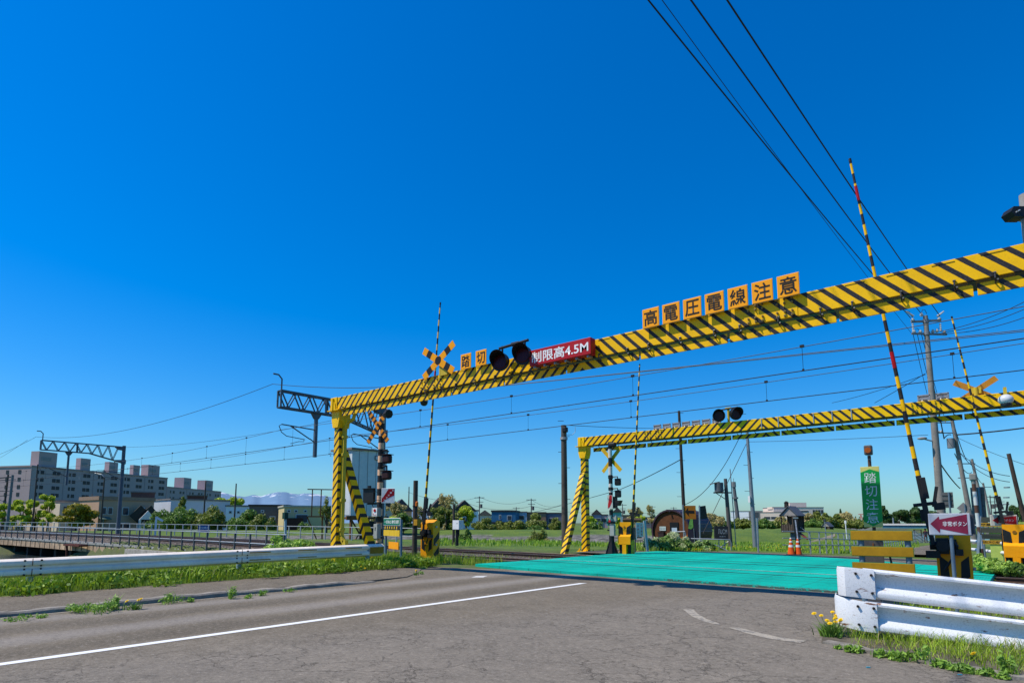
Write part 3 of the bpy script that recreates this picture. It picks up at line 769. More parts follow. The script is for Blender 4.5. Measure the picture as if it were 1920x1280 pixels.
t = thing('twin_warning_lamp', 'pair of big black hooded warning lamps mounted in front of the near striped beam', 'warning lamp', (-8.25, 10.02, 4.976), group='paired warning lamps on the gantries')
t.scale = (.895, .895, .895)
for dx, dz in ((-.36, -.06), (.36, -.02)):
    A, B_, C_ = MB(), MB(), MB(); lamp((A, B_, C_), (dx, -.1, dz), R(22), R(-4), .235)
    l = A.build('lamp', BLACK, t, True); B_.build('hood', BLACK, l, True); C_.build('lens', LENS, l, True)
mb = MB(); mb.cyl((-.46, -.02, .32), (.46, -.02, .36), .035); mb.box((.02, .06, .36), (.24, .14, .09), bev=.01)
for dx in (-.36, .36): mb.cyl((dx, -.02, .36), (dx, -.02, .12), .025)
mb.build('bracket_pipe', BLACK, t)
mb = MB(); mb.box((.02, .14, .2), (.1, .1, .4)); mb.build('mount', YEL_OLD, t)

t = thing('dome_camera', 'small dark green dome camera hanging under the near striped beam', 'camera', (-11.57, 10.38, 4.50)); t.scale = (.895, .895, .895)
mb = MB(); mb.sphere((0, 0, -.05), .11, 14, (1, 1, .9)); mb.build('dome', pm('dark_green_dome', (.015, .03, .02), .2), t, True)
mb = MB(); mb.cyl((0, 0, -.03), (0, 0, .06), .12); mb.box((0, 0, .12), (.08, .08, .14)); mb.build('mount', STEEL, t)

# ---------------------------------------------------------------- fittings on the far beam (seen from behind)
GREYB = pm('sign_back', (.36, .34, .33), .6, .2, var=.2)
for i in range(9):
    x = -11.98 + .447 * i if i < 7 else (-2.09, -1.57)[i - 7]
    lab = ['grey back of the end plate, nearest the far striped column', 'grey plate back, second of seven on the far beam', 'grey plate back, third of seven on the far beam', 'grey plate back, middle of seven on the far beam', 'grey plate back, fifth of seven on the far beam', 'grey plate back, sixth of seven on the far beam', 'grey plate back beside the far twin lamps', 'grey plate back before the tall concrete utility pole', 'grey plate back next to the far orange cross'][i]
    t = thing('character_plate', lab, 'sign plate', (x, 24.62, 5.52), group='plate backs on the far gantry')
    mb = MB(); mb.box((0, 0, 0), (.37, .012, .40)); mb.build('panel', GREYB, t)
    mb = MB()
    for a in (-.16, .16): mb.box((a, -.02, 0), (.03, .03, .38))
    for a in (-.17, .17): mb.box((0, -.02, a), (.35, .03, .03))
    mb.box((0, -.025, .05), (.33, .025, .05)); mb.build('frame', STEEL, t)
    mb = MB(); mb.bar((-.05, -.04, .02), (-.09, -.02, -.28), .03); mb.bar((.12, -.02, 0), (.12, -.02, -.28), .03); mb.build('bracket', LETW, t)
t = thing('twin_warning_lamp', 'pair of black hooded warning lamps on a yellow post of the far beam', 'warning lamp', (-8.62, 24.0, 5.69), group='paired warning lamps on the gantries')
for dx in (-.34, .34):
    A, B_, C_ = MB(), MB(), MB(); lamp((A, B_, C_), (dx, 0, 0), R(20 if dx < 0 else 40), 0, .25)
    l = A.build('lamp', BLACK, t, True); B_.build('hood', BLACK, l, True); C_.build('lens', LENS, l, True)
mb = MB(); mb.cyl((-.4, .1, .24), (.4, .1, .28), .03); mb.build('bracket_pipe', BLACK, t)
mb = MB(); mb.cyl((0, .15, -.5), (0, .15, .3), .05); mb.box((0, .15, .29), (.22, .1, .06)); mb.box((0, .15, -.34), (.4, .2, .06)); mb.build('post', YEL_OLD, t)
t = thing('crossbuck', 'plain orange back of a diagonal cross on the far striped beam', 'crossing sign', (-.67, 24.65, 5.66))
crossbuck_mesh(t, (0, 0, 0), .66, .19, 33, pm('cross_back', (.50, .22, .02), .5))
mb = MB(); mb.cyl((0, -.08, -.5), (0, -.08, .1), .06); mb.box((0, -.05, 0), (.28, .06, .2)); mb.build('post', YEL_OLD, t)
t = thing('dome_camera', 'white dome security camera hanging in front of the far striped beam', 'camera', (.06, 23.72, 5.06))
mb = MB(); mb.sphere((0, 0, .06), .2, 16, (1, 1, .85)); mb.build('housing', pm('white_housing', (.62, .63, .66), .35), t, True)
mb = MB(); mb.sphere((0, 0, -.06), .15, 14, (1, 1, .9)); mb.build('dome', pm('smoked_dome', (.05, .05, .06), .15), t, True)
mb = MB(); mb.bar((0, 0, .2), (0, .02, .42), .09); mb.bar((0, 0, .42), (0, .3, .42), .08); mb.build('mount', YEL_OLD, t)

# ---------------------------------------------------------------- crossing gates
ARM = stripe_mat('arm_stripes', 'z', .42, .5)
REFL = pm('red_reflector', (.45, .01, .015), .35)
def gate(label, loc, rz, arm_x, lean, arm_r, L=6.5, variant=0, side=0., red=(.46, .88), box_x=-.02):
    t = thing('crossing_gate', label, 'crossing gate', loc, rz, 'barrier machines of the level crossing')
    if variant == 0:     # tall tapered case with chevrons
        mb = MB(); W2, D2 = .24, .20
        mb.prism([(-W2, 0.02), (W2, 0.02), (W2, 1.28), (-W2, 1.28)], 'y', -D2, D2)
        mb.prism([(-D2, 1.28), (D2, 1.28), (D2, 1.40), (D2 - .16, 1.44), (-D2, 1.33)], 'x', -W2, W2)
        mb.build('case', ORANGE, t)
        mb = MB()
        for s in (-1, 1):
            mb.prism([(s * .20, .50), (s * .20, .84), (s * .09, .74), (s * .07, .40)][::s], 'y', -D2 - .004, -D2 + .01)
            mb.prism([(s * .235, .06), (s * .235, .28), (s * .05, .12), (s * .05, .02)][::s], 'y', -D2 - .004, -D2 + .01)
        for z in (.20, .68): mb.prism([(-.16, z - .1), (.16, z + .14), (.16, z + .36), (-.16, z + .12)], 'x', W2 - .01, W2 + .004)
        mb.build('chevron', BLACK, t)
        mb = MB(); mb.box((box_x, -D2 - .1, 1.0), (.17, .14, .26), bev=.01); mb.box((box_x + .13, -D2 - .04, 1.02), (.12, .08, .18)); mb.cyl((box_x - .18, -D2 - .06, 1.0), (box_x + .2, -D2 - .06, 1.0), .07); mb.box((box_x - .14, -D2 - .16, .86), (.2, .1, .12)); mb.cyl((box_x, -D2 - .2, 1.0), (box_x, -D2 - .26, 1.0), .09, n=14); mb.box((box_x + .22, -D2 - .1, .9), (.1, .2, .1)); mb.tube([(box_x + .1, -D2 - .1, 1.18), (box_x + .2, -D2 - .16, 1.0), (box_x + .12, -D2 - .1, .8), (box_x, -D2 - .05, .6)], .02); mb.build('drive_box', BLACK, t)
        mb = MB(); mb.box((W2 + .02, -.05, 1.2), (.05, .08, .06)); mb.box((W2 + .02, -.05, .62), (.05, .08, .05)); mb.build('latch', STEEL, t)
    else:
        mb = MB(); W2, D2 = .27, .24
        mb.prism([(-W2, .0), (W2, .0), (W2, .45), (-W2, .45)], 'y', -D2 + .1, D2)
        mb.prism([(-D2 - .06, .42), (D2, .42), (D2, 1.26), (D2 - .16, 1.34), (-D2 + .04, 1.34), (-D2 + .04, .82), (-D2 - .06, .74)], 'x', -W2, W2)
        mb.box((0, -D2 + .04, .22), (.17, .2, .44)); mb.build('case', ORANGE, t)
        mb = MB()
        for s in (-1, 1):
            mb.box((s * .18, -D2 + .098, .21), (.14, .01, .38)); mb.prism([(s * .265, .86), (s * .265, 1.22), (s * .09, 1.12), (s * .07, .82)][::s], 'y', -D2 + .03, -D2 + .05)
        mb.prism([(-.2, .48), (.16, .72), (.16, 1.0), (-.2, .76)], 'x', W2 - .01, W2 + .005)
        mb.build('chevron', BLACK, t)
        mb = MB(); mb.cyl((0, -D2 + .034, 1.12), (0, -D2 + .026, 1.12), .05, n=16); mb.build('emblem', pm('dark_ochre', (.25, .11, .01), .5), t)
        mb = MB(); mb.box((arm_x, .0, .86), (.22, .3, .5), bev=.02); mb.build('drive_box', BLACK, t)
    # arm: local z runs along it
    ax = Vector((math.sin(lean[0]) * math.cos(lean[1]), math.sin(lean[1]), math.cos(lean[0]) * math.cos(lean[1]))).normalized()
    base = Vector((arm_x, -.36 if variant == 0 else 0., 1.02))
    q = Vector((0, 0, 1)).rotation_difference(ax).to_euler()
    mb = MB(); mb.cyl((0, 0, 1.15), (0, 0, L), arm_r, arm_r * .55, n=10); a = mb.build('arm', ARM, t, True); place(a, base, q)
    mb = MB(); mb.cyl((0, 0, L - .02), (0, 0, L + .05), arm_r * .7, arm_r * .6, n=8)
    mb.build('arm_tip', BLACK, a)
    for z in [L * q for q in red]:
        mb = MB(); mb.cyl((0, 0, z), (0, 0, z + .30), arm_r * (1.10 - .45 * z / L), n=10); mb.build('reflector', REFL, a, True)
    mb = MB(); mb.box((0, 0, .72), (.08, .09, .9)); mb.box((.05, -.02, .95), (.08, .12, .36), bev=.01); mb.box((-.04, .05, .50), (.10, .08, .2)); mb.cyl((-.16, 0, .68), (.18, 0, .68), .03)
    mb.bar((.12, 0, .62), (.22, .0, .95), .05); mb.box((.20, 0, .62), (.16, .1, .12)); mb.cyl((0, 0, 0), (0, 0, .4), .035)
    mb.build('arm_clamp', BLACK, a)
    return t
gate('orange barrier machine with raised striped arm beside the grass and short black pole', (-15.02, 13.85, .03), R(14), -.04, (R(4), 0), .040, 7.7, 0, 0, (.66,))
gate('large orange barrier machine behind the white emergency button sign', (-.84, 12.75, -.02), R(4), -.27, (R(-6.5), R(0)), .038, 7.2, 0, 0, (.43, .885), -.14)
gate('orange barrier machine with raised arm beyond the tracks near the bushes', (-12.62, 22.75, .06), R(10), .27, (R(4), 0), .045, 7.0, 1, 0, ())
gate('orange barrier machine beyond the tracks near the leaning rusty white post', (-.02, 22.5, -.02), R(-3), -.2, (R(-7), 0), .040, 6.7, 1, 0, ())

# ---------------------------------------------------------------- signal masts
PST = stripe_mat('mast_bands', 'z', .74, .5, (.66, .60, .54), (.018, .017, .018))
PST2 = stripe_mat('mast_orange_bands', 'z', .46, .52, (.85, .50, .30), (.018, .017, .018))
CRS2 = stripe_mat('cross_diagonal_bands', 'z', .2, .5, (.75, .26, .008), (.018, .016, .016))
def hooded(mb, hd, c, yaw):
    M = Matrix.Rotation(yaw, 3, 'Z'); T = lambda p: Vector(c) + M @ Vector(p)
    n = 16; P = []; fs = []
    for i in range(n + 1):
        A = PI * i / n * 1.12 - .06 * PI
        for rr, yy in ((.15, .02), (.15, -.30), (.14, -.30), (.14, .02)): P.append(T((rr * math.cos(A), yy, -.02 + rr * math.sin(A) * 1.0)))
    for i in range(n):
        for k in range(4): fs.append((i * 4 + k, i * 4 + (k + 1) % 4, (i + 1) * 4 + (k + 1) % 4, (i + 1) * 4 + k))
    hd.add(P, fs)
    mb.cyl(T((0, .12, -.02)), T((0, .02, -.02)), .11, .16, n=18); mb.cyl(T((0, .02, -.02)), T((0, 0, -.02)), .165, n=20)
t = thing('crossing_signal', 'banded signal mast with orange diagonal cross and two lamps near the olive cable duct', 'crossing signal', (-16.9, 13.2, 0), group='banded signal masts of the level crossing')
mb = MB(); mb.cyl((0, 0, 0), (0, 0, 5.15), .10, n=16); mb.build('mast', PST2, t, True)
for s in (1, -1):
    mb = MB(); mb.box((0, 0, 0), (.17, .012, 1.44)); o = mb.build('cross_arm', CRS2, t); place(o, (-.06, -.11 - .014 * s, 4.72), (0, R(40) * s, R(8)))
mb = MB(); mb.cyl((.02, 0, 5.1), (.32, -.06, 5.13), .06); mb.cyl((.3, -.06, 5.13), (.42, -.09, 5.12), .07, .15, n=8); mb.cyl((.42, -.09, 5.12), (.52, -.1, 5.1), .16, n=8); mb.build('loudspeaker', BLACK, t)
for z in (3.54, 2.98):
    mb = MB(); mb.box((0, 0, 0), (.34, .2, .30), bev=.06); mb.box((0, -.0, .155), (.37, .26, .02)); l = mb.build('lamp', pm('dark_maroon_hood', (.035, .012, .012), .5), t); place(l, (.42, -.06, z), (0, 0, R(10)))
    mb = MB(); mb.tube([(0, 0, z + .3), (.3, -.03, z + .33), (.4, -.05, z + .33), (.42, -.06, z + .18)], .028); mb.cyl((0, 0, z + .24), (0, 0, z + .34), .11); mb.build('lamp_bracket', BLACK, t)
mb = MB(); mb.box((0, 0, 0), (.52, .1, .46)); mb.box((-.0, .0, .28), (.1, .08, .12)); mb.box((0, -.03, .235), (.52, .16, .02)); mb.box((0, -.02, -.25), (.5, .06, .03)); o = mb.build('direction_display', BLACK, t); place(o, (-.44, -.12, 2.32), (0, 0, R(5)))
mb = MB(); mb.bar((-.6, -.05, 2.03), (.1, 0, 2.03), .06); mb.tube([(-.32, -.1, 2.05), (-.2, -.1, 1.88), (-.08, -.1, 1.82), (.02, -.05, 1.95)], .016); mb.build('display_bracket', BLACK, t)
mb = MB(); mb.box((0, 0, 0), (.27, .2, .30), bev=.01); e = mb.build('emergency_button_box', GREYP, t); place(e, (.06, -.18, 1.73), (0, 0, R(8)))
mb = MB(); mb.box((.03, -.104, .0), (.20, .006, .27)); mb.build('notice', LETW, e)
mb = MB(); mb.cyl((.03, -.1, .055), (.03, -.125, .055), .052, n=16); mb.box((.03, -.109, -.09), (.16, .004, .018)); mb.box((-.04, -.109, -.055), (.03, .004, .03)); mb.build('button', RED, e)
mb = MB(); mb.box((.10, -.16, 1.08), (.2, .16, .5), bev=.01); mb.build('junction_box', GREYP, t)
lettering('非常', .07, .13, LETB, t, (.10, -.243, 1.16), .01, name='lettering')
mb = MB(); mb.box((-.0, 0, 1.42), (.24, .26, .08)); mb.box((0, 0, .86), (.24, .26, .06)); mb.cyl((0, 0, 1.46), (0, 0, 1.56), .14); mb.build('clamp', BLACK, t)
mb = MB(); mb.bar((-.13, .02, 1.9), (-.13, .02, .9), .06); mb.build('conduit', PALEBLUE, t)

def button_sign(label, loc, rz, w, h, text_, poly, fs, tilt=0, ts=None, board=LETW, thick=.03, tl=(0, 0)):
    t = thing('emergency_button_sign', label, 'sign', loc, rz)
    mb = MB(); mb.box((0, 0, 0), (w, thick, h), bev=.012); mb.build('panel', board, t)
    mb = MB(); mb.prism(poly, 'y', -thick / 2 - .003, -thick / 2 + .002); mb.build('arrow', fs, t)
    if text_: lettering(text_, ts[0], ts[1], LETW, t, (tl[0], -thick / 2 - .006, tl[1]), .008, tilt=tilt)
    return t
t = button_sign('white square sign with red diagonal arrow pointing down at the button box', (-16.33, 13.1, 2.28), R(40), .56, .60, '', [(-.27, -.27), (-.12, -.21), (-.16, -.18), (.27, .02), (.27, .28), (.02, .28), (-.235, -.10), (-.26, -.06)], RED)
t.scale = (.80, 1, .84)
for k, ch in enumerate('非常ボタン'):
    lettering(ch, .075, .075, LETW, t, (.21 - .088 * k, -.0225, .215 - .098 * k), .02)
mb = MB()
for z in (.17, -.17): mb.bar((-.7, .25, z), (-.0, .03, z), .022)
mb.build('bracket', BLACK, t)
ES = button_sign('white sign with dark red arrow and lettering 非常ボタン on a blue grey post', (-.645, 9.5, 1.345), R(6), .435, .275, '非常ボタン', [(-.20, .005), (-.105, .10), (-.10, .062), (.185, .125), (.185, -.125), (-.10, -.058), (-.105, -.11)], pm('dull_red', (.24, .022, .055), .5), 0, (.25, .062), pm('pale_grey_board', (.50, .52, .56), .5), .02, (.055, .005))
mb = MB(); mb.cyl((.01, .03, -1.40), (.01, .03, .10), .022, n=10); mb.build('post', BLUEGREY, ES)
mb = MB(); mb.box((.05, .04, 0), (.42, .03, .25), bev=.01); mb.build('back_panel', DARKST, ES)
for q in (-.11, .13): 
    mb = MB(); mb.cyl((q, .02, .135), (q, .05, .135), .02, n=8); mb.build('clamp', BLACK, ES)
p = at_depth(1882, 975, 17.6)
ES2 = button_sign('pale sign with bright red arrow beyond the tracks, partly behind a raised arm', tuple(p), R(22), .66, .32, '非常ボタン', [(-.28, .0), (-.15, .10), (-.14, .07), (.30, .125), (.30, -.125), (-.14, -.06), (-.15, -.10)], pm('bright_red', (.55, .015, .02), .45), 0, (.36, .08), pm('cream_board', (.68, .62, .52), .5), .03, (.06, 0))
mb = MB(); mb.cyl((.0, .03, -1.40), (.0, .03, .1), .03, n=10); mb.build('post', STEEL, ES2)

t = thing('crossing_signal', 'banded signal mast with plain yellow cross and lamps beside the far striped column', 'crossing signal', (-13.15, 22.45, .06), group='banded signal masts of the level crossing')
mb = MB(); mb.cyl((0, 0, .75), (0, 0, 4.75), .085, n=16); mb.build('mast', PST, t, True)
mb = MB(); mb.cyl((0, 0, .0), (0, 0, .5), .26, .11, n=10); mb.cyl((0, 0, .5), (0, 0, .8), .11, n=16)
for k in range(6): A = k * PI / 3; mb.bar((.3 * math.cos(A), .3 * math.sin(A), 0), (.1 * math.cos(A), .1 * math.sin(A), .55), .03)
mb.build('base', BLACK, t)
for s in (1, -1):
    mb = MB(); mb.box((0, 0, 0), (.17, .012, 1.4)); o = mb.build('cross_arm', pm('yellow_cross', (.62, .38, .012), .5, var=.25), t); place(o, (0, .11 + .014 * s, 4.0), (0, R(44) * s, R(-6)))
mb = MB(); mb.cyl((-.02, 0, 4.62), (.1, -.02, 4.62), .06); mb.box((.14, -.03, 4.62), (.34, .2, .2), bev=.06); mb.cyl((0, 0, 4.5), (0, 0, 4.56), .1); mb.build('loudspeaker', BLACK, t)
for z in (3.03, 2.53):
    mb = MB(); mb.box((0, 0, 0), (.26, .2, .28), bev=.05); mb.box((0, 0, .145), (.28, .24, .015)); l = mb.build('lamp', BLACK, t); place(l, (.36, -.02, z - .02), (0, 0, R(20)))
    mb = MB(); mb.tube([(-.1, 0, z + .2), (.2, 0, z + .22), (.33, 0, z + .22), (.36, -.02, z + .12)], .026); mb.cyl((0, 0, z + .15), (0, 0, z + .28), .105); mb.build('lamp_bracket', BLACK, t)
mb = MB(); mb.prism([(.25, 2.02), (.40, 2.02), (.50, 2.24), (.25, 2.24)], 'y', -.12, .12); mb.build('direction_display', BLACK, t)
mb = MB(); mb.box((0, 0, 0), (.22, .09, .58)); o = mb.build('arrow_sign', pm('cream_board', (.68, .62, .52), .5), t); place(o, (.06, -.16, 2.18), (0, 0, R(18)))
mb = MB(); mb.prism([(-.10, -.27), (-.02, -.22), (.08, .0), (.08, .28), (-.02, .28), (-.09, -.12)], 'y', -.05, -.044); mb.build('arrow', pm('bright_red', (.55, .015, .02), .45), o)
mb = MB(); mb.box((.2, 0, 2.16), (.12, .2, .5)); mb.box((0, 0, 1.32), (.26, .26, .1)); mb.box((0, 0, 1.0), (.26, .26, .06)); mb.build('clamp', BLACK, t)
mb = MB(); mb.box((.12, -.12, .98), (.2, .14, .42)); mb.box((.02, -.16, 1.55), (.12, .1, .16)); mb.box((.18, .0, 1.52), (.16, .1, .28)); mb.build('junction_box', GREYP, t)
mb = MB(); mb.cyl((.05, -.2, 1.38), (.05, -.24, 1.38), .05); mb.build('button', pm('bright_red', (.55, .015, .02), .45), t)
mb = MB(); mb.box((-.16, 0, 1.36), (.08, .12, .34)); mb.build('relay_box', pm('teal_box', (.05, .22, .20), .5), t)
# ================================================================ guard rails
WB = [(0, 0), (.012, .0), (.075, .045), (.085, .085), (.075, .125), (.02, .16), (.02, .19), (.075, .225), (.085, .265), (.075, .305), (.012, .35), (0, .35)]
WB2 = [(0, 0), (.05, .006), (.078, .03), (.083, .065), (.075, .095), (.02, .135), (.008, .16), (.02, .25), (.062, .292), (.076, .305), (.076, .328), (.055, .348), (0, .352)]
def wbeam(path, name, m, parent, flip=1, sc=1., WB=WB):
    pr = [(a * flip * sc, c * sc) for a, c in WB]; pr += [((a - .006) * flip * sc, c * sc) for a, c in reversed(WB)]
    mb = MB(); mb.sweep(pr, path, closed=True); return mb.build(name, m, parent, True, world=True)
m, nt, b = new_mat('guard_white'); v = coord(nt)
n1 = noise(nt, v, 1.2, 6); n2 = noise(nt, v, 7, 8, .72); n3 = noise(nt, v, 60, 2, .8)
ms = nd(nt, 'ShaderNodeMapping'); ms.inputs['Scale'].default_value = (1, 1, 4); nt.links.new(v, ms.inputs[0])
n4 = noise(nt, ms.outputs[0], 3.3, 7, .68)
c = mixc(nt, n1, (.66, .67, .69), (.80, .80, .81)); c = mixc(nt, val(nt, 'MULTIPLY', ramp(nt, n3, [(.5, 0.), (.72, 1.)]), .45), c, (.30, .30, .31))
c = mixc(nt, ramp(nt, n4, [(.60, 0.), (.645, 1.)]), c, (.20, .075, .03)); c = mixc(nt, ramp(nt, n4, [(.665, 0.), (.70, 1.)]), c, (.07, .035, .025))
nt.links.new(c, b.inputs['Base Color']); b.inputs['Roughness'].default_value = .5; bump(nt, b, n3, .15, .004)
GWH = m
GLEFT = pm('guard_old_white', (.93, .80, .68), .5, var=.16, scale=1.6, rust=(.14, .07, .045), rust_amt=.69)
# long rail beside the walkway
t = thing('guardrail', 'long white guardrail running above tall grass beside the walkway', 'guardrail', (-14.6, 5, 0), group='white guardrails')
def gl(y): return Vector((-14.80 + .02 * (y - 3), y, .33 + .008 * (y - 3)))
js = [-9.7, -5.4, -1.1, 3.2, 7.3, 11.05]
for a, c in zip(js[:-1], js[1:]): wbeam([gl(y) for y in np.linspace(a, c, 6)][::1], 'beam', GLEFT, t, 1)
for y in js[:-1]:
    mb = MB(); q = gl(y); mb.cyl((q.x - .08, y, -.1), (q.x - .08, y, .62), .058, n=14); mb.box((q.x - .03, y, .5), (.08, .1, .2)); mb.build('post', PALEBLUE, t, True, world=True)
    mb = MB()
    for dy in (-.13, .13):
        for dz in (.04, .145, .205, .31): mb.cyl((q.x + .07, y + dy, q.z + dz), (q.x + .105 - .03 * (dz in (.145, .205)), y + dy, q.z + dz), .018, n=8)
    mb.build('bolt', pm('dark_bolt', (.03, .025, .022), .6), t, world=True)
    mb = MB(); mb.box((q.x + .09, y - .01, q.z + .28), (.004, .012, .14)); mb.box((q.x + .09, y - .01, q.z + .08), (.004, .012, .14)); mb.build('splice_seam', RUSTY, t, world=True)
q = gl(11.2)
mb = MB(); mb.cyl((q.x - .02, 11.05, -.05), (q.x - .02, 11.05, .66), .062, n=14); mb.build('post', PALEBLUE, t, True, world=True)
mb = MB(); n = 14
prof = [(a, c) for a, c in WB]
pth_ = [gl(11.05)] + [gl(11.3) + Vector((0, 0, 0))] + [gl(11.52) + Vector((-.02, 0, 0)), gl(11.62) + Vector((-.10, 0, 0)), gl(11.60) + Vector((-.22, 0, 0))]
mb.sweep([(.012 + .08 * (k not in (0, 5)), .35 * k / 5) for k in range(6)] + [(.004 + .08 * (k not in (0, 5)), .35 * k / 5) for k in range(5, -1, -1)], pth_, closed=True)
e = mb.build('end_section', GLEFT, t, True, world=True)
mb = MB(); mb.box((q.x + .096, 11.3, q.z + .17), (.006, .5, .19)); mb.build('reflective_sheet', pm('dull_ochre_sheet', (.36, .19, .01), .5, var=.3), t, world=True)
for y in (7.75, 9.05, 10.5, 8.4, 9.8):
    for dz in (.085, .265):
        if (y in (8.4, 9.8)) : continue
        mb = MB(); qq = gl(y); mb.box((qq.x + .093, y, qq.z + dz), (.006, .55, .022)); mb.build('reflective_strip', pm('dull_ochre_sheet', (.36, .19, .01), .5), t, world=True)
# doubled rusty rail by the kerb
t = thing('guardrail', 'doubled white guardrail with rust chips standing over dandelions', 'guardrail', tuple(on_ground(1607, 1186)), group='white guardrails')
pa = at_depth(1590, 1062, 7.45); pb = at_depth(1920, 1096, 6.75); dv = pb - pa
def gr(k, dz): q = pa + dv * k; return Vector((q.x, q.y, q.z + dz))
for nm, off, dz in (('beam', -.0, -.345), ('beam', .03, -.725)):
    o_ = Vector((-dv.y, dv.x, 0)).normalized() * off * -1
    wbeam([gr(k, dz) + o_ for k in np.linspace(.09, 2.6, 9)][::-1], nm, GWH, t, -1, .99, WB2)
    nn = Vector((-dv.y, dv.x, 0)).normalized()
    if not off: ep = [gr(.155, dz), gr(.03, dz), gr(-.008, dz), gr(-.016, dz) + nn * .03, gr(-.016, dz) + nn * .07]
    else: ep = [gr(.155, dz) + o_, gr(.07, dz) + o_, gr(.02, dz + .005) + nn * .01, gr(-.02, dz + .015) + nn * .05, gr(-.04, dz + .03) + nn * .11, gr(-.03, dz + .04) + nn * .2]
    mb = MB()
    mb.sweep([(-.09, .0), (-.094, .04), (-.094, .31), (-.085, .345), (-.078, .345), (-.087, .31), (-.087, .04), (-.082, .0)], ep, closed=True)
    mb.build('end_section', GWH, t, True, world=True)
    mb = MB()
    for k in (.02, .115):
        for z in (.07, .28):
            q = gr(k + .02, dz + z) + o_ - nn * .088
            mb.cyl(q, q - nn * .025, .016, n=8)
    mb.build('bolt', pm('dark_bolt', (.03, .025, .022), .6), t, world=True)
for k in (.24, 1.15, 2.1):
    mb = MB(); q = gr(k, 0) + nn * .095; mb.cyl((q.x, q.y, -.05), (q.x, q.y, q.z - .08), .06, n=14); mb.build('post', pm('grey_post', (.25, .26, .26), .6, rust=(.15, .07, .03), rust_amt=.6), t, True, world=True)
for k in (1.16,):
    mb = MB(); q = gr(k, 0) - nn * .0
    for z in (-.10, -.24): mb.cyl(q + Vector((0, 0, z)) - nn * .02, q + Vector((0, 0, z)) - nn * .06, .03, n=10)
    mb.build('bolt_hole', RUSTY, t, world=True)

# ================================================================ boards near the crossing
REFY = pm('shade_dulled_yellow', (.40, .22, .008), .5, var=.22, scale=2)  # yellow boards get a duller base colour in place of shade
REFYB = pm('reflective_yellow', (.72, .46, .02), .5, var=.12, scale=3)
EDGEG = pm('green_edge', (.10, .22, .05), .6)
pA, pB = at_y(1606, 1010, 11.6), at_y(1700, 1010, 11.65)
yaw = math.atan2(pB.y - pA.y, pB.x - pA.x)
t = thing('board_barrier', 'barrier of three ochre boards on two blue grey posts under the green sign', 'barrier', (pA.x, pA.y, 0), yaw)
L = (pB - pA).length
for x in (.06, L + .01):
    mb = MB(); mb.cyl((x, .05, -.05), (x, .05, 1.21), .045, n=14); mb.build('post', BLUEGREY, t, True)
for z in (1.155, .895, .63):
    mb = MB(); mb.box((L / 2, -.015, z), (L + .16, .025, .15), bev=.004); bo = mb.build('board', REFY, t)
    mb = MB(); mb.box((L / 2, -.013, z), (L + .175, .02, .165)); mb.build('edging', EDGEG, bo)
p = at_y(1636, 1050, 12.05)
t = thing('concrete_pillar', 'squat grey pillar behind the ochre boards', 'pillar', (p.x, p.y, 0), R(20))
mb = MB(); mb.box((0, 0, .55), (.31, .24, 1.1), bev=.01); mb.build('pillar', pm('dark_grey_pillar', (.12, .115, .115), .85, var=.3), t)
mb = MB(); mb.box((.0, -.124, .95), (.02, .01, .14)); mb.box((.158, .02, .98), (.008, .1, .16)); mb.build('rust_hole', RUSTY, t)
p = at_y(1634, 930, 12.2)
t = thing('caution_sign', 'tall green sign with white lettering 踏切注意 standing above the ochre boards', 'sign', (p.x, p.y, 0), R(2))
w, z0, z1 = .29, 1.29, 2.35
mb = MB(); mb.box((0, 0, (z0 + z1) / 2), (w, .012, z1 - z0), bev=.005); mb.build('panel', pm('pale_yellow_panel', (.62, .60, .18), .5), t)
mb = MB(); mb.prism([(-w / 2, z0 + .10), (0, z0 + .012), (w / 2, z0 + .10), (w / 2, z1 - .10), (0, z1 - .045), (-w / 2, z1 - .10)], 'y', -.0105, -.0065)
mb.build('green_field', pm('green_film', (.006, .31, .055), .4, var=.12), t)
for k, ch in enumerate('踏切注意'): lettering(ch, .185, .185, pm('silver_letters', (.62, .66, .68), .5), t, (0, -.0125, z1 - .20 - .232 * k), -.002)
mb = MB(); mb.cyl((0, .05, 0), (0, .05, z1 + .20), .028, n=10); mb.build('post', pm('rusty_post', (.09, .055, .04), .7, rust=(.3, .28, .26), rust_amt=.55), t)
mb = MB(); mb.box((0, .0, z1 + .29), (.125, .14, .17), bev=.02); l = mb.build('lamp', pm('lamp_case', (.10, .09, .085), .5), t)
mb = MB(); mb.cyl((-.0, -.07, z1 + .285), (0, -.085, z1 + .285), .05, n=18); mb.build('lens', pm('amber_lens', (.36, .09, .01), .3), l)
p = at_y(1672, 1070, 12.3)
t = thing('steel_stake', 'thin leaning dark stake behind the ochre boards', 'stake', (p.x, p.y, 0))
mb = MB(); mb.bar((.1, 0, 0), (-.02, 0, .85), .03); mb.box((-.02, 0, .86), (.07, .04, .08)); mb.build('stake', DARKST, t)

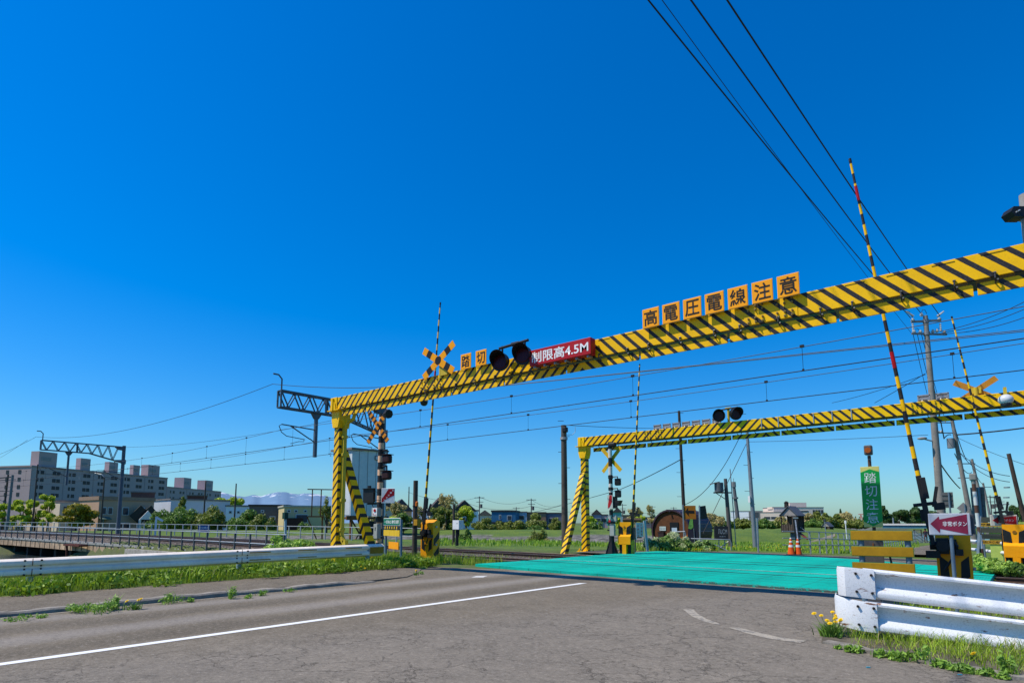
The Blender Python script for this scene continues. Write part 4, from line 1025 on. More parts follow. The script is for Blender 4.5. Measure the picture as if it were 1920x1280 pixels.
# green stop board near the far verge
pA, pB = at_y(720, 1000, 12.9), at_y(749, 1000, 12.35)
yaw = math.atan2(pB.y - pA.y, pB.x - pA.x)
t = thing('stop_board', 'green and yellow stop boards on two blue grey posts beside the guardrail end', 'sign', (pA.x, pA.y, .03), yaw)
L = (pB - pA).length
for x in (.08, L + .03):
    mb = MB(); mb.bar((x + .05, .04, -.05), (x - .0, .04, 1.44), .06); mb.build('post', BLUEGREY, t)
mb = MB(); mb.box((L / 2, 0, 1.37), (L + .06, .02, .21)); gb = mb.build('green_board', pm('deep_green_board', (.01, .17, .10), .5), t)
mb = MB(); mb.box((L / 2, .004, 1.37), (L + .10, .016, .245)); mb.build('rim', LETW, gb)
lettering('一旦停止 踏切注意', L * .92, .11, LETW, gb, (L / 2, -.0125, 1.37), .01)
mb = MB(); mb.box((L / 2 + .02, 0, 1.19), (L - .06, .02, .12)); cb = mb.build('chevron_board', BLACK, t)
mb = MB()
for k in range(6):
    x = .10 + k * (L - .16) / 6; s = .09
    mb.prism([(x, 1.145), (x + s, 1.145), (x + s * 1.0, 1.19), (x + s * .5, 1.235), (x + s * .1, 1.2)], 'y', -.014, -.0105)
mb.build('arrow', REFYB, cb)
mb = MB(); mb.box((L / 2, 0, 1.01), (L + .04, .02, .19)); mb.build('yellow_board', REFYB, t)
mb = MB(); mb.box((L / 2 + .24, 0, .62), (L * .62, .02, .22)); mb.build('orange_board', SIGN_ORANGE, t)

# short dark pole with beacon
p = on_ground(777, 1040, .1); p = Vector((-16.75, 14.55, .04)) if False else at_y(777, 1040, 14.9); p.z = .0
t = thing('signal_post', 'short dark post with a small orange beacon and ochre box by the barrier machine', 'post', tuple(p))
mb = MB(); mb.cyl((0, 0, 0), (0, 0, 2.92), .095, .085, n=16); mb.build('pole', DKCONC, t, True)
mb = MB(); mb.cyl((.13, -.04, 1.98), (.13, -.04, 2.10), .055, n=12); mb.sphere((.13, -.04, 2.10), .055, 10); mb.build('beacon', pm('orange_beacon', (.70, .17, .01), .3), t)
mb = MB(); mb.bar((0, 0, 1.98), (.14, -.04, 1.98), .05); mb.cyl((0, 0, 1.95), (0, 0, 2.0), .1); mb.cyl((0, 0, 1.2), (0, 0, 1.26), .105); mb.cyl((0, 0, .95), (0, 0, .99), .105); mb.build('bracket', BLACK, t)
mb = MB(); mb.box((.18, -.06, 1.38), (.20, .16, .22), bev=.01); mb.build('ochre_box', pm('ochre_box', (.45, .24, .01), .5), t)
p = at_y(858, 1025, 23.6)
t = thing('equipment_box', 'white equipment box on a black post across the tracks', 'equipment box', (p.x, p.y, grade(p.x)), R(-2))
mb = MB(); mb.box((.02, 0, 1.12), (.50, .36, .50), bev=.012); mb.build('cabinet', WHITEP, t)
mb = MB(); mb.cyl((-.05, 0, 0), (-.05, 0, .9), .09, n=12); mb.tube([(.1, 0, .9), (.09, 0, .6), (.0, -.02, .4), (-.02, -.04, 0)], .035); mb.build('post', BLACK, t)
mb = MB(); mb.box((.12, -.182, 1.2), (.12, .004, .04)); mb.build('nameplate', GREYP, t)
p2 = at_y(851, 960, 24.4)
t = thing('short_pole', 'bare dark pole standing behind the white equipment box', 'pole', (p2.x, p2.y, grade(p2.x)))
mb = MB(); mb.cyl((0, 0, 0), (0, 0, p2.z + .3), .08, .07, n=12); mb.build('pole', DKCONC, t, True)

# ================================================================ poles
def pole(label, px, py_top, d, r0, r1, m, z0=-.2, rungs=0, cat='utility pole', name='utility_pole', group=None, lean=(0, 0)):
    top = at_depth(px, py_top, d)
    t = thing(name, label, cat, (top.x, top.y, z0), 0, group)
    mb = MB(); mb.cyl((-lean[0], -lean[1], 0), (0, 0, top.z - z0), r0, r1, n=14); mb.build('shaft', m, t, True)
    if rungs:
        mb = MB()
        for k in range(rungs):
            z = 1.8 + k * .8; s = 1 if k % 2 else -1
            mb.cyl((0, 0, z), (s * RX * .30, s * RY * .30, z), .014, n=6)
        mb.build('climbing_rung', DARKST, t)
    return t, top.z - z0
INS = pm('insulator', (.55, .53, .50), .3)
# concrete pole with a big black case by the tracks
t, H = pole('stout dark concrete pole beside the far striped column', 1057, 797, 30.5, .165, .14, pm('weathered_pole', (.10, .085, .07), .85, var=.3, scale=2), -.05, 8)
mb = MB(); mb.cyl((0, 0, H - .75), (0, 0, H - .62), .19, n=14); mb.tube([(.1, 0, H - .5), (.4, .2, H - .5), (.5, .3, H - .35), (.5, .3, H - .1)], .012); mb.build('band', GREYB, t)
mb = MB(); mb.box((.12, -.05, H - .25), (.22, .25, .26), bev=.04); mb.build('lamp', BLACK, t)
# leaning pole behind the barrel hut
t, H = pole('slim leaning dark pole rising behind the rounded brown hut', 1273, 770, 40, .13, .085, pm('creosote_pole', (.05, .04, .035), .85, var=.3), -.3, 10, lean=(-.12, -.10))
# pale grey pole
t, H = pole('thin pale grey pole with climbing rungs on the meadow edge', 1400, 800, 37.0, .14, .085, pm('pale_steel_pole', (.24, .27, .30), .5, .3), -.1, 9, lean=(-.15, -.12))
mb = MB(); mb.box((0, -.12, 2.9), (.12, .1, .4)); mb.build('white_band', LETW, t)
# pole carrying a grey box
t, H = pole('dark pole carrying a grey cabinet with a brown awning', 1360, 897, 37.5, .14, .10, pm('brown_grey_pole', (.10, .09, .085), .8), -.1, 0, lean=(-.12, -.1))
c = Vector((-.42 * RX, -.42 * RY, H - .55))
mb = MB(); mb.cyl(c + Vector((0, 0, -.28)), c + Vector((0, 0, .3)), .27, n=18); mb.build('cabinet', pm('dark_grey_cabinet', (.10, .115, .13), .5), t, True)
mb = MB(); mb.bar(c + Vector((-.5 * RX, -.5 * RY, .22)), c + Vector((.0, 0, .34)), .4, .05); mb.build('awning', pm('brown_awning', (.16, .08, .06), .6), t)
mb = MB(); mb.bar(c + Vector((-.35 * RX, -.35 * RY, -.32)), c + Vector((.75 * RX, .75 * RY, -.32)), .08); mb.bar(c + Vector((-.2 * RX, -.2 * RY, -.34)), Vector((0, 0, H - 1.3)), .04); mb.build('bracket', DARKST, t)
mb = MB(); mb.cyl((.5 * RX, .5 * RY, -.1), (.32 * RX, .32 * RY, H + .6), .03, n=8); mb.build('conduit', STEEL, t)

# high voltage pole near the road, with two cross arms
P1 = at_depth(1735, 592, 28)
t = thing('utility_pole', 'tall concrete pole with two crossarms of white insulators behind the far beam', 'utility pole', (P1.x, P1.y, -.1))
H = P1.z + .1; lx, ly = -.28, -.23
mb = MB(); mb.cyl((-.62 * RX * .0, 0, 0), (0, 0, H), .185, .10, n=16); mb.build('shaft', CONCR, t, True)
def across(k, z): return Vector((k * RX, k * RY, z))
mb = MB(); mb.bar(across(-.70, H - .30), across(.72, H - .22), .09); mb.bar(across(-.72, H - .88), across(.95, H - .92), .08); mb.cyl((0, 0, H - .36), (0, 0, H - .18), .13); mb.cyl((0, 0, H - .96), (0, 0, H - .8), .14); mb.build('crossarm', pm('grey_crossarm', (.22, .22, .22), .5, .4), t)
mb = MB()
for k, z in ((-.62, H - .28), (-.18, H - .02), (.66, H - .22), (-.6, H - .85), (-.3, H - .86), (.3, H - .84), (.5, H - .82), (.85, H - .88)):
    mb.cyl(across(k, z), across(k, z + .16), .06, .045, n=10); mb.cyl(across(k, z + .05), across(k, z + .08), .085, n=10)
for k, s in ((-.62, -1), (.66, 1)):
    for j in range(4): mb.sphere(across(k + s * .02, H - .42 - j * .1), .05, 8)
for k in (-.82, .82): mb.cyl(across(k * .7, H - .02), across(k * 1.1, H + .22), .05, .03, n=8)
mb.build('insulator', INS, t, True)
mb = MB()
for a in ([(-.62, H - .1), (-.75, H + .2), (-.95, H + .25)], [(-.18, H + .12), (-.12, H + .3), (.0, H + .3), (.08, H + .1)], [(.5, H - .7), (.62, H - .6), (.75, H - .7)], [(-.6, H - .72), (-.45, H - .62), (-.3, H - .74)]): mb.tube([across(*q) for q in a], .012)
mb.build('jumper', BLACK, t)
mb = MB(); mb.bar(across(-.10, 5.25), across(-.55, 5.38), .05); mb.prism([(0, 0), (.001, 0), (0, .001)], 'z', 0, .001); lp = across(-.62, 5.40); mb.sphere(lp, .12, 10, (1.7, 1.3, .6)); mb.build('street_lamp', pm('lamp_grey', (.30, .31, .32), .4), t, True)
mb = MB(); mb.box(across(-.1, 4.9) + Vector((0, 0, -.6)), (.10, .12, .4)); mb.build('pale_plate', pm('peach_plate', (.55, .36, .22), .6), t)
# second pole with transformer
P2 = at_depth(1785, 787, 43)
t = thing('utility_pole', 'concrete pole with a grey transformer drum and hanging cables', 'utility pole', (P2.x, P2.y, -.1)); H2 = P2.z + .1
mb = MB(); mb.cyl((.9 * RX, .9 * RY, 0), (0, 0, H2), .19, .11, n=14); mb.build('shaft', CONCR, t, True)
mb = MB(); mb.bar(across(-1.5, H2 - .2), across(.1, H2 - .2), .07); mb.bar(across(-1.2, H2 - .95), across(.25, H2 - .95), .07)
for k in (-1.3, -.9, -.5): mb.bar(across(k, H2 - .2), across(k + .05, H2 + .1), .05)
mb.build('crossarm', pm('grey_crossarm', (.22, .22, .22), .5, .4), t)
mb = MB(); mb.cyl(across(-.22, H2 - 2.05), across(-.22, H2 - 1.35), .24, n=14); mb.build('transformer', pm('transformer_grey', (.20, .21, .22), .5), t, True)
mb = MB()
for j in range(4): mb.sphere(across(-1.2 + j * .12, H2 - .9 + .06 * (j % 2)), .09, 8)
mb.build('insulator', INS, t, True)
P3 = at_depth(1822, 860, 63)
t = thing('utility_pole', 'third concrete pole down the row, behind the leaning rusty post', 'utility pole', (P3.x, P3.y, -.2)); H3 = P3.z + .2
mb = MB(); mb.cyl((1.1 * RX, 1.1 * RY, 0), (0, 0, H3), .19, .12, n=12); mb.build('shaft', CONCR, t, True)
mb = MB(); mb.bar(across(-1.6, H3 - .5), across(.3, H3 - .5), .1); mb.bar(across(-1.6, H3 - 2.), across(.3, H3 - 2.), .1); mb.build('crossarm', STEEL, t)
P4 = at_depth(1843, 905, 88)
t = thing('utility_pole', 'farthest slim pole of the roadside row, beyond the grey board', 'utility pole', (P4.x, P4.y, -.3))
mb = MB(); mb.cyl((.9 * RX, .9 * RY, 0), (0, 0, P4.z + .3), .19, .13, n=10); mb.build('shaft', CONCR, t, True)
mb = MB(); mb.bar(across(-1.2, P4.z - .3), across(1.2, P4.z - .3), .1); mb.build('crossarm', STEEL, t)
t, H5 = pole('dark brown pole with bands behind the raised far arm', 1891, 850, 27, .10, .08, pm('brown_pole', (.085, .06, .048), .85, var=.3, scale=2), -.1, 0, lean=(-.5, -.42))
mb = MB()
for z in (H5 - 1.55, H5 - 2.0, H5 - 2.3): mb.cyl((-.5 * (1 - z / H5), -.42 * (1 - z / H5), z), (-.5 * (1 - z / H5), -.42 * (1 - z / H5), z + .05), .115, n=12)
mb.build('band', STEEL, t)
# pale pole at the edge with black loudspeaker box
p = at_depth(1924, 365, 11)
t = thing('utility_pole', 'pale concrete pole top with an angular black lamp, above the near beam', 'utility pole', (p.x, p.y, 0))
mb = MB(); mb.cyl((0, 0, 0), (0, 0, p.z), .15, .115, n=18); mb.build('shaft', pm('pale_concrete', (.34, .31, .29), .85, var=.2, scale=3), t, True)
c = at_depth(1901, 402, 10.9) - Vector((p.x, p.y, 0))
mb = MB()
M = Matrix.Rotation(YAW, 3, 'Z')
pr = [(-.15, .0), (-.09, .10), (.14, .10), (.14, -.10), (-.08, -.10)]
vs = [c + M @ Vector((a, y, z)) for y in (-.12, .12) for a, z in pr]
mb.add(vs, [(4, 3, 2, 1, 0), (5, 6, 7, 8, 9)] + [(i, (i + 1) % 5, (i + 1) % 5 + 5, i + 5) for i in range(5)]); mb.build('lamp', BLACK, t)
mb = MB(); mb.box(c + M @ Vector((-.01, -.125, .01)), (.05, .02, .02), rot=(0, R(-30), YAW)); mb.box(c + M @ Vector((-.06, -.125, -.02)), (.03, .02, .015), rot=(0, R(-40), YAW)); mb.build('painted_glint', LETW, t)  # small white bars painted as glints on the black lamp
mb = MB(); mb.cyl((0, 0, c.z - .02), (0, 0, c.z + .08), .16, n=16); mb.build('band', STEEL, t)

# board backs and posts beyond the tracks at the road
def board_back(label, px, py, d, w, h, diamond=False, m=None):
    p = at_depth(px, py, d)
    t = thing('road_sign', label, 'road sign', (p.x, p.y, 0), facing(p))
    mb = MB(); mb.box((0, 0, p.z), (w, .02, h), rot=(0, R(45), 0) if diamond else None); s = mb.build('panel', m or pm('sign_rear', (.13, .13, .125), .6, .3, var=.2), t)
    mb = MB()
    for k in (-.3, 0, .3): mb.box((0, -.02, p.z + k * h), (w * .95, .02, .03), rot=None)
    if not diamond: mb.build('stiffener', pm('stiffener', (.08, .08, .08), .5), s)
    mb = MB(); mb.cyl((.05, -.05, -.1), (.05, -.05, p.z + h * .5), .035, n=10); mb.build('post', BLUEGREY, t)
    return t
board_back('grey rectangular sign back beside the tall concrete pole', 1777, 937, 24, .36, .62)
board_back('small diamond sign back hanging before the transformer pole', 1807, 952, 30, .40, .40, True, pm('grey_diamond', (.22, .22, .22), .5))
board_back('tall narrow dark board behind the leaning rusty post', 1835, 948, 20.5, .38, 1.25)
p = at_depth(1843, 1050, 17.5)
t = thing('leaning_post', 'white and rust banded post topped by a grey lamp box', 'post', (p.x, p.y, grade(p.x)))
z1 = at_depth(1837, 893, 17.5).z
mb = MB(); mb.cyl((0, 0, 0), (-.06, -.05, z1 - .15), .05, n=12); mb.build('post', stripe_mat('rust_bands', 'z', .62, .36, (.66, .64, .62), (.10, .045, .03), .35), t, True)
mb = MB(); mb.box((-.06, -.05, z1 - .02), (.17, .16, .2), bev=.03); mb.cyl((-.06, -.05, z1 - .2), (-.06, -.05, z1 - .1), .055); mb.build('lamp', pm('lamp_box_grey', (.23, .22, .20), .6), t)
mb = MB(); mb.bar((-.2 * RX, -.2 * RY, 0), (.02, .0, 1.55), .06); mb.build('stay', STEEL, t)
# low white rail and yellow green boards
pa_, pb_ = at_depth(1822, 1037, 22), at_depth(1892, 1040, 19)
t = thing('guardrail', 'short low white pipe rail beyond the tracks beside the leaning rusty post', 'guardrail', (pa_.x, pa_.y, 0), group='white guardrails')
for z in (.42, .72):
    mb = MB(); mb.cyl((pa_.x, pa_.y, z), (pb_.x, pb_.y, z), .055, n=10); mb.build('rail', WHITEP, t, True, world=True)
for k in (.25, .65, 1):
    q = pa_.lerp(pb_, k); mb = MB(); mb.cyl((q.x, q.y, -.1), (q.x, q.y, .74), .06, n=10); mb.build('post', WHITEP, t, True, world=True)
p = at_depth(1868, 985, 19.5)
t = thing('advert_board', 'stack of dark and ochre boards on yellow green posts behind the white rail', 'sign board', (p.x, p.y, 0), facing(p))
for k, (dz, mm) in enumerate(((1.52, 'd'), (1.36, 'o'), (1.18, 'd'), (.98, 'd2'), (.80, 'o'))):
    mb = MB(); mb.box((0, 0, dz - .05), (1.02, .03, .16 if mm != 'o' else .12)); bo = mb.build('board', pm('ochre_board', (.45, .25, .02), .5) if mm == 'o' else pm('dark_olive_board', (.06, .065, .05), .6), t)
    if mm == 'o': lettering('広域街道' if k == 4 else '交差点注意', .7, .07, LETB, bo, (-.05, -.018, dz - .05), .02)
for x in (-.05, .42):
    mb = MB(); mb.box((x, .03, .62), (.30 if x < .1 else .1, .03, .9)); mb.build('post_panel', pm('yellow_green', (.42, .55, .12), .5), t)
mb = MB(); mb.box((.62, .05, 1.36), (.7, .03, .07)); mb.build('top_strip', pm('yellow_green', (.42, .55, .12), .5), t)

# ================================================================ overhead line masts
MAST = pm('mast_steel', (.085, .10, .125), .5, .3, var=.2)
def cantilever(t, x, y, z, dirn, s=1.):
    """register arm assembly carrying the wires, reaching out from a drop post"""
    g = MB(); k = dirn * s
    g.cyl((x, y, z + .95), (x, y + k * 2.05, z + 1.02), .032); g.cyl((x, y + k * 1.55, z + 1.0), (x, y + k * .35, z + .40), .032); g.cyl((x, y + k * .35, z + .42), (x, y, z + .22), .03)
    g.tube([(x, y + k * 2.05, z + 1.02), (x, y + k * 2.2, z + .92), (x, y + k * 2.05, z + .6), (x, y + k * 1.75, z + .42), (x, y + k * .65, z + .34)], .022)
    g.tube([(x, y + k * .72, z + .36), (x, y + k * .7, z + .22), (x, y + k * 1.0, z + .2), (x, y + k * 1.5, z + .03)], .016)
    c = g.build('cantilever', DARKST, t, True, world=True)
    g = MB(); g.cyl((x, y + k * .12, z + .955), (x, y + k * .42, z + .965), .06, n=10); g.cyl((x, y + k * .10, z + .27), (x, y + k * .36, z + .42), .06, n=10); g.build('insulator', pm('brown_insulator', (.30, .15, .08), .35), c, True, world=True)
def truss_mast(X, Yoff, label, zb, zt=8.0, inner=True, tipY=16.45):
    y0 = 23.4 + Yoff; t = thing('overhead_line_mast', label, 'railway mast', (X, y0, zb), group='overhead line masts along the tracks')
    mb = MB(); mb.cyl((X, y0, zb - .3), (X, y0, zt + .55), .19, .16, n=14); mb.build('mast', MAST, t, True, world=True)
    yt = tipY + Yoff; zt1, zb1 = zt + .40, zt - .50
    fr = MB(); w = .34
    def bot(y): return zb1 - .75 * max(0, (y - (y0 - 3.0)) / 3.0)
    for sx in (-w / 2, w / 2):
        fr.bar((X + sx, yt, zt1), (X + sx, y0, zt1), .085); fr.bar((X + sx, yt, zb1), (X + sx, y0 - 3, zb1), .085); fr.bar((X + sx, y0 - 3, zb1), (X + sx, y0, bot(y0)), .085)
        fr.bar((X + sx, yt, zb1), (X + sx, yt, zt1), .075)
        n = 7; st = (y0 - .5 - yt) / n
        for i in range(n):
            a = yt + i * st; fr.bar((X + sx, a, zt1), (X + sx, a + st / 2, bot(a + st / 2)), .06); fr.bar((X + sx, a + st / 2, bot(a + st / 2)), (X + sx, a + st, zt1), .05)
    n = 9
    for i in range(n + 1):
        a = yt + (y0 - yt) * i / n; fr.bar((X - w / 2, a, zt1), (X + w / 2, a, zt1), .05); fr.bar((X - w / 2, a, bot(a)), (X + w / 2, a, bot(a)), .05)
    fr.bar((X, yt + 2.9, zb1), (X, yt + 2.9, zt1), .14)
    fr.build('truss_boom', MAST, t, world=True)
    mb = MB(); mb.prism([(y0 - .9, zt1 + .03), (y0 + .1, zt1 + .03), (y0 + .1, zt1 - .35), (y0 - .5, zt1 - .3)], 'x', X - .2, X + .2); mb.prism([(y0 - 1.1, bot(y0 - 1.1) - .04), (y0 + .2, bot(y0) - .1), (y0 + .2, bot(y0) + .35)], 'x', X - .2, X + .2); mb.build('gusset', MAST, t, world=True)
    yd = 18.7 + Yoff
    mb = MB(); mb.bar((X, yd, zb1), (X, yd, 5.0), .16); mb.prism([(yd - .35, zb1 + .02), (yd + .35, zb1 + .02), (yd + .12, zb1 - .35), (yd - .12, zb1 - .35)], 'x', X - .09, X + .09); mb.build('drop_post', MAST, t, world=True)
    g = 5.58
    cantilever(t, X, yd, g + .0, -1); cantilever(t, X, y0 - .15, g, -1)
    mb = MB(); mb.tube([(X, yt + .1, zt1), (X, yt + .1, zt1 + .65), (X, yt - .1, zt1 + .85), (X, yt - .4, zt1 + .85)], .045); hk = mb.build('hook', MAST, t, True, world=True)
    mb = MB()
    for j in range(4): mb.cyl((X, yt - .42, zt1 + .74 - j * .12), (X, yt - .42, zt1 + .68 - j * .12), .08, .05, n=10)
    mb.build('insulator', INS, hk, world=True)
    return Vector((X, yt - .42, zt1 + .28)), Vector((X, y0, zt + .4))
hook2, mt2 = truss_mast(-29.8, 0, 'near overhead line mast with truss boom behind the near striped column', grade(-29.8))
hook1, mt1 = truss_mast(-70.5, bend(-70.5) + .3, 'distant overhead line mast with truss boom in front of the apartment block', grade(-70.5), 8.75)
p = at_depth(24, 890, 92)
t = thing('overhead_line_mast', 'plain grey mast before the young street trees, farthest along the bridge', 'railway mast', (p.x, p.y, 0), group='overhead line masts along the tracks')
mb = MB(); mb.cyl((-.6, 0, -.5), (0, 0, p.z), .22, .17, n=12); mb.build('mast', pm('grey_mast', (.16, .18, .19), .6), t, True)
mb = MB(); mb.bar((0, 0, p.z - .3), (-2.2 * RX, -2.2 * RY, p.z - .5), .15); mb.bar((-.1, 0, p.z - 3.), (-2.6 * RX, -2.6 * RY, p.z - 3.4), .08); mb.bar((-.1, 0, p.z - 4.4), (-2.2 * RX, -2.2 * RY, p.z - 3.6), .06); mb.build('bracket_arm', DARKST, t)
p = at_depth(16, 885, 115)
t = thing('utility_pole', 'dark pole with short crossarms standing over the street trees', 'utility pole', (p.x, p.y, -.4))
mb = MB(); mb.cyl((-1.2, 0, 0), (0, 0, p.z), .2, .14, n=10); mb.build('shaft', DKCONC, t, True)
mb = MB(); mb.bar(across(-2.2, p.z - 1.2), across(1.5, p.z - 1.0), .12); mb.bar(across(-1.8, p.z - 3.2), across(1.2, p.z - 3.2), .12); mb.build('crossarm', DARKST, t)

# ================================================================ wires
WIRE = pm('wire_dark', (.02, .02, .022), .6); WIREG = pm('wire_grey', (.09, .095, .10), .6)
def wire(label, pts, r, m=WIRE, sag=0., drops=None, group=None, n=24):
    pts = [Vector(p) for p in pts]; path = []
    for i, (a, c) in enumerate(zip(pts[:-1], pts[1:])):
        for k in range(n + (i == len(pts) - 2)):
            f = k / n; q = a.lerp(c, f); q.z -= sag * 4 * f * (1 - f); path.append(q)
    o = thing('overhead_wire', label, 'wire', tuple(path[0]), group=group)
    mb = MB(); mb.tube(path, r, 5); mb.build('cable', m, o, world=True)
    return o
def track_wires(yc, first):
    pts = [Vector((x, yc + bend(x), 5.33 - .0022 * x)) for x in np.linspace(-120, 30, 60)]
    nm = 'track nearer the road' if first else 'track nearer the river'
    t = thing('overhead_wire', 'contact wire stretched along the ' + nm, 'wire', tuple(pts[0]), group='contact wires over the tracks')
    mb = MB(); mb.tube(pts, .014, 5); mb.build('cable', WIRE, t, world=True)
    def mz(x):
        spans = [(-120, -70.5), (-70.5, -29.8), (-29.8, 11)] + [(11, 50)]
        for a, c in spans:
            if a <= x <= c: f = (x - a) / (c - a); return 5.33 - .0022 * x + (.98 - .36 * 4 * f * (1 - f))
        return 6
    mp_ = [Vector((x, yc + bend(x), mz(x))) for x in np.linspace(-119, 30, 100)]
    t = thing('overhead_wire', 'carrier wire with droppers above the ' + nm, 'wire', tuple(mp_[0]), group='carrier wires over the tracks')
    mb = MB(); mb.tube(mp_, .011, 5); mb.build('cable', WIREG, t, world=True)
    for x in np.arange(-116 + first * 2., 29, 5.):
        mb = MB(); y = yc + bend(x); mb.cyl((x, y, 5.33 - .0022 * x), (x, y, mz(x)), .006, n=4); mb.box((x, y, mz(x) + .02), (.10, .06, .07)); mb.box((x, y, 5.35 - .0022 * x), (.05, .04, .06)); mb.build('dropper', WIRE, t, world=True)
track_wires(16.85, True); track_wires(20.4, False)
e1 = at_y(745, 711, hook2.y); e2 = at_y(1925, 515, hook2.y)
wire('feeder wire hung from the hooks of the two truss masts', [Vector((-110, hook1.y - 2, 9.2)), hook1, hook2, e2], .014, WIRE, 1.0)
for k in (0, 1):
    a, c = at_y(700, 747, 21.9), at_y(1950, 618 - k * 3, 21.9 + .35 * k)
    wire(['paired grey feeder wire passing under the near beam, lower strand', 'paired grey feeder wire passing under the near beam, upper strand'][k], [Vector((-29.8, 22.6, a.z + .25)), a, Vector((c.x, c.y, c.z))], .014, WIREG, .04)
a = at_depth(205, 872, 82); 
wire('thin return wire from the distant mast down past the apartment roofs', [mt1, mt2], .012, WIRE, .55)
wire('thin wire from the distant mast out over the apartment roof', [mt1 + Vector((0, -8, -.1)), at_depth(-40, 878, 130)], .014, WIRE, .3)
# high voltage lines over the road
for i, (px, k, r, z) in enumerate(((1215, -.72, .017, -.1), (1241, -.74, .008, -.85), (1295, -.2, .017, .12), (1363, .70, .017, .0))):
    a = P1 + Vector((k * RX, k * RY, z)); c = at_depth(px, 0, 10.8 - .25 * i); d = (c - a); e = a + d * 2.2; e.z = c.z + .35
    wire(['power line crossing the open sky, end of the bundle away from the raised arm', 'hair thin power line between two thicker ones in the open sky', 'power line crossing the open sky, beside the hair thin one', 'power line crossing the open sky, passing behind the tallest raised arm'][i], [a, c + Vector((0, 0, -.0)), e], r, WIRE, .12, n=30)
for i, (k, y) in enumerate(((.62, 555), (.7, 575), (.9, 592))):
    a = P1 + Vector((k * RX, k * RY, -.78 - .05 * i)); c = at_depth(1985, (530, 548, 568)[i], 24)
    wire(['power line sweeping off the lower crossarm, uppermost of three', 'power line sweeping off the lower crossarm, middle of three', 'power line sweeping off the lower crossarm, lowest of three'][i], [a, c], .016, WIRE, .28)
for i, (k, z) in enumerate(((-1.3, .05), (-.9, .05), (-.5, .05))):
    a = P1 + Vector((k * .5 * RX, k * .5 * RY, -.95)); wire(['cable from the tall pole to the transformer pole, outermost', 'cable from the tall pole to the transformer pole, middle one', 'cable from the tall pole to the transformer pole, inner one'][i], [a, P2 + Vector((k * RX, k * RY, z))], .014, WIRE, .25)
wire('thick looping cable drooping between the tall pole and transformer pole', [P1 + across(.1, -4.4), at_depth(1764, 870, 33), at_depth(1800, 915, 42)], .035, WIRE, .1)
wire('thick cable arching from the tall pole to the transformer drum', [P1 + across(.1, -3.4), at_depth(1770, 822, 34), at_depth(1783, 815, 42.5)], .03, WIRE, -.1)
wire('black bundle of cables running off the transformer pole past the raised arm', [at_depth(1790, 815, 43), at_depth(1935, 800, 40)], .05, WIRE, .05)
wire('thin cable from the transformer pole to beyond the brown pole', [at_depth(1795, 820, 43), at_depth(1935, 875, 34)], .014, WIRE, .1)
for i in range(2): wire(['cable dipping onto the brown pole, upper strand', 'cable dipping onto the brown pole, lower strand'][i], [at_depth(1797, 845, 43), at_depth(1893, 892 + 11 * i, 27)], .016, WIRE, .35 + .12 * i)
for i, (a, c) in enumerate((((1790, 800, 43), (1818, 868, 63)), ((1790, 850, 43), (1822, 885, 63)), ((1818, 862, 63), (1845, 908, 88)))):
    wire(['upper cable between the second and third roadside poles', 'lower cable between the second and third roadside poles', 'cable between the third and fourth roadside poles'][i], [at_depth(*a), at_depth(*c)], .03, WIRE, .6)
wire('stay wire from the slim leaning pole down behind the far beam', [at_depth(1278, 860, 40), at_depth(1160, 918, 60), at_depth(990, 962, 110)], .03, WIRE, .1)
wire('sagging cable from behind the far beam to the rounded hut', [at_depth(1392, 808, 38), at_depth(1285, 945, 41)], .02, WIRE, .8)
wire('stay cable from the pale grey pole down past the meadow', [at_depth(1399, 832, 37), at_depth(1318, 1000, 35)], .018, WIRE, .0)
wire('thin wire from the pale grey pole to the tall concrete pole', [at_depth(1402, 828, 37), at_depth(1740, 815, 28)], .012, WIRE, .05)
wire('thin wire from the stout dark pole along the far beam', [at_depth(1066, 797, 30.5), at_depth(1273, 803, 40)], .014, WIRE, .05)
wire('thin slanting wire from behind the far beam towards the tall pole', [at_depth(1640, 755, 34), at_depth(1735, 700, 28)], .015, WIRE, .02)
wire('second slanting wire rising to the tall concrete pole', [at_depth(1560, 755, 40), at_depth(1735, 702, 28)], .015, WIRE, .1)
# ================================================================ railway bridge and railings
t = thing('railway_bridge', 'low railway bridge with tan concrete edge over a dark river gap', 'bridge', (-60, 14, 0))
def rp(x, y, z): return Vector((x, y + bend(x), grade(x) + z))
xs = np.linspace(-125, -36, 40)
EDGEC = pm('tan_concrete', (.50, .35, .22), .9, var=.45, scale=1.2, bmp=.3)
mb = MB(); mb.sweep([(0, -.95), (0, -.42), (-.5, -.42), (-.5, -.95)], [rp(x, 14.3, 0) for x in xs], closed=True); mb.build('deck_edge', EDGEC, t, world=True)
mb = MB()
for x in np.arange(-124, -36, 1.1): q = rp(x, 14.29, -.68); mb.box(q, (.05, .03, .5))
mb.build('edge_joint', pm('dark_joint', (.05, .035, .025), .9), t, world=True)
mb = MB(); mb.sweep([(.0, -.42), (.0, -.27), (-.28, -.27), (-.28, -.42)], [rp(x, 14.25, 0) for x in np.linspace(-125, -27, 40)], closed=True); mb.build('kerb_beam', pm('pale_concrete_edge', (.36, .35, .32), .9, var=.3), t, world=True)
mb = MB(); mb.sweep([(.0, -2.6), (.0, -.95), (-.3, -.95), (-.3, -2.6)], [rp(x, 15.6, 0) for x in xs], closed=True); mb.build('girder', pm('weathered_girder', (.10, .095, .085), .9, var=.4), t, world=True)
mb = MB()
for x in np.arange(-100, -40, 3.2): mb.box(rp(x, 15.2, -1.6), (.5, .8, 1.3))
mb.build('stiffener', pm('dark_stiffener', (.04, .035, .03), .9), t, world=True)
mb = MB(); mb.box((-38.5, 18.6, -1.0), (9, 9.4, 1.55)); mb.build('abutment', pm('white_abutment', (.42, .38, .33), .9, var=.4, rust=(.18, .09, .05), rust_amt=.6), t, world=True)
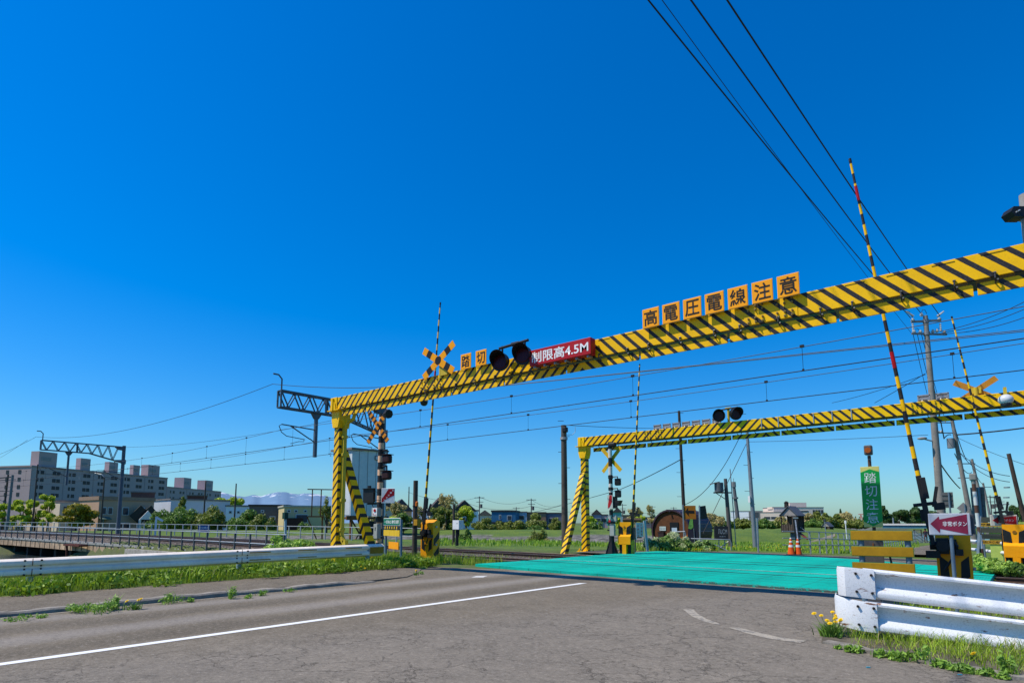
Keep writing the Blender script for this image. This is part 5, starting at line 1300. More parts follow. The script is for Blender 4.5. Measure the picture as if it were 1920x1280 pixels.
mb = MB(); mb.sweep([(0, -.44), (0, -.40), (-9, -.40), (-9, -.44)], [rp(x, 14.3, 0) for x in xs], closed=True); mb.build('deck', EDGEC, t, world=True)
mb = MB()
for x0 in (-78.5, -52.8):
    q = rp(x0, 13.9, 0); mb.box(q + Vector((1.2, .1, -.52)), (3.6, .5, .12)); mb.bar(q + Vector((-.3, 0, -.5)), q + Vector((.2, 0, -2.4)), .12); mb.bar(q + Vector((-.8, 0, -1.5)), q + Vector((1.4, 0, -1.5)), .08); mb.bar(q + Vector((1.3, 0, -1.5)), q + Vector((1.1, 0, -2.4)), .1)
mb.build('rusty_platform', pm('red_rust', (.10, .028, .018), .9, var=.4), t, world=True)

RAILG = pm('railing_grey', (.36, .38, .40), .5, .3, var=.2); RAILD = pm('railing_dark', (.09, .095, .10), .6, .2)
def railing(label, path, h, bars, step, group, pm_=RAILG, post=RAILD, r=.03, pr=.035, z0=0.):
    t = thing('railing', label, 'railing', tuple(path[0]), group=group)
    for z in bars: 
        mb = MB(); mb.tube([p + Vector((0, 0, z)) for p in path], r, 6); mb.build('rail', pm_, t, True, world=True)
    acc = 0; n = 0; first = None
    for a, c in zip(path[:-1], path[1:]):
        L = (c - a).length; s = -acc
        while s + step <= L + 1e-6 and n < 98:
            s += step; q = a.lerp(c, s / L); n += 1
            if first is None:
                mb = MB(); mb.box((0, 0, h / 2), (pr * 2, pr * 2, h)); first = mb.build('post', post, t); first.location = q - t.location
            else:
                o = first.copy(); COL.objects.link(o); o.location = q - t.location
        acc = L - s
    return t
railing('dark railing along the road side edge of the railway bridge', [rp(x, 14.15, -.3) for x in np.linspace(-95, -24.5, 30)], 1.0, (.55, 1.0), 1.5, 'railings beside the tracks', z0=0)
railing('grey railing along the far side of the tracks by the houses', [rp(x, 25.6, -.2) for x in np.linspace(-120, -27.5, 30)], 1.05, (.55, 1.05), 1.6, 'railings beside the tracks', RAILG, RAILG)
# fence by the meadow path
fp = [on_ground(1469, 1038, .0), on_ground(1530, 1037.5, -.05), on_ground(1600, 1032, -.12)] + [spot(px, d, -.2) for px, d in ((1640, 39), (1690, 47), (1715, 54), (1745, 66), (1752, 80))]
fp = [Vector((p.x, p.y, tz(p.x, p.y))) for p in fp]
railing('pale pipe fence curving along the meadow lane behind the traffic cones', fp, 1.02, (.42, .72, 1.02), 1.0, None, RAILG, STEEL, .024, .028)

# ================================================================ shed on stilts
SH = pm('grey_blue_sheet', (.62, .66, .66), .6, var=.12, scale=.7, rust=(.16, .14, .12), rust_amt=.72); SHW = pm('white_stained_sheet', (.62, .63, .64), .6, var=.25, scale=.8, rust=(.28, .2, .15), rust_amt=.66)
c = spot(672, 47); rz = facing(c) + R(37)
zt, zbm = at_depth(690, 846, 47).z, at_depth(690, 968, 47).z
t = thing('elevated_shed', 'tall grey metal shed on rusty stilts behind the striped brace', 'shed', (c.x, c.y, 0), rz)
Hs = zt - zbm
mb = MB(); mb.box((.0, 0, zbm + Hs / 2), (3.3, 2.4, Hs - .1)); mb.build('wall', SH, t)
mb = MB(); mb.box((-1.66, -.02, zbm + Hs * .42), (.02, 2.2, Hs * .8)); mb.build('white_panel', SHW, t)
mb = MB(); mb.prism([(-1.8, zt - .1), (1.75, zt + .0), (1.75, zt + .12), (-1.8, zt + .05)], 'y', -1.35, 1.35); mb.build('roof', pm('shed_roof', (.20, .17, .15), .7), t)
mb = MB(); mb.box((.95, -1.22, zt - .55), (1.0, .04, .34)); v_ = mb.build('vent', pm('vent_frame', (.14, .14, .14), .6), t)
mb = MB(); mb.box((.95, -1.245, zt - .55), (.86, .02, .24)); mb.build('louvre', SHW, v_)
mb = MB()
for x in (-1.0, -.2, .6, 1.4): mb.box((x, -1.205, zbm + Hs / 2), (.03, .02, Hs - .2))
mb.build('seam', pm('seam_grey', (.16, .19, .20), .6), t)
mb = MB(); mb.box((0, 0, zbm - .12), (3.4, 2.5, .16)); mb.box((-1.2, -1.2, zbm - .12), (1.6, .12, .3))
mb.build('floor_frame', RUSTY, t)
for x, y in ((-1.5, -1.1), (1.5, -1.1), (-1.5, 1.1), (1.5, 1.1)):
    mb = MB(); mb.bar((x, y, -.6), (x, y, zbm - .1), .16); mb.build('stilt', RUSTY if x < 0 else DARKST, t)
mb = MB(); mb.bar((-1.5, -1.1, zbm - .2), (0, -1.1, -.4), .09); mb.bar((0.2, -1.1, zbm - .2), (-1.5, -1.1, -.4), .07); mb.bar((1.5, -1.1, zbm - .2), (.2, -1.1, -.4), .07); mb.build('diagonal', RUSTY, t)
mb = MB(); mb.box((.55, -.6, .5), (1.1, .9, 2.0)); mb.build('dark_casing', pm('dark_casing', (.03, .03, .03), .8), t)
c = spot(592, 50)
t = thing('steel_stand', 'rusty open steel stand with a platform beside the near striped column', 'steel stand', (c.x, c.y, 0), facing(c))
zp, zq = at_depth(592, 968, 50).z, at_depth(592, 917, 50).z
mb = MB()
for x in (-.35, .35): mb.bar((x, 0, zp), (x, 0, zq), .09)
mb.bar((-.75, 0, zq), (1.2, 0, zq), .08); mb.box((0, 0, zp), (1.3, .8, .10)); mb.bar((-.7, 0, zp), (.3, 0, -.4), .1); mb.bar((.5, 0, zp), (.55, 0, -.4), .12)
mb.build('frame', RUSTY, t)

# small things along the railings
p = at_depth(534, 1016, 30)
t = thing('marker_post', 'leaning pale blue post with dark green cap behind the guardrail', 'post', (p.x, p.y, -.1))
mb = MB(); mb.bar((.1, 0, 0), (-.05, 0, 1.75), .09); mb.build('post', PALEBLUE, t)
mb = MB(); mb.box((-.06, 0, 1.82), (.22, .2, .32)); mb.build('cap', pm('dark_green_cap', (.012, .05, .035), .5), t)
p = at_depth(382, 992, 66)
t = thing('blue_board', 'small blue notice board on the far railing before the bushes', 'notice board', (p.x, p.y, 0), facing(p))
mb = MB(); mb.box((0, 0, p.z + .1), (1.15, .05, .7)); bb = mb.build('panel', pm('blue_panel', (.02, .09, .25), .5), t)
lettering('望月寒川', .95, .26, LETW, bb, (0, -.03, p.z + .18), .01)
mb = MB(); mb.bar((-.4, 0, -.3), (-.4, 0, p.z), .06); mb.bar((.4, 0, -.3), (.4, 0, p.z), .06); mb.build('post', STEEL, t)
p = at_depth(291, 1000, 60)
t = thing('marker_post', 'white post with a slanted cap by the dark railing and porch', 'post', (p.x, p.y, 0), facing(p))
mb = MB(); mb.bar((0, 0, -.2), (0, 0, 2.0), .18); mb.build('post', WHITEP, t)
mb = MB(); mb.bar((-.05, 0, 1.95), (.6, 0, 1.55), .2); mb.build('cap', WHITEP, t)
p = at_depth(813, 1025, 31)
t = thing('marker_post', 'thin steel post with small green box beside the dark beacon post', 'post', (p.x, p.y, -.1))
mb = MB(); mb.bar((-.5, 0, 0), (-.45, 0, 2.2), .06); mb.build('post', STEEL, t)
mb = MB(); mb.box((-.35, 0, .75), (.3, .2, .5)); mb.build('box', pm('green_box', (.02, .08, .06), .5), t)

# ================================================================ beyond the crossing: hut, signs, cones
c = spot(1258, 36.5); c.z = -.25; rz = facing(c) - R(28)
t = thing('barrel_hut', 'rounded brown hut with ribbed purple roof and brown front wall', 'hut', tuple(c), rz)
Rr = 1.24; cz = 1.15
def arc(r, n=22, a0=-22, a1=202): return [(r * math.cos(R(a0 + (a1 - a0) * i / n)), cz + r * math.sin(R(a0 + (a1 - a0) * i / n))) for i in range(n + 1)]
mb = MB(); mb.prism(arc(Rr - .07), 'y', -.0, .06)
mb.build('front_wall', pm('brown_board', (.12, .045, .018), .8, var=.4, scale=4), t)
mb = MB(); a, o = arc(Rr - .06), arc(Rr + .03)
n = len(a); P = [(x, y, z) for y in (-.12, 2.9) for L_ in (a, o) for x, z in L_]; fs = []
for i in range(n - 1): fs += [(i, i + 1, n + i + 1, n + i), (2 * n + i, 3 * n + i, 3 * n + i + 1, 2 * n + i + 1), (i, 2 * n + i, 2 * n + i + 1, i + 1), (n + i, n + i + 1, 3 * n + i + 1, 3 * n + i)]
mb.add(P, fs); ro = mb.build('roof', pm('purple_roof', (.055, .032, .045), .45, var=.2), t)
mb = MB()
for i in range(0, n, 2):
    A = R(-22 + 224 * i / (n - 1)); mb.bar(((Rr + .03) * math.cos(A), -.1, cz + (Rr + .03) * math.sin(A)), ((Rr + .03) * math.cos(A), 2.9, cz + (Rr + .03) * math.sin(A)), .05)
mb.build('rib', pm('roof_rib', (.16, .12, .17), .4), ro)
mb = MB(); mb.box((.22, -.02, .98), (.56, .05, 1.35)); d = mb.build('door', pm('black_door', (.012, .012, .014), .5), t)
mb = MB(); mb.box((.24, -.05, 1.10), (.34, .01, .46)); mb.build('notice', pm('pale_blue_notice', (.42, .52, .62), .6), d)
mb = MB(); mb.box((-.54, -.03, 1.28), (.42, .02, .25)); s_ = mb.build('plaque', pm('pale_green_plaque', (.46, .54, .52), .6), t)
for z in (.04, -.04): lettering('踏切安全協会', .34, .045, LETB, s_, (-.54, -.045, 1.28 + z), .0)
mb = MB(); mb.box((-.60, -.10, .80), (.36, .16, .50)); mb.box((-.60, -.1, 1.06), (.42, .2, .03)); mb.build('letter_box', pm('dark_box', (.035, .02, .02), .5), t)
mb = MB(); mb.cyl((0, -.1, cz + Rr - .1), (0, -.2, cz + Rr - .16), .05); mb.build('lamp', BLACK, t)
mb = MB(); mb.prism([(.55, .72), (1.12, .95), (1.1, .5), (.55, .2)], 'y', -.03, -.005); mb.build('bench_panel', pm('bright_orange_panel', (.45, .12, .015), .6), t)
mb = MB(); mb.box((.42, -.55, .72), (.36, .03, .8)); nb = mb.build('poster', pm('cream_poster', (.58, .52, .42), .6, var=.3, scale=9), t)
# feather banner
c = spot(1297, 35.5)
t = thing('feather_banner', 'slim dark banner with a green leaf motif beside the rounded hut', 'banner', (c.x, c.y, -.2), facing(c))
mb = MB(); mb.prism([(-.30, .45), (.34, .4), (.36, 2.05), (.0, 2.1), (-.16, 1.6)], 'y', 0, .02); mb.build('cloth', pm('navy_cloth', (.022, .022, .04), .8), t)
mb = MB(); mb.prism([(-.22, 1.25), (-.05, 1.2), (.08, 1.3), (.06, 1.9), (-.04, 2.05), (-.1, 1.7)], 'y', -.012, -.006); mb.build('motif', pm('leaf_green_motif', (.16, .38, .08), .7, var=.6, scale=12), t)
mb = MB(); mb.bar((.1, -.03, 1.25), (.13, -.03, .2), .03); mb.build('pole', STEEL, t)
def back_sign(label, px, py, d, w, h, mat_, zoff=0, rz=0, poly=None, pmat=None, lean=0):
    p = at_depth(px, py, d); t = thing('road_sign', label, 'road sign', (p.x, p.y, -.15), facing(p) + rz)
    mb = MB(); mb.box((0, 0, p.z + .15), (w, .03, h), rot=(0, lean, 0)); mb.build('panel', mat_, t)
    if poly:
        mb = MB(); mb.prism([(a, p.z + .15 + z) for a, z in poly], 'y', -.022, -.0155); mb.build('arrow', pmat, t)
    mb = MB(); mb.cyl((-w * .52 + lean * .3, -.03, 0), (-w * .52, -.03, p.z + .15 + h * .55), .04, n=10); mb.build('post', STEEL, t)
    return t
back_sign('square orange sign with a black arrow beside the rounded hut', 1293, 960, 33.5, .66, .74, pm('dull_orange_sign', (.36, .13, .01), .6, var=.2), 0, 0, [(-.24, .03), (-.07, .28), (-.09, .10), (.25, .09), (.25, -.06), (-.06, -.05), (-.02, -.25)], LETB)
back_sign('dark tilted sign back next to the orange arrow sign', 1318, 960, 31.5, .40, .66, pm('olive_sign_back', (.055, .05, .035), .7, var=.3), 0, R(30), lean=R(-8))
p = at_depth(1352, 998, 31.0)
t = thing('shop_sign', 'black square sign with white stylised lettering on two short legs', 'sign', (p.x, p.y, -.1), facing(p) + R(8))
zc = p.z + .1
mb = MB(); mb.box((0, 0, zc), (.66, .32, .64), bev=.005); mb.build('box', pm('black_sign', (.02, .021, .025), .5), t)
lettering('ЛUСM', .44, .25, pm('grey_letters', (.34, .36, .39), .6), t, (.05, -.164, zc + .06), .0)
lettering('営業中', .3, .06, pm('grey_letters', (.34, .36, .39), .6), t, (.04, -.164, zc - .19), .0)
mb = MB()
for x in (-.12, .16): mb.cyl((x, 0, -.1), (x, 0, zc - .3), .03)
mb.build('leg', STEEL, t)
c = spot(1345, 30.6)
t = thing('crossing_bar', 'grey arched pipe barrier lying under the black sign', 'barrier', (c.x, c.y, -.05), facing(c))
mb = MB(); mb.tube([(-1.3, 0, .62), (-.3, 0, .60), (.55, 0, .58), (.62, 0, .4), (.6, 0, 0)], .035); mb.tube([(-1.0, 0, .55), (-.5, 0, .45), (.0, 0, .25), (.45, 0, .02)], .035); mb.tube([(-.4, .1, .05), (.2, .1, .25), (.5, .1, .5)], .03); mb.tube([(-2.2, 0, .55), (-2.2, 0, .95), (-1.6, 0, .98), (-1.5, 0, .5)], .04); mb.build('pipe', STEEL, t, True)
p = on_ground(1210, 1036, -.0)
p = at_depth(1211, 1000, 28.2)
t = thing('notice_board', 'white notice board with faded red lettering on a blue post', 'notice board', (p.x, p.y, .05), facing(p) + R(24))
mb = MB(); mb.bar((.06, 0, 0), (-.06, 0, 1.42), .10); mb.build('post', PALEBLUE, t)
mb = MB(); mb.box((-.30, .02, 1.0), (.36, .03, .66), bev=.006); nb = mb.build('board', pm('off_white_board', (.60, .57, .55), .6), t)
for k, x in enumerate((-.21, -.37)):
    for j, ch in enumerate(('大型車通', '行禁止注')[k]): lettering(ch, .09, .10, pm('faded_red', (.45, .10, .09), .6), nb, (x, -.0, 1.22 - .145 * j - .05 * k), .008)
p = on_ground(1191, 1038, .02)
t = thing('ball_stake', 'short stake with a white ball on top by the far barrier machine', 'stake', (p.x, p.y, 0))
mb = MB(); mb.cyl((0, 0, 0), (.04, 0, .66), .025); mb.build('stake', DARKST, t)
mb = MB(); mb.sphere((.04, 0, .70), .06, 10); mb.build('ball', WHITEP, t, True)
c = spot(1187, 33)
t = thing('log_rail', 'three brown log rails between grey posts behind the barrier machine', 'rail fence', (c.x, c.y, -.2), facing(c))
for z in (1.72, 1.28, .85):
    mb = MB(); mb.cyl((-.55, 0, z), (.45, 0, z), .10, n=10); mb.build('log', pm('brown_log', (.11, .075, .05), .9), t, True)
mb = MB(); mb.bar((-.6, 0, 0), (-.6, 0, 1.9), .14); mb.build('post', PALEBLUE, t)
mb = MB()
for x in np.linspace(-.3, .9, 10): mb.bar((x, -.3, 0), (x, -.3, .62), .02)
mb.bar((-.35, -.3, .62), (.95, -.3, .62), .04); mb.build('low_grid', BLACK, t)

# traffic cones and leaning display pole
CONE = pm('cone_orange', (.75, .10, .008), .5, var=.1); CONEW = pm('cone_white', (.75, .72, .70), .5)
def cone(label, loc):
    t = thing('traffic_cone', label, 'traffic cone', loc, R(20), 'traffic cones beyond the crossing')
    mb = MB(); mb.cyl((0, 0, .03), (0, 0, .70), .155, .035, n=18); mb.build('cone', CONE, t, True)
    mb = MB(); mb.cyl((0, 0, .34), (0, 0, .43), .105, .089, n=18); mb.cyl((0, 0, .54), (0, 0, .60), .072, .062, n=18); mb.cyl((0, 0, .69), (0, 0, .74), .04, .03, n=12); mb.build('sleeve', CONEW, t, True)
    mb = MB(); mb.box((0, 0, .02), (.40, .40, .045), bev=.01); mb.build('base', BLACK, t); return t
p1, p2 = on_ground(1484, 1040, -.0), on_ground(1497, 1040, -.0)
c1 = cone('orange and white traffic cone on the barrel hut side of the dark pole', tuple(p1))
c2 = copy_thing(c1, 'orange and white traffic cone on the pipe fence side of the dark pole'); c2.location = p2
p = p1.lerp(p2, .5) + Vector((.12, .16, 0))
t = thing('display_pole', 'dark slim pole with a pale strip standing between two traffic cones', 'pole', tuple(p), facing(p))
hh = at_depth(1491, 978, math.hypot(p.x, p.y) * .93).z
mb = MB(); mb.bar((.02, 0, 0), (-.09, 0, 1.55), .17); mb.build('pole', BLACK, t)
mb = MB(); mb.bar((.0, -.09, .45), (-.07, -.09, 1.50), .05, .01); mb.build('strip', pm('pale_strip', (.42, .42, .5), .6, var=.4, scale=14), t)
mb = MB(); mb.box((-.05, 0, 1.58), (.2, .12, .05)); mb.build('cap', STEEL, t)

# playground lookout huts
WOOD = pm('weathered_wood', (.10, .075, .055), .85, var=.35, scale=4); WOODD = pm('dark_wood', (.035, .026, .022), .85)
def lookout(label, px, d, s, z0):
    c = spot(px, d); t = thing('lookout_hut', label, 'lookout hut', (c.x, c.y, z0), facing(c) + R(-22), 'wooden lookout huts on the meadow')
    w = 1.0
    mb = MB(); mb.prism([(-w, 3.05), (w, 3.05), (0, 4.05)], 'y', -w - .06, -w); mb.prism([(-w, 3.05), (w, 3.05), (0, 4.05)], 'y', w, w + .06); mb.build('gable', pm('grey_wood', (.30, .27, .25), .8, var=.2), t)
    mb = MB(); mb.bar((-w - .12, -w - .2, 3.0), (-w - .12, w + .2, 3.0), .02)
    for s_ in (-1, 1): mb.add([(s_ * (w + .15), -w - .25, 2.97), (0, -w - .25, 4.15), (0, w + .25, 4.15), (s_ * (w + .15), w + .25, 2.97), (s_ * (w + .15), -w - .25, 3.05), (0, -w - .25, 4.24), (0, w + .25, 4.24), (s_ * (w + .15), w + .25, 3.05)], [(0, 1, 2, 3), (7, 6, 5, 4), (0, 4, 5, 1), (1, 5, 6, 2), (2, 6, 7, 3), (3, 7, 4, 0)])
    mb.build('roof', pm('slate_roof', (.09, .095, .11), .6), t)
    mb = MB(); mb.box((-.35, -.7, 4.35), (.4, .4, .55)); mb.prism([(-.62, 4.62), (-.08, 4.62), (-.35, 4.85)], 'y', -.95, -.45); mb.build('turret', WOODD, t)
    mb = MB(); mb.box((0, 0, 1.0), (2.1, 2.1, .14)); mb.build('platform', WOOD, t)
    for a in (-1, 1):
        for b_ in (-1, 1):
            mb = MB(); mb.bar((a * .98, b_ * .98, 1.0), (a * .98, b_ * .98, 3.05), .12); mb.build('corner_post', WOODD, t)
    mb = MB()
    for x in np.linspace(-.85, .85, 7): mb.box((x, -1.0, 1.5), (.2, .04, .85)); mb.box((-1.0, x, 1.5), (.04, .2, .85))
    mb.box((0, .98, 2.0), (1.9, .05, 2.0)); mb.box((.6, -.95, 2.2), (.5, .05, 1.4)); mb.build('wall_board', WOOD, t)
    mb = MB(); mb.box((.2, .2, .5), (.9, .9, 1.0)); mb.build('base', pm('blue_grey_base', (.10, .15, .17), .7), t)
    mb = MB(); mb.bar((.8, -.3, 1.0), (2.0, -.6, .1), .5, .08); mb.build('slide', pm('rust_red_slide', (.20, .05, .03), .6), t)
    mb = MB(); mb.bar((1.1, -.5, 1.6), (2.1, -.6, .9), .05); mb.bar((2.1, -.6, .9), (2.1, -.6, 0), .06); mb.build('handrail', STEEL, t)
    t.scale = (s, s, s); return t
lookout('larger wooden lookout hut with slate roof on the meadow', 1486, 66, .86, -.45)
h2 = lookout('smaller distant lookout hut near the yellow flower patch', 1551, 92, .60, -1.0)
for (px, y0, y1, d, lab) in ((1549, 975, 1004, 60, 'thin dark post in front of the smaller lookout hut'), (1588, 978, 1008, 50, 'leaning white post beside the yellow flower patch'), (1422, 965, 1035, 27.5, 'slim grey post with small dark box on the meadow edge')):
    p, q = at_depth(px, y1, d), at_depth(px - 3, y0, d)
    t = thing('meadow_post', lab, 'post', tuple(p)); mb = MB(); mb.cyl((0, 0, -.1), q - p, .045, n=8); mb.build('post', WHITEP if 'white' in lab else STEEL, t)
    mb = MB(); mb.box(q - p, (.14, .1, .24)); mb.build('cap', WHITEP if 'white' in lab else DARKST, t)

# two walkers / open frame by the lane
p = at_depth(1722, 1015, 58)
t = thing('timber_frame', 'dark timber goal frame beside the meadow lane', 'frame', (p.x, p.y, tz(p.x, p.y)), facing(p))
mb = MB(); mb.bar((-.28, 0, 0), (-.28, 0, 1.35), .1); mb.bar((.28, 0, 0), (.28, 0, 1.35), .1); mb.bar((-.34, 0, .8), (.34, 0, .8), .09); mb.bar((-.28, 0, 1.32), (.28, 0, 1.32), .05); mb.build('frame', WOODD, t)
p = at_depth(1736, 1010, 56); zz = tz(p.x, p.y)
t = thing('person', 'small walker in dark navy jacket and reddish trousers on the lane', 'person', (p.x, p.y, zz + .02), facing(p))
def skinned(name, verts, edges, radii, m, parent):
    me = bpy.data.meshes.new(name); me.from_pydata(verts, edges, [])
    o = bpy.data.objects.new(name, me); COL.objects.link(o); o.parent = parent
    md = o.modifiers.new('skin', 'SKIN'); o.modifiers.new('sub', 'SUBSURF').levels = 1
    for i, r in enumerate(radii): me.skin_vertices[0].data[i].radius = (r, r * .8)
    me.skin_vertices[0].data[0].use_root = True
    me.materials.append(m); return o
k = .74
V = [(0, 0, .9), (0, 0, 1.15), (0, 0, 1.38), (0, 0, 1.5), (0, -.02, 1.66), (-.10, 0, .86), (-.11, -.08, .48), (-.11, .02, .05), (-.11, -.14, .03), (.10, 0, .86), (.11, .10, .48), (.11, .18, .07), (.11, .04, .03), (-.2, 0, 1.38), (-.25, .06, 1.1), (-.24, -.02, .86), (.2, 0, 1.38), (.25, -.06, 1.1), (.24, -.12, .88)]
E_ = [(0, 1), (1, 2), (2, 3), (3, 4), (0, 5), (5, 6), (6, 7), (7, 8), (0, 9), (9, 10), (10, 11), (11, 12), (2, 13), (13, 14), (14, 15), (2, 16), (16, 17), (17, 18)]
rr = [.14, .13, .15, .06, .10, .10, .07, .05, .05, .10, .07, .05, .05, .07, .055, .04, .07, .055, .04]
skinned('body', [tuple(a * k for a in q) for q in V], E_, [r * k for r in rr], pm('red_brown_trousers', (.10, .025, .02), .8), t)
skinned('jacket', [tuple(a * k for a in V[i]) for i in (1, 2, 13, 14, 16, 17, 0)], [(0, 1), (1, 2), (2, 3), (1, 4), (4, 5), (0, 6)], [r * k for r in (.165, .175, .09, .075, .09, .075, .165)], pm('navy_jacket', (.015, .018, .04), .8), t)
mb = MB(); mb.sphere((0, 0, 1.70 * k), .115 * k, 12, (1, 1, .9)); mb.build('hair', pm('dark_hair', (.02, .016, .014), .7), t, True)

# ================================================================ houses and blocks
GLASS = pm('window_glass', (.045, .055, .07), .15, var=.3)
WFR = pm('window_frame', (.60, .60, .58), .5)
def block(name, label, cat, px0, px1, ytop, d, col, depth=7., rz=0., yb=None, zb=-.8, wins=(), roof=None, parapet=.25, group=None, gable=None, parts=None):
    """box house whose front spans px0..px1 at distance d; wins = (u, v, w, h) as fractions / metres"""
    c = spot((px0 + px1) / 2, d); w = (px1 - px0) * d / FH / math.cos(rz) * .98; z1 = at_depth((px0 + px1) / 2, ytop, d).z
    t = thing(name, label, cat, (c.x, c.y, zb), facing(c) + rz, group); H = z1 - zb
    mb = MB(); mb.box((0, depth / 2, H / 2), (w, depth, H)); mb.build('wall', col, t)
    if gable:
        mb = MB(); g = gable
        mb.prism([(-w / 2 - .3, H), (w / 2 + .3, H), (0, H + g)], 'y', -.3, depth + .3); mb.build('roof', roof or DARKST, t)
    else:
        mb = MB(); mb.box((0, depth / 2, H + parapet / 2 - .02), (w + .3, depth + .3, parapet)); mb.build('roof', roof or pm('parapet_grey', (.2, .18, .17), .7), t)
    for (u, v, ww, hh) in wins:
        f = MB(); f.box((-w / 2 + u * w, -.02, v * H), (ww + .2, .08, hh + .2)); fo = f.build('window', WFR, t)
        g = MB(); g.box((-w / 2 + u * w, -.065, v * H), (ww, .03, hh)); g.build('pane', GLASS, fo)
    return t, w, H
LAV = pm('lavender_render', (.43, .325, .325), .85, var=.06, scale=.15)
LAVD = pm('lavender_render_dark', (.34, .26, .265), .85, var=.06, scale=.2)
WDK = pm('dark_flat_window', (.03, .032, .04), .25)
def apartment(label, px0, d0, yt0, px1, d1, yt1, floors, cols, end_px=None, end_d=None, towers=(), nwin=True, balc=0):
    a, c = spot(px0, d0), spot(px1, d1); ax = (c - a).normalized(); L = (c - a).length
    H = at_depth(px0, yt0, d0).z + 1; t = thing('apartment_block', label, 'apartment building', (a.x, a.y, -1), math.atan2(ax.y, ax.x))
    D = 14 if end_px is None else (spot(end_px, end_d) - a).length
    mb = MB(); mb.box((L / 2, D / 2, H / 2), (L, D, H)); mb.build('wall', LAV, t)
    mb = MB(); mb.box((L / 2, D / 2, H + .15), (L + .4, D + .4, .5)); mb.build('roof', LAVD, t)
    for (u, w, h, dd) in towers:
        mb = MB(); mb.box((u * L, dd / 2 + .6, H + h / 2), (w, dd, h)); tw = mb.build('roof_tower', LAV, t)
        mb = MB(); mb.box((u * L - w * .1, +.55, H + h * .55), (w * .55, .06, h * .22)); mb.build('faded_sign', pm('faded_sign', (.30, .28, .29), .8), tw)
    fl = H / (floors + .35); first = None
    for r in range(floors):
        for k in range(cols):
            x = (k + .5) / cols * L + (.8 if k % 4 in (0, 2) else -.6); z = (r + .68) * fl
            if z < 9: continue
            w_ = .7 if k % 4 == 0 else 1.25
            mb = MB(); mb.box((0, 0, 0), (w_, .12, 1.25)); key = 'n' if k % 4 == 0 else 'w'
            if first is None: first = {}
            if key not in first: first[key] = mb.build('window', WDK, t); o = first[key]
            else: o = first[key].copy(); COL.objects.link(o)
            o.location = (x, -.02, z)
    for u in np.arange(0, 1.01, 4 / cols):
        mb = MB(); mb.box((u * L, -.03, H / 2), (.25, .1, H - .3)); mb.build('downpipe', LAVD, t)
    if end_px is not None:
        for r in range(floors):
            z = (r + .68) * fl
            if z < 9: continue
            for y in (.30 * D, .62 * D):
                o = first['w'].copy(); COL.objects.link(o); o.location = (-.02, y, z); o.rotation_euler = (0, 0, R(90)); o.parent = t
    return t
apartment('long lavender grey apartment block with rooftop towers behind the distant mast', 50, 205, 874, 308, 262, 898, 8, 20, -75, 196, ((.10, 6.5, 5.6, 3.6), (.345, 4, 4.8, 2.2), (.55, 4, 4.6, 2.2), (.735, 3.2, 4.4, 1.8), (.885, 6, 5.2, 3.6)))
apartment('shorter lavender grey apartment block with two towers beside the mountains', 309, 285, 913, 411, 330, 921, 6, 12, None, None, ((.36, 6, 5.6, 5), (.78, 6, 5.6, 5)))
TAN = pm('tan_siding', (.34, .25, .18), .85, var=.08, scale=.4); TANL = pm('light_tan', (.42, .33, .25), .85, var=.08)
b1, w, H = block('house', 'tan flat roofed building with a narrow pale wing behind the pollarded trees', 'house', 108, 182, 940, 110, TAN, 12, R(24), wins=())
mb = MB(); mb.box((-w / 2 + .8, -1.2, H * .46), (1.8, 2.2, H * .92)); wg = mb.build('entrance_wing', TANL, b1)
mb = MB(); mb.box((-w / 2 + .8, -2.34, H * .62), (.6, .1, H * .42)); mb.build('window', GLASS, wg)
BRN = pm('brown_siding', (.30, .195, .13), .85, var=.08, scale=.4)
b2, w, H = block('house', 'two storey brown house with a white gabled porch', 'house', 192, 281, 938, 100, BRN, 7, R(24), wins=((.09, .70, .55, 1.0), (.2, .70, .55, 1.0), (.47, .70, .8, 1.1), (.78, .72, .6, .9), (.47, .28, 1.4, 1.0), (.88, .45, .5, .8)), roof=pm('brown_parapet', (.30, .20, .14), .8), parapet=.6)
mb = MB(); mb.prism([(w * .12, 2.75), (w * .42, 2.75), (w * .27, 4.2)], 'y', -2.2, -2.1); po = mb.build('porch_gable', pm('white_gable', (.70, .69, .68), .7), b2)
mb = MB(); mb.bar((w * .08, -1.3, 2.6), (w * .27, -1.3, 4.35), 2.2, .18, up=(0, 1, 0)); mb.bar((w * .46, -1.3, 2.6), (w * .27, -1.3, 4.35), 2.2, .18, up=(0, 1, 0)); mb.build('porch_roof', pm('dark_green_roof', (.03, .035, .03), .7), b2)
mb = MB()
for x in (w * .14, w * .40): mb.box((x, -2.0, 1.4), (.28, .28, 2.8))
mb.build('porch_post', WFR, b2)
mb = MB(); mb.box((w * .27, -.05, 1.4), (1.0, .1, 2.1)); mb.build('door', WFR, b2)
mb = MB(); mb.box((-w * .4, -.5, 2.9), (1.5, 1.0, .15), rot=(R(20), 0, 0)); mb.box((-w * .45, -.6, 1.6), (.12, .8, 2.4)); mb.build('side_canopy', pm('green_canopy', (.12, .17, .13), .6), b2)
block('house', 'dark brick upper storey house rising behind the gabled porch', 'house', 245, 284, 923, 122, pm('dark_brick', (.10, .05, .042), .9, var=.2), 8, 0, wins=((.3, .8, .6, .6),))
block('house', 'navy and white two tone house behind the bushes', 'house', 281, 329, 940, 118, pm('navy_siding', (.035, .037, .05), .7), 8, R(-4), wins=((.12, .5, .7, 1.1),))
b, w, H = block('house', 'wide pale grey flat roofed house with darker side wall', 'house', 325, 426, 938, 112, pm('pale_grey_siding', (.33, .34, .36), .8, var=.06, scale=.4), 9, R(22))
block('house', 'small dark red brick house before the shorter apartment block', 'house', 350, 384, 929, 150, pm('red_brick_dark', (.085, .035, .03), .9), 8, 0)
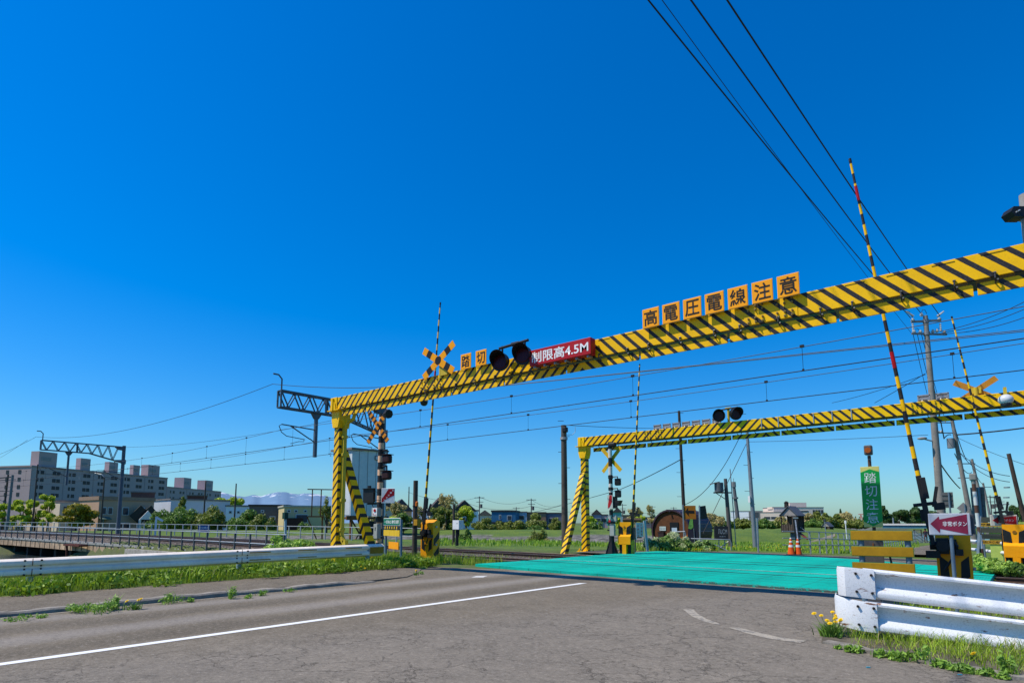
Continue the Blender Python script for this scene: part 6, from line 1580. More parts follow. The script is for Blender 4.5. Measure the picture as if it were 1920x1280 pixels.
block('house', 'white house with round vents between the bushes', 'house', 424, 468, 949, 105, pm('white_siding', (.52, .53, .54), .7, var=.05), 8, R(-5), wins=((.18, .8, .3, .3), (.5, .8, .3, .3), (.8, .8, .3, .3)))
b, w, H = block('house', 'dark brown flat roofed house with small round vents', 'house', 468, 536, 948, 98, pm('dark_brown_siding', (.085, .072, .066), .8, var=.08), 9, R(-14), wins=((.1, .82, .3, .25), (.35, .82, .3, .25), (.62, .55, .7, .9)), roof=pm('black_roof', (.03, .03, .035), .6))
b, w, H = block('house', 'yellow beige two storey house beside the rusty steel stand', 'house', 534, 618, 950, 92, pm('yellow_beige', (.38, .30, .155), .8, var=.06), 8, R(8), wins=((.38, .62, 1.6, 1.1), (.1, .86, .3, .25), (.25, .86, .3, .25), (.45, .86, .3, .25)), roof=pm('cream_edge', (.46, .43, .36), .7))
mb = MB(); mb.box((-w * .3, -.8, 1.6), (2.4, 1.4, 2.6)); mb.build('porch', pm('dark_red_porch', (.06, .025, .02), .8), b)
for lab, a, c, yt, d, col, gb in (('beige gabled house behind the trees nearest the beacon post', 690, 735, 950, 105, (.40, .32, .24), 2.6), ('cream gabled house half hidden by spring trees', 733, 772, 958, 118, (.36, .27, .18), 2.4), ('brown roofed house behind the raised near arm', 806, 848, 956, 112, (.38, .30, .20), 2.6), ('grey roofed white house beside the brown roofed one', 850, 892, 958, 120, (.50, .50, .52), 2.2)):
    block('house', lab, 'house', a, c, yt, d, pm('siding_' + lab[:9], col, .8, var=.08), 8, R(5), wins=((.4, .6, 1., 1.), (.75, .6, .8, .8)), gable=gb, roof=pm('roof_' + lab[:6], (.085, .065, .055) if 'beige' in lab or 'brown' in lab else (.075, .075, .085), .8))
block('house', 'white flat house edge beside the deep blue house', 'house', 880, 897, 957, 150, pm('white_siding', (.52, .53, .54), .7), 8, 0, wins=((.5, .75, 1.2, .5),))
block('house', 'low pale house with ribbed roof left open between blue and white houses'.replace('left open ', ''), 'house', 896, 922, 966, 175, pm('stone_siding', (.42, .38, .33), .8), 8, 0, gable=1.6, roof=pm('tile_brown', (.18, .14, .11), .8))
BLU = pm('deep_blue_siding', (.018, .085, .16), .7, var=.1)
b, w, H = block('house', 'deep blue two storey house with a black balcony slab', 'house', 921, 967, 959, 150, BLU, 9, R(-8), wins=((.36, .74, .35, .9), (.75, .70, 1.0, 1.0), (.7, .2, 1.2, 1.4), (.85, .2, .9, 1.6)), roof=pm('black_roof', (.03, .03, .035), .6), parapet=.4)
mb = MB(); mb.box((w * .06, -.9, H * .46), (w * 1.1, 1.8, .35)); mb.build('balcony', pm('black_roof', (.03, .03, .035), .6), b)
block('house', 'pale blue grey house beside the deep blue one', 'house', 966, 988, 960, 158, pm('blue_grey_siding', (.30, .34, .41), .8), 8, 0, wins=((.55, .72, 1.2, 1.), (.25, .2, 1.4, 1.2)))
block('house', 'brown and orange walled house by the stout dark pole', 'house', 986, 1024, 961, 160, pm('brown_orange_siding', (.21, .115, .075), .8), 8, 0, wins=((.7, .35, .8, 1.6),), roof=pm('dark_parapet', (.06, .045, .05), .7))
block('house', 'purple grey house partly behind the stout dark pole', 'house', 1022, 1058, 962, 165, pm('purple_grey_siding', (.13, .12, .16), .8), 8, 0, wins=((.3, .6, 1.2, 1.),), roof=pm('dark_parapet', (.06, .045, .05), .7))
cols = [(.20, .18, .25), (.16, .15, .2), (.30, .19, .17), (.13, .12, .15), (.22, .19, .24), (.10, .26, .22)]
for i, (a, c, yt) in enumerate(((1098, 1112, 967), (1110, 1128, 964), (1126, 1140, 965), (1150, 1166, 960), (1165, 1180, 966), (1178, 1196, 968), (1196, 1222, 970))):
    lab = ['dark house just past the far striped column', 'lavender house behind the far banded mast', 'pinkish house beside the far banded mast', 'mint green house under the direction display', 'orange brown house behind the far barrier machine', 'grey house behind the raised far arm', 'dark low house beside the rounded hut'][i]
    col = [(.06, .055, .06), (.16, .15, .22), (.27, .19, .21), (.09, .28, .23), (.26, .14, .09), (.15, .15, .18), (.10, .09, .10)][i]
    block('house', lab, 'house', a, c, yt, 210, pm('row_siding_%d' % i, col, .8), 8, 0, wins=((.3, .62, 1.4, 1.2), (.72, .62, 1.2, 1.2)), gable=1.8 if i % 2 else None, roof=pm('row_roof', (.06, .05, .05), .8))
INST = pm('institution_wall', (.50, .40, .33), .8, var=.06, scale=.1); INSD = pm('institution_shade', (.23, .22, .24), .8)
b, w, H = block('institution_building', 'pale stepped concrete building beyond the larger lookout hut', 'building', 1455, 1542, 951, 330, INST, 18, R(20), wins=tuple((.80 + .055 * k, .78, 1.1, 2.) for k in range(4)) + ((.62, .80, 4., .7), (.2, .72, 2.5, 1.)))
mb = MB(); mb.box((w * .05, 8, H + 1.4), (9, 8, 2.8)); mb.box((-w * .34, 5, H - .2), (w * .35, 8, 1.2)); mb.build('upper_storey', INST, b)
b, w, H = block('institution_building', 'low wing with dark windows in front of the stepped concrete building', 'building', 1428, 1482, 960, 318, INST, 14, 0, wins=((.22, .62, 3, 1.3), (.45, .62, 3, 1.3)))
b, w, H = block('warehouse', 'long white and grey warehouse beyond the bushes', 'warehouse', 1372, 1429, 958, 340, pm('white_siding', (.52, .53, .54), .7), 20, 0)
mb = MB(); mb.box((w * .28, -.1, H * .5), (w * .42, .2, H)); mb.build('grey_bay', pm('grey_bay', (.17, .18, .18), .8), b)
b, w, H = block('house', 'pale houses half hidden by bushes under the dark cabinet pole', 'house', 1328, 1352, 972, 300, pm('stone_siding', (.42, .38, .33), .8), 8, 0, gable=2.5, roof=pm('tile_brown', (.18, .14, .11), .8))
# blue girder bridge
a, c = spot(1655, 215), spot(1840, 190)
t = thing('girder_bridge', 'long blue girder bridge with a white parapet before the dark wood', 'bridge', (a.x, a.y, 0))
za = at_depth(1700, 982, 200).z
mb = MB(); mb.bar(Vector((a.x, a.y, za - .95)), Vector((c.x, c.y, za - .95)), .6, 1.0); mb.build('girder', pm('bridge_blue', (.05, .17, .24), .6), t, world=True)
mb = MB(); mb.bar(Vector((a.x, a.y, za - .15)) , Vector((c.x, c.y, za - .15)), 1.4, .6); mb.build('parapet', pm('bridge_white', (.55, .54, .52), .8), t, world=True)
for k in (.12, .55, .98):
    q = a.lerp(c, k); mb = MB(); mb.cyl((q.x, q.y, -1), (q.x, q.y, za + (2.2 if k < .5 else .0)), .22); mb.build('pier', STEEL, t, world=True)
# chimney-like tower and distant poles
p = at_depth(1376, 912, 300)
t = thing('radio_tower', 'slender dark tower with a cage top far beyond the bushes', 'tower', (p.x, p.y, -1))
mb = MB(); mb.cyl((1.6, 0, 0), (0, 0, p.z + 1), 1.05, .75, n=10); mb.build('shaft', pm('tower_grey', (.12, .12, .13), .8), t, True)
mb = MB(); mb.cyl((0, 0, p.z + .8), (0, 0, p.z + 3.4), 1.1, 1.0, n=8); mb.cyl((.4, 0, p.z - 5), (.4, 0, p.z - 4.2), 1.5, n=8); mb.cyl((0, 0, p.z + 3), (0, 0, p.z + 5.2), .12); mb.build('cage', pm('tower_cage', (.20, .20, .2), .6, .3), t)
p = at_depth(1614, 962, 700)
t = thing('radio_tower', 'tiny red and white lattice mast on the far horizon', 'tower', (p.x, p.y, -1))
mb = MB(); mb.bar((-2, 0, 0), (0, 0, p.z), .7); mb.bar((2, 0, 0), (0, 0, p.z), .7); mb.bar((-2.5, 0, p.z), (2.5, 0, p.z), .8); mb.build('lattice', pm('red_lattice', (.45, .12, .10), .7), t)
for i, (px, yt, d, arms, lab) in enumerate(((386, 901, 85, 0, 'bare dark pole in front of the shorter apartment block'), (443, 906, 88, 0, 'bare dark pole standing before the white house and mountains'), (899, 930, 170, 1, 'distant crossarm pole above the low pale house'), (996, 934, 170, 1, 'distant crossarm pole behind the brown and orange house'), (767, 912, 140, 0, 'distant pole beside the beacon post'), (968, 950, 240, 1, 'tiny pole with crossarm above the pale blue grey house'), (1167, 944, 200, 1, 'distant pole with transformer behind the far raised arm'), (1223, 948, 260, 1, 'distant twin crossarm pole over the rounded hut'), (1263, 950, 260, 1, 'distant crossarm pole just behind the rounded hut roof'), (1856, 928, 150, 1, 'far pole with transformer behind the pale red arrow sign'), (1864, 930, 180, 1, 'second far pole above the pale red arrow sign'), (1876, 938, 220, 1, 'third far pole above the pale red arrow sign'), (71, 870, 95, 0, 'thin dark pole in front of the apartment block end'), (196, 895, 92, 0, 'grey street lamp pole before the brown house'))):
    t, H = pole(lab, px, yt, d, .16 * (d / 130) ** .5, .10 * (d / 130) ** .5, DKCONC if arms == 0 else pm('far_pole', (.12, .11, .11), .9), -1., group='distant poles')
    if arms:
        mb = MB(); mb.bar(across(-1.4, H - .4), across(1.4, H - .4), .16); mb.bar(across(-.9, H - 1.6), across(1.1, H - 1.6), .14); mb.cyl(across(.5, H - 3.3), across(.5, H - 2.2), .35); mb.build('crossarm', pm('far_pole', (.12, .11, .11), .9), t)
    elif 'lamp' in lab:
        mb = MB(); mb.tube([(0, 0, H), across(-.5, H + .5), across(-1.6, H + .7)], .07); mb.build('lamp_arm', STEEL, t)
wire('distant wire strung between far poles above the houses, upper', [at_depth(765, 922, 140), at_depth(899, 931, 170), at_depth(996, 936, 170), at_depth(1060, 942, 180)], .035, WIREG, 1.6)
wire('distant wire strung between far poles above the houses, lower', [at_depth(880, 944, 170), at_depth(996, 948, 170), at_depth(1167, 955, 200), at_depth(1263, 955, 260), at_depth(1430, 968, 300)], .04, WIREG, 1.4)

# ================================================================ mountains
def ridge(name, pts, d, m, base=0):
    mb = MB(); n = len(pts); rg = np.random.RandomState(5)
    rows = 7
    for r in range(rows):
        f = r / (rows - 1)
        for px, py in pts:
            q = at_depth(px, HZ - (HZ - py) * f * (1 + .05 * math.sin(px * .09 + r * 2) * (1 - f)), d - (1 - f) * d * .30 + 500 * math.sin(px * .10 + r * .8) * (1 - f)); mb.v.append((q.x, q.y, max(-5, q.z)))
    for r in range(rows - 1):
        for i in range(n - 1): mb.f.append((r * n + i, r * n + i + 1, (r + 1) * n + i + 1, (r + 1) * n + i)); mb.m.append(0)
    o = mb.build(name, m, kind='structure', smooth_=True); return o
m, nt, b = new_mat('mountain'); v = coord(nt); sp = nd(nt, 'ShaderNodeSeparateXYZ'); nt.links.new(v, sp.inputs[0])
n1 = noise(nt, v, .0032, 7, .68)
hgt = val(nt, 'DIVIDE', sp.outputs[2], 980.)
k = ramp(nt, val(nt, 'ADD', val(nt, 'MULTIPLY', hgt, .60), val(nt, 'MULTIPLY', n1, .95)), [(.885, 0.), (.935, 1.)])
c = mixc(nt, n1, (.11, .19, .30), (.17, .265, .385)); c = mixc(nt, k, c, (.52, .56, .62))  # blue distance haze is mixed into these colours
em = nd(nt, 'ShaderNodeEmission'); em.inputs[1].default_value = .0
nt.links.new(c, b.inputs['Base Color']); b.inputs['Roughness'].default_value = 1.; b.inputs['Specular IOR Level'].default_value = 0
rg = np.random.RandomState(3)
def prof(keys):
    xs_ = np.arange(keys[0][0], keys[-1][0] + 1, 3.); ys_ = np.interp(xs_, [q[0] for q in keys], [q[1] for q in keys]); return [(x, y + rg.uniform(-.25, .25)) for x, y in zip(xs_, ys_)]
ridge('mountains', prof([(180, 960), (300, 935), (400, 921), (418, 923), (440, 928), (458, 931), (475, 927), (490, 930), (505, 925), (520, 922), (535, 922), (548, 925), (560, 926), (572, 924), (590, 925), (615, 930), (650, 938), (720, 948), (830, 962), (900, 972)]), 14000, m)

# ================================================================ trees, bushes
BARK = pm('bark', (.09, .065, .045), .95, var=.4, scale=6, bmp=.5)
L_YG = leaf_mat('yellow_green_leaves', (.07, .11, .006), (.30, .33, .02), (.16, .20, .012))
L_OL = leaf_mat('olive_leaves', (.030, .045, .006), (.13, .15, .02), (.07, .075, .012))
L_GR = leaf_mat('green_leaves', (.018, .045, .006), (.085, .14, .018), (.05, .085, .01))
L_DK = leaf_mat('dark_leaves', (.010, .026, .007), (.045, .085, .016), (.028, .055, .01))
L_BR = leaf_mat('budding_leaves', (.09, .075, .03), (.28, .23, .09), (.15, .14, .035))
L_BS = leaf_mat('bronze_leaves', (.05, .05, .005), (.22, .17, .015), (.11, .12, .01))
SC = [1]
def tree(name, label, cat, px, ybase, ytop, d, wpx, m, n, size, trunk=.3, shape='round', group='trees and bushes around the crossing', seed=None, zb=None, limbs=5, dens=1.):
    SC[0] += 1; sd = seed or SC[0]; rg = random.Random(sd)
    c = spot(px, d); zt = at_depth(px, ytop, d).z; z0 = zb if zb is not None else at_depth(px, ybase, d).z
    H = zt - z0; Wd = wpx * d / FH; t = thing(name, label, cat, (c.x, c.y, z0), 0, group)
    tb = MB(); r0 = max(.04, H * .03)
    cz = H * trunk
    tb.tube([(0, 0, -.3), (rg.uniform(-.03, .03) * H, 0, cz), (rg.uniform(-.05, .05) * H, .0, H * .78)], [r0 * 1.2, r0 * .8, r0 * .25], 7)
    blobs = []
    nb = {'round': 13, 'bush': 13, 'column': 9, 'pollard': 11, 'conifer': 9, 'sparse': 15}[shape]
    for i in range(nb):
        A = rg.uniform(0, 2 * PI); f = rg.random()
        if shape in ('round', 'sparse'):
            rr = math.sqrt(rg.random()) * .42 * Wd * (.55 + .45 * math.sin(PI * min(1, f * .9 + .1))); z = cz + (H - cz) * (.12 + .8 * f); br = Wd * rg.uniform(.13, .25); bz = (H - cz) * rg.uniform(.10, .2)
        elif shape == 'bush':
            rr = math.sqrt(rg.random()) * .44 * Wd; k = 1 - (rr / (.5 * Wd)) ** 2; z = H * (.12 + .68 * (f ** .6) * k); br = Wd * rg.uniform(.11, .2); bz = H * rg.uniform(.14, .24)
        elif shape == 'pollard':
            rr = (.12 + .34 * rg.random()) * Wd; z = cz + (H - cz) * f; br = Wd * rg.uniform(.13, .22); bz = H * rg.uniform(.05, .10)
        elif shape == 'conifer':
            rr = rg.random() * .4 * Wd * (1 - f); z = H * (.15 + .8 * f); br = Wd * .25 * (1.15 - f); bz = H * .1
        else:
            rr = rg.random() * .2 * Wd; z = cz + (H - cz) * f; br = Wd * .3; bz = H * .13
        q = (rr * math.cos(A), rr * math.sin(A), min(z, H - bz * .6))
        blobs.append(q + (br, br, bz, rg.uniform(.7, 1.3)))
        if i < limbs: tb.tube([(0, 0, cz * rg.uniform(.75, 1.1)), (q[0] * .5, q[1] * .5, (cz + q[2]) / 2), q[:3]], [r0 * .5, r0 * .3, r0 * .12], 5)
    if shape == 'bush': blobs.append((0, 0, H * .3, Wd * .36, Wd * .36, H * .3, 1.4))
    tp = max(q_[2] + q_[5] * .9 for q_ in blobs); kz = H / tp
    blobs = [(q_[0], q_[1], q_[2] * kz, q_[3], q_[4], q_[5] * kz, q_[6]) for q_ in blobs]
    tb.build('trunk', BARK, t, True)
    cr = leaf_mesh('crown', blobs, int(n * dens * 3.0), size * .66, m, t, sd, fill=.35)
    return t
def T(*a, **k): return tree('tree', a[0], 'tree', *a[1:], **k)
def B(lab, px, yb, yt, d_, w_, *a, **k): return tree('bush', lab, 'bush', px, yb, yt, d_, w_ * 1.15, *a, shape='bush', trunk=.15, **k)
for i, (px, yt, w) in enumerate(((8, 945, 40), (42, 937, 34), (66, 940, 34), (90, 928, 30))):
    T(['yellow green pollarded street tree behind the plain grey mast', 'yellow green pollarded street tree, second past the plain grey mast', 'yellow green pollarded street tree against the white building', 'tallest yellow green pollarded street tree beside the tan building'][i], px, 1002, yt, 98, w, L_YG, 1500, .42, trunk=.30, shape='pollard')
T('rounded bronze green pine before the tan building', 143, 998, 945, 93, 66, L_BS, 3200, .36, trunk=.2)
T('slim conifer shaped tree rising over the bushes by the pale grey house', 340, 965, 930, 92, 30, L_OL, 900, .34, trunk=.05, shape='conifer')
T('bright tree crown behind the pale grey house by the mountains', 430, 975, 932, 135, 46, L_YG, 1300, .5, trunk=.25)
B('green bush along the far railing beside the porch', 302, 1004, 955, 86, 66, L_GR, 3000, .32)
B('wide green bush behind the white marker post', 338, 1004, 950, 84, 60, L_GR, 3000, .32)
B('olive bush behind the small blue notice board', 388, 1004, 948, 84, 62, L_OL, 3000, .32)
B('green bush before the white house with vents', 462, 1004, 955, 82, 66, L_GR, 3200, .30)
B('green bush before the dark brown house', 497, 1004, 964, 80, 48, L_OL, 2200, .30)
B('low bush by the yellow beige house', 575, 1006, 978, 80, 32, L_GR, 900, .28)
T('thin twiggy tree behind the rusty steel stand', 612, 1000, 930, 75, 24, L_OL, 500, .22, trunk=.3, shape='sparse')
for i, (px, yb, yt, d, w, m, n, lab) in enumerate((
    (745, 1005, 940, 96, 46, L_BR, 1500, 'budding pale tree before the beige gabled house'), (716, 1005, 945, 92, 34, L_BR, 900, 'budding thin tree between mast and beacon post'), (757, 1006, 962, 76, 44, L_GR, 2200, 'bright green tree beside the dark beacon post'),
    (736, 1006, 968, 80, 36, L_YG, 1300, 'yellow green tree behind the stop boards'), (790, 1004, 950, 96, 30, L_BR, 800, 'reddish budding tree behind the raised near arm'), (838, 1004, 925, 100, 38, L_BR, 900, 'tall budding tree above the grey roofed house'),
    (822, 1004, 950, 84, 44, L_OL, 2400, 'dense olive tree beside the near barrier machine'), (846, 1004, 955, 84, 36, L_OL, 1800, 'dense olive tree above the white equipment box'), (874, 1000, 948, 86, 34, L_YG, 1500, 'yellow green tree before the white flat house'))):
    T(lab, px, yb, yt, d, w, m, n, .30, trunk=.22, shape='sparse' if m is L_BR else 'round')
B('dense bronze bush before the deep blue house', 906, 998, 970, 105, 42, L_OL, 2200, .32)
B('small olive bush beside the deep blue house door', 936, 996, 976, 108, 22, L_OL, 900, .28)
B('low green hedge bush before the pale blue grey house', 963, 998, 987, 108, 24, L_GR, 700, .28)
B('large dark bush before the brown and orange house', 1002, 998, 962, 100, 48, L_OL, 2600, .32)
B('olive bush behind the stout dark pole', 1042, 996, 970, 104, 26, L_OL, 1200, .3)
B('feathery willow bush on the stone bank', 1010, 1030, 990, 66, 34, L_OL, 1500, .18)
B('twiggy dry bush by the water behind the far brace', 1030, 1030, 1008, 50, 26, L_BR, 700, .14)
B('green willow bush beside the white equipment box', 872, 1022, 990, 52, 24, L_GR, 1300, .15)
T('yellow green tree just past the far striped column', 1108, 996, 968, 120, 22, L_YG, 900, .34, trunk=.2)
B('low hedge bush behind the far banded mast', 1122, 998, 988, 104, 28, L_GR, 800, .28)
T('yellow green tree under the mint green house', 1160, 996, 970, 130, 22, L_YG, 800, .36, trunk=.2)
T('yellow green tree behind the log rails', 1202, 994, 966, 130, 20, L_YG, 700, .36, trunk=.2)
T('twiggy tree above the log rails', 1192, 990, 950, 180, 34, L_BR, 700, .4, trunk=.2, shape='sparse')
T('bare spring tree behind the rounded hut', 1222, 990, 946, 180, 26, L_BR, 500, .4, trunk=.2, shape='sparse')
for i, (px, yt, w, m, lab) in enumerate(((1336, 962, 60, L_BR, 'pale budding bush mass behind the tilted sign back'), (1350, 968, 44, L_GR, 'bright green bush beside the black square sign'), (1392, 972, 48, L_OL, 'round olive bush behind the pale grey pole foot'), (1378, 978, 26, L_BR, 'brownish bush beside the dark cabinet pole'), (1428, 972, 40, L_GR, 'green bush before the low wing'), (1450, 976, 36, L_OL, 'olive bush before the low wing'), (1466, 968, 36, L_BR, 'budding bush on the hut side of the low wing'),
    (1512, 962, 38, L_BR, 'budding tree behind the larger lookout hut'), (1527, 972, 40, L_GR, 'green bush past the larger lookout hut'), (1545, 958, 40, L_OL, 'tall olive tree before the smaller lookout hut'), (1566, 964, 36, L_OL, 'olive bush behind the smaller lookout hut'), (1582, 960, 52, L_BR, 'rounded tawny tree beside the green sign'), (1606, 974, 46, L_OL, 'low tawny bush behind the green sign'))):
    tree('bush', lab, 'bush', px, 990, yt, 125 + 6 * (i % 4), w, m, 1900, .5, shape='bush', trunk=.15)
T('dark pine tip above the tawny trees', 1577, 985, 953, 170, 14, L_DK, 500, .5, trunk=.1, shape='conifer')
for i, (px, yt, w, m) in enumerate(((1659, 948, 18, L_DK), (1684, 956, 34, L_DK), (1706, 950, 40, L_DK), (1726, 956, 40, L_GR), (1742, 958, 34, L_DK), (1770, 962, 40, L_GR), (1908, 945, 28, L_DK))):
    T(['dark narrow tree edge behind the green sign', 'dark leafy tree at the end of the blue bridge', 'tallest dark leafy tree over the blue bridge', 'mid green leafy tree over the blue bridge', 'dark leafy tree before the big barrier arm', 'leafy tree behind the tall concrete pole foot', 'dark tree behind the dark brown pole'][i], px, 986, yt, 260 if i < 6 else 120, w, m, 2600, .85 if i < 6 else .4, trunk=.08)
for k in range(9):
    px = 1598 + k * 7 if k < 6 else 1690 + k * 3
    T('thin distant conifer on the horizon behind the green sign', px, 985, 966 + (k * 37 % 9), 420, 6, L_DK, 160, .9, trunk=.1, shape='conifer', group='thin conifers on the horizon')
B('leafy knotweed clump at the end of the bridge railing', 540, 1034, 1003, 27, 80, leaf_mat('knotweed', (.05, .10, .012), (.22, .30, .05), (.12, .18, .03)), 900, .17, zb=-.1)
B('small knotweed clump by the leaning marker post', 584, 1028, 1014, 27, 30, MATS['knotweed'], 260, .13, zb=-.05)
leafF = leaf_mat('flowering_shrub', (.020, .045, .008), (.13, .20, .04), (.34, .33, .22))
for i, (px, yt, w, d, n) in enumerate(((1222, 1008, 40, 29.3, 1700), (1252, 997, 50, 29.6, 2900), (1284, 1006, 42, 29.4, 2000), (1316, 1013, 40, 29.2, 1300))):
    B(['flowering shrub beside the white notice board', 'largest flowering shrub in front of the rounded hut', 'flowering shrub below the orange arrow sign', 'low reddish shrub beside the arched pipe barrier'][i], px, 1038, yt, d, w, leafF, n, .12, zb=-.05)
B('leafy butterbur clump beside the far rail and low white rail', 1862, 1066, 1046, 16.5, 66, MATS['knotweed'], 900, .10, zb=.0)
B('dark leafy clump at the foot of the far barrier machine', 1895, 1072, 1054, 15.6, 30, L_GR, 500, .09, zb=.0)
B('weedy clump between the rail and leaning rusty post', 1832, 1060, 1036, 17.2, 26, MATS['knotweed'], 420, .10, zb=.0)

q = random.Random(21)
for i in range(26):
    px = q.choice([q.uniform(600, 900), q.uniform(880, 1060), q.uniform(1065, 1215), q.uniform(20, 560)])
    tree('bush', 'low scrub bush in the uneven row along the levee behind the tracks', 'bush', px, 1000, q.uniform(974, 984), q.uniform(84, 108), q.uniform(20, 44), q.choice([L_OL, L_GR, L_BR, L_OL]), 800, .30, shape='bush', trunk=.1, group='low scrub along the levee')
# ================================================================ grass and weeds
G1M = leaf_mat('tall_grass', (.035, .07, .003), (.19, .26, .010), (.11, .165, .008)); G2M = leaf_mat('short_grass', (.03, .07, .006), (.16, .22, .02), (.11, .14, .014))
rg = np.random.RandomState(11)
def scat(n, x0, x1, y0, y1, z): return np.stack([rg.uniform(x0, x1, n), rg.uniform(y0, y1, n), np.full(n, z)], 1)
P = scat(15000, -16.4, -13.98, -2, 13.0, .06); keep = (P[:, 0] < -14.15 + .25 * np.sin(P[:, 1] * 2.3) + rg.uniform(-.1, .12, len(P)))
hv = P[keep]
blades('verge_grass', hv, .10, .42, .015, G1M, 1, .5)
blades('dry_stalks', hv[::14], .15, .45, .009, leaf_mat('straw', (.12, .10, .04), (.26, .22, .09), (.2, .16, .06)), 41, .7)
P = scat(1500, -15.15, -14.3, 9.3, 12.2, .03); blades('verge_grass', P, .25, .46, .016, G1M, 43, .4)
qq_ = np.random.RandomState(8); lo_ = [(-14.6 + .35 * qq_.randn(), qq_.uniform(-2, 13), .12 + .1 * qq_.rand(), .28, .32, .14, 1.) for _ in range(150)]
wm = leaf_mesh('verge_weeds', lo_, 17000, .06, leaf_mat('broad_weed', (.028, .06, .004), (.15, .22, .012), (.09, .14, .012)), None, 77, fill=.15, aspect=1.8); wm['kind'] = 'stuff'
P = scat(5200, -14.35, -13.85, -2, 12.3, .07); P = P[rg.rand(len(P)) < .75]
blades('verge_grass', P, .05, .16, .014, G2M, 2)
P = scat(5200, -16.5, -13.9, 12.2, 15.0, .03); P = P[P[:, 0] < -13.95 - (P[:, 1] > 13.2) * .6 - (P[:, 1] > 14) * 1.0 + .1]
blades('verge_grass', P, .10, .40, .015, G1M, 3, .5)
P = scat(4200, -24, -13.4, 14.3, 15.9, .0); P[:, 2] = -.006 * P[:, 0] - .12; P = P[rg.rand(len(P)) < np.clip((P[:, 0] + 24) / 4 + .3, .2, 1)]
blades('trackside_grass', P, .10, .42, .014, leaf_mat('trackside_grass', (.05, .085, .006), (.22, .28, .02), (.14, .18, .012)), 4)
P = scat(1500, -22, -13.2, 17.8, 19.4, 0.); P[:, 2] = -.006 * P[:, 0] - .14; P = P[np.sin(P[:, 0] * 3) * np.cos(P[:, 1] * 5) > .35]
blades('trackside_grass', P, .05, .2, .013, MATS['trackside_grass'], 5)
# near verge: only on the soil side of the kerb
a_, c_ = E_KR[0], E_KR[-1]
def kerb_y(x): return np.interp(x, [p.x for p in E_KR + far_k], [p.y for p in E_KR + far_k])
P = scat(16000, -1.75, 2.6, 6.9, 10.4, .015); off = P[:, 1] - kerb_y(P[:, 0])
pr_ = np.clip((off - .22 - .10 * np.sin(P[:, 0] * 4)) / .45, .06, 1) * np.where(off < .06, 0, 1) * (P[:, 0] > -1.62 + .1 * np.sin(P[:, 1] * 5))
P6 = P[rg.rand(len(P)) < pr_]
blades('roadside_grass', P6, .04, .20, .006, G1M, 6, .8)
blades('dry_stalks', P6[::10], .05, .2, .005, MATS['straw'], 61, 1.)
P = scat(5000, -1.8, 2.6, 6.6, 9.0, .015); off = P[:, 1] - kerb_y(P[:, 0]); patch = np.sin(P[:, 0] * 7 + 1) * np.cos(P[:, 1] * 6) 
blades('roadside_grass', P[(off > .12) & (off < .9) & (patch > .25)], .02, .07, .005, leaf_mat('dry_grass', (.10, .10, .015), (.30, .26, .06), (.2, .17, .05)), 7, .8)
P = scat(3500, 1.2 * 0 - 1.6, 5, 9.5, 12.8, .015); blades('roadside_grass', P, .08, .3, .012, G1M, 8, .5)
# meadow tufts
def meadow(n, pxr, dr, hmin, hmax, w, m, name, sd):
    pts = []
    for _ in range(n):
        p = spot(rg.uniform(*pxr), rg.uniform(*dr) ); pts.append((p.x, p.y, 0))
    pts = np.array(pts); z, d, s = terrain(pts[:, 0], pts[:, 1]); pts[:, 2] = z; pts = pts[d > 6.5]
    blades(name, pts, hmin, hmax, w, m, sd)
meadow(9000, (1320, 1720), (30.5, 62), .06, .28, .05, leaf_mat('meadow_grass', (.045, .10, .006), (.17, .24, .018), (.11, .16, .012)), 'meadow_grass', 9)
meadow(5000, (820, 1240), (34, 66), .1, .35, .06, MATS['meadow_grass'], 'meadow_grass', 10)
meadow(2500, (1170, 1345), (28.3, 31), .08, .35, .03, MATS['meadow_grass'], 'meadow_grass', 12)
YF = pm('dandelion_yellow', (.80, .52, .004), .7)
def flowers(n, pxr, dr, z, r, name, sd):
    mb = MB(); q = random.Random(sd)
    for _ in range(n):
        p = spot(q.uniform(*pxr), q.uniform(*dr)); zz = tz(p.x, p.y) + z; mb.sphere((p.x, p.y, zz), r * q.uniform(.6, 1.2), 6, (1, 1, .5))
    o = mb.build(name, YF); o['kind'] = 'stuff'; return o
flowers(260, (1560, 1592), (58, 66), .22, .10, 'meadow_flowers', 1); flowers(140, (1350, 1700), (30.5, 44), .18, .035, 'meadow_flowers', 2); flowers(60, (1235, 1345), (28.3, 29.3), .15, .03, 'meadow_flowers', 3)
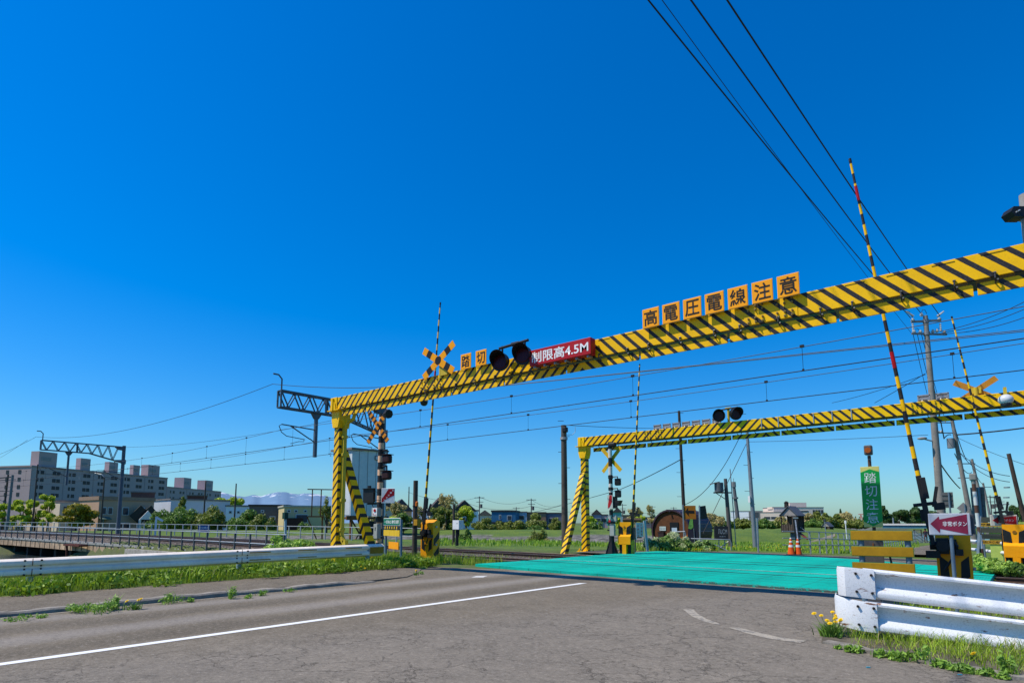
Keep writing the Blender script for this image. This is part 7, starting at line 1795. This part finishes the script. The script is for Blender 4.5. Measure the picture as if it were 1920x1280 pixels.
# dandelion clumps and kerb weeds: things one can count
LEAFD = leaf_mat('dandelion_leaf', (.018, .05, .005), (.09, .16, .015), (.05, .10, .01))
def dandelion(label, loc, heads, r, hmax, nl, seed, spread=.16):
    q = random.Random(seed); t = thing('dandelion', label, 'dandelion plant', tuple(loc), group='dandelions and weeds along the kerbs')
    pts = np.array([[q.gauss(0, r * .4), q.gauss(0, r * .4), 0] for _ in range(nl)])
    blades('leaf', pts, hmax * .35, hmax * .85, .016, LEAFD, seed, .9, kind=None, parent=t)
    for k in range(heads):
        A = q.uniform(0, 2 * PI); d = spread * q.uniform(.2, 1.15); h = hmax * q.uniform(.55, 1.05); hd = (d * math.cos(A), d * math.sin(A), h)
        mb = MB(); mb.tube([(hd[0] * .2, hd[1] * .2, 0), (hd[0] * .7, hd[1] * .7, h * .6), hd], .0035, 5); st = mb.build('stem', pm('stem_green', (.14, .20, .05), .6), t)
        mb = MB(); dx, dy = q.uniform(-.5, .5) - .2, q.uniform(-.6, .1) - .3
        ax_ = Vector((dx, dy, 1)).normalized(); c0 = Vector(hd); rad_ = q.uniform(.024, .032)
        for ring, (rr_, up_, nn_) in enumerate(((1., .000, 14), (.75, .006, 11), (.45, .010, 8))):
            xx = ax_.cross(Vector((0, 1, 0))).normalized(); yy = ax_.cross(xx)
            for j in range(nn_):
                a0 = 2 * PI * (j + .5 * ring) / nn_; dirv = xx * math.cos(a0) + yy * math.sin(a0); sd_ = ax_.cross(dirv) * .0042
                mb.add([c0 + ax_ * up_ - sd_ * .6, c0 + ax_ * up_ + sd_ * .6, c0 + ax_ * (up_ + .004) + dirv * rad_ * rr_ + sd_, c0 + ax_ * (up_ + .004) + dirv * rad_ * rr_ - sd_], [(0, 1, 2, 3)])
        mb.sphere(c0 + ax_ * .004, rad_ * .5, 8)
        mb.build('flower_head', YF, st)
    return t
dp = on_ground(1560, 1193)
dandelion('large dandelion clump in bloom at the end of the doubled guardrail', dp, 13, .14, .26, 190, 3, .20)
dandelion('low dandelion plant with two blooms at the walkway kerb', on_ground(252, 1142), 3, .10, .16, 70, 5, .14)
dandelion('single dandelion bloom in the grass under the doubled guardrail', on_ground(1822, 1236, .02), 1, .03, .10, 16, 8, .03)
dandelion('dandelion blooms below the long guardrail near its end post', on_ground(655, 1071, .05), 4, .2, .16, 50, 9, .45)
dandelion('dandelion by the walkway before the near barrier machine', on_ground(781, 1078, .05), 2, .08, .14, 30, 10, .1)
WEEDL = leaf_mat('weed_leaf', (.03, .07, .008), (.15, .24, .03), (.09, .15, .02))
def weed(label, px, py, w, h, n, seed, z=0.):
    p = on_ground(px, py, z); t = thing('weed_clump', label, 'weed', tuple(p), group='dandelions and weeds along the kerbs')
    q = random.Random(seed)
    bl = [(q.uniform(-w, w) * RX * .8, q.uniform(-w, w) * RY * .8, h * q.uniform(.15, .6), w * .34, w * .3, h * .4, 1.) for _ in range(7)]
    leaf_mesh('leaf', bl, int(n * .8), .026, WEEDL, t, seed, fill=.1, aspect=2.)
    pts = np.array([[q.gauss(0, w * .4), q.gauss(0, w * .3), 0] for _ in range(n // 9)]); blades('blade', pts, h * .4, h * 1.2, .010, WEEDL, seed, .6, kind=None, parent=t)
for i, (px, py, w, h, n, lab) in enumerate((
    (35, 1163, .25, .09, 120, 'sparse weed tuft by the walkway kerb, nearest the white line end'), (80, 1157, .12, .07, 80, 'tiny weed tuft by the walkway kerb before the spreading clover'), (175, 1147, .42, .16, 600, 'spreading clover weed along the walkway kerb'), (215, 1142, .2, .24, 240, 'upright weed beside the low dandelion plant'), (318, 1130, .28, .2, 240, 'grassy weed tuft midway along the walkway kerb'), (355, 1128, .12, .1, 90, 'small weed past the grassy tuft on the kerb'),
    (433, 1122, .11, .24, 200, 'leafy upright weed at the walkway kerb'), (466, 1121, .12, .08, 90, 'flat weed just past the leafy upright weed'), (492, 1116, .14, .14, 130, 'small bushy weed before the kerb fades'), (545, 1109, .16, .08, 100, 'flat weed along the fading kerb end'), (790, 1076, .1, .1, 70, 'lone weed on the asphalt before the barrier machine'))):
    weed(lab, px, py, w, h, n, 30 + i)
for i, (px, py, w, h, n, lab) in enumerate((
    (1570, 1216, .06, .05, 90, 'small grass tuft on the worn kerb near the big dandelion clump'), (1598, 1222, .14, .09, 260, 'dense grass tuft on the worn kerb'), (1662, 1232, .15, .09, 320, 'wide weed mat on the worn kerb below the guardrail'), (1690, 1238, .12, .10, 240, 'leafy weed beside the wide weed mat'), (1730, 1242, .10, .20, 130, 'tall thin weed on the kerb soil'), (1770, 1252, .12, .09, 240, 'bushy weed on the kerb between the blue flakes'), (1800, 1258, .12, .08, 260, 'bushy weed past the blue flakes'), (1822, 1262, .08, .08, 140, 'small bushy weed next to the last bushy one'), (1850, 1266, .10, .07, 170, 'low weed near the frame corner kerb'), (1880, 1272, .08, .07, 120, 'low dark weed on the last kerb stretch'), (1892, 1268, .08, .24, 200, 'tall yellow green weed at the end of the kerb'))):
    weed(lab, px, py, w, h, n, 60 + i)
BF = pm('blue_flake', (.02, .36, .50), .5)
for px, py, lab in ((1628, 1251, 'tiny turquoise flake lying on the asphalt'), (1800, 1265, 'tiny turquoise flake lying beside the kerb weeds')):
    p = on_ground(px, py); t = thing('paint_flake', lab, 'paint flake', (p.x, p.y, .006), R(35)); mb = MB(); mb.box((0, 0, 0), (.035, .014, .006)); mb.build('flake', BF, t)

# ================================================================ separate pieces that share a name become parts of their own
def split_loose(o):
    bm = bmesh.new(); bm.from_mesh(o.data); bm.verts.ensure_lookup_table(); seen = set(); groups = []
    for v in bm.verts:
        if v.index in seen: continue
        st = [v]; seen.add(v.index); g = []
        while st:
            x = st.pop(); g.append(x.index)
            for ed in x.link_edges:
                y = ed.other_vert(x)
                if y.index not in seen: seen.add(y.index); st.append(y)
        groups.append(set(g))
    if len(groups) < 2: bm.free(); return
    me0 = o.data
    for k, g in enumerate(groups):
        vs = sorted(g); ix = {v: i for i, v in enumerate(vs)}
        me = bpy.data.meshes.new(me0.name); me.from_pydata([bm.verts[v].co[:] for v in vs], [], [[ix[v.index] for v in f.verts] for f in bm.faces if f.verts[0].index in g])
        for m in me0.materials: me.materials.append(m)
        if k == 0: o.data = me
        else:
            n = o.copy(); n.data = me; COL.objects.link(n)
    bm.free()
for o in list(S.objects):
    st = o.name.split('.')[0]
    if o.type == 'MESH' and (st in ('clamp', 'gusset', 'stiffener', 'crossarm', 'post_panel', 'painted_glint') or (st == 'bolt' and o.parent and o.parent.name.startswith('guardrail'))): split_loose(o)
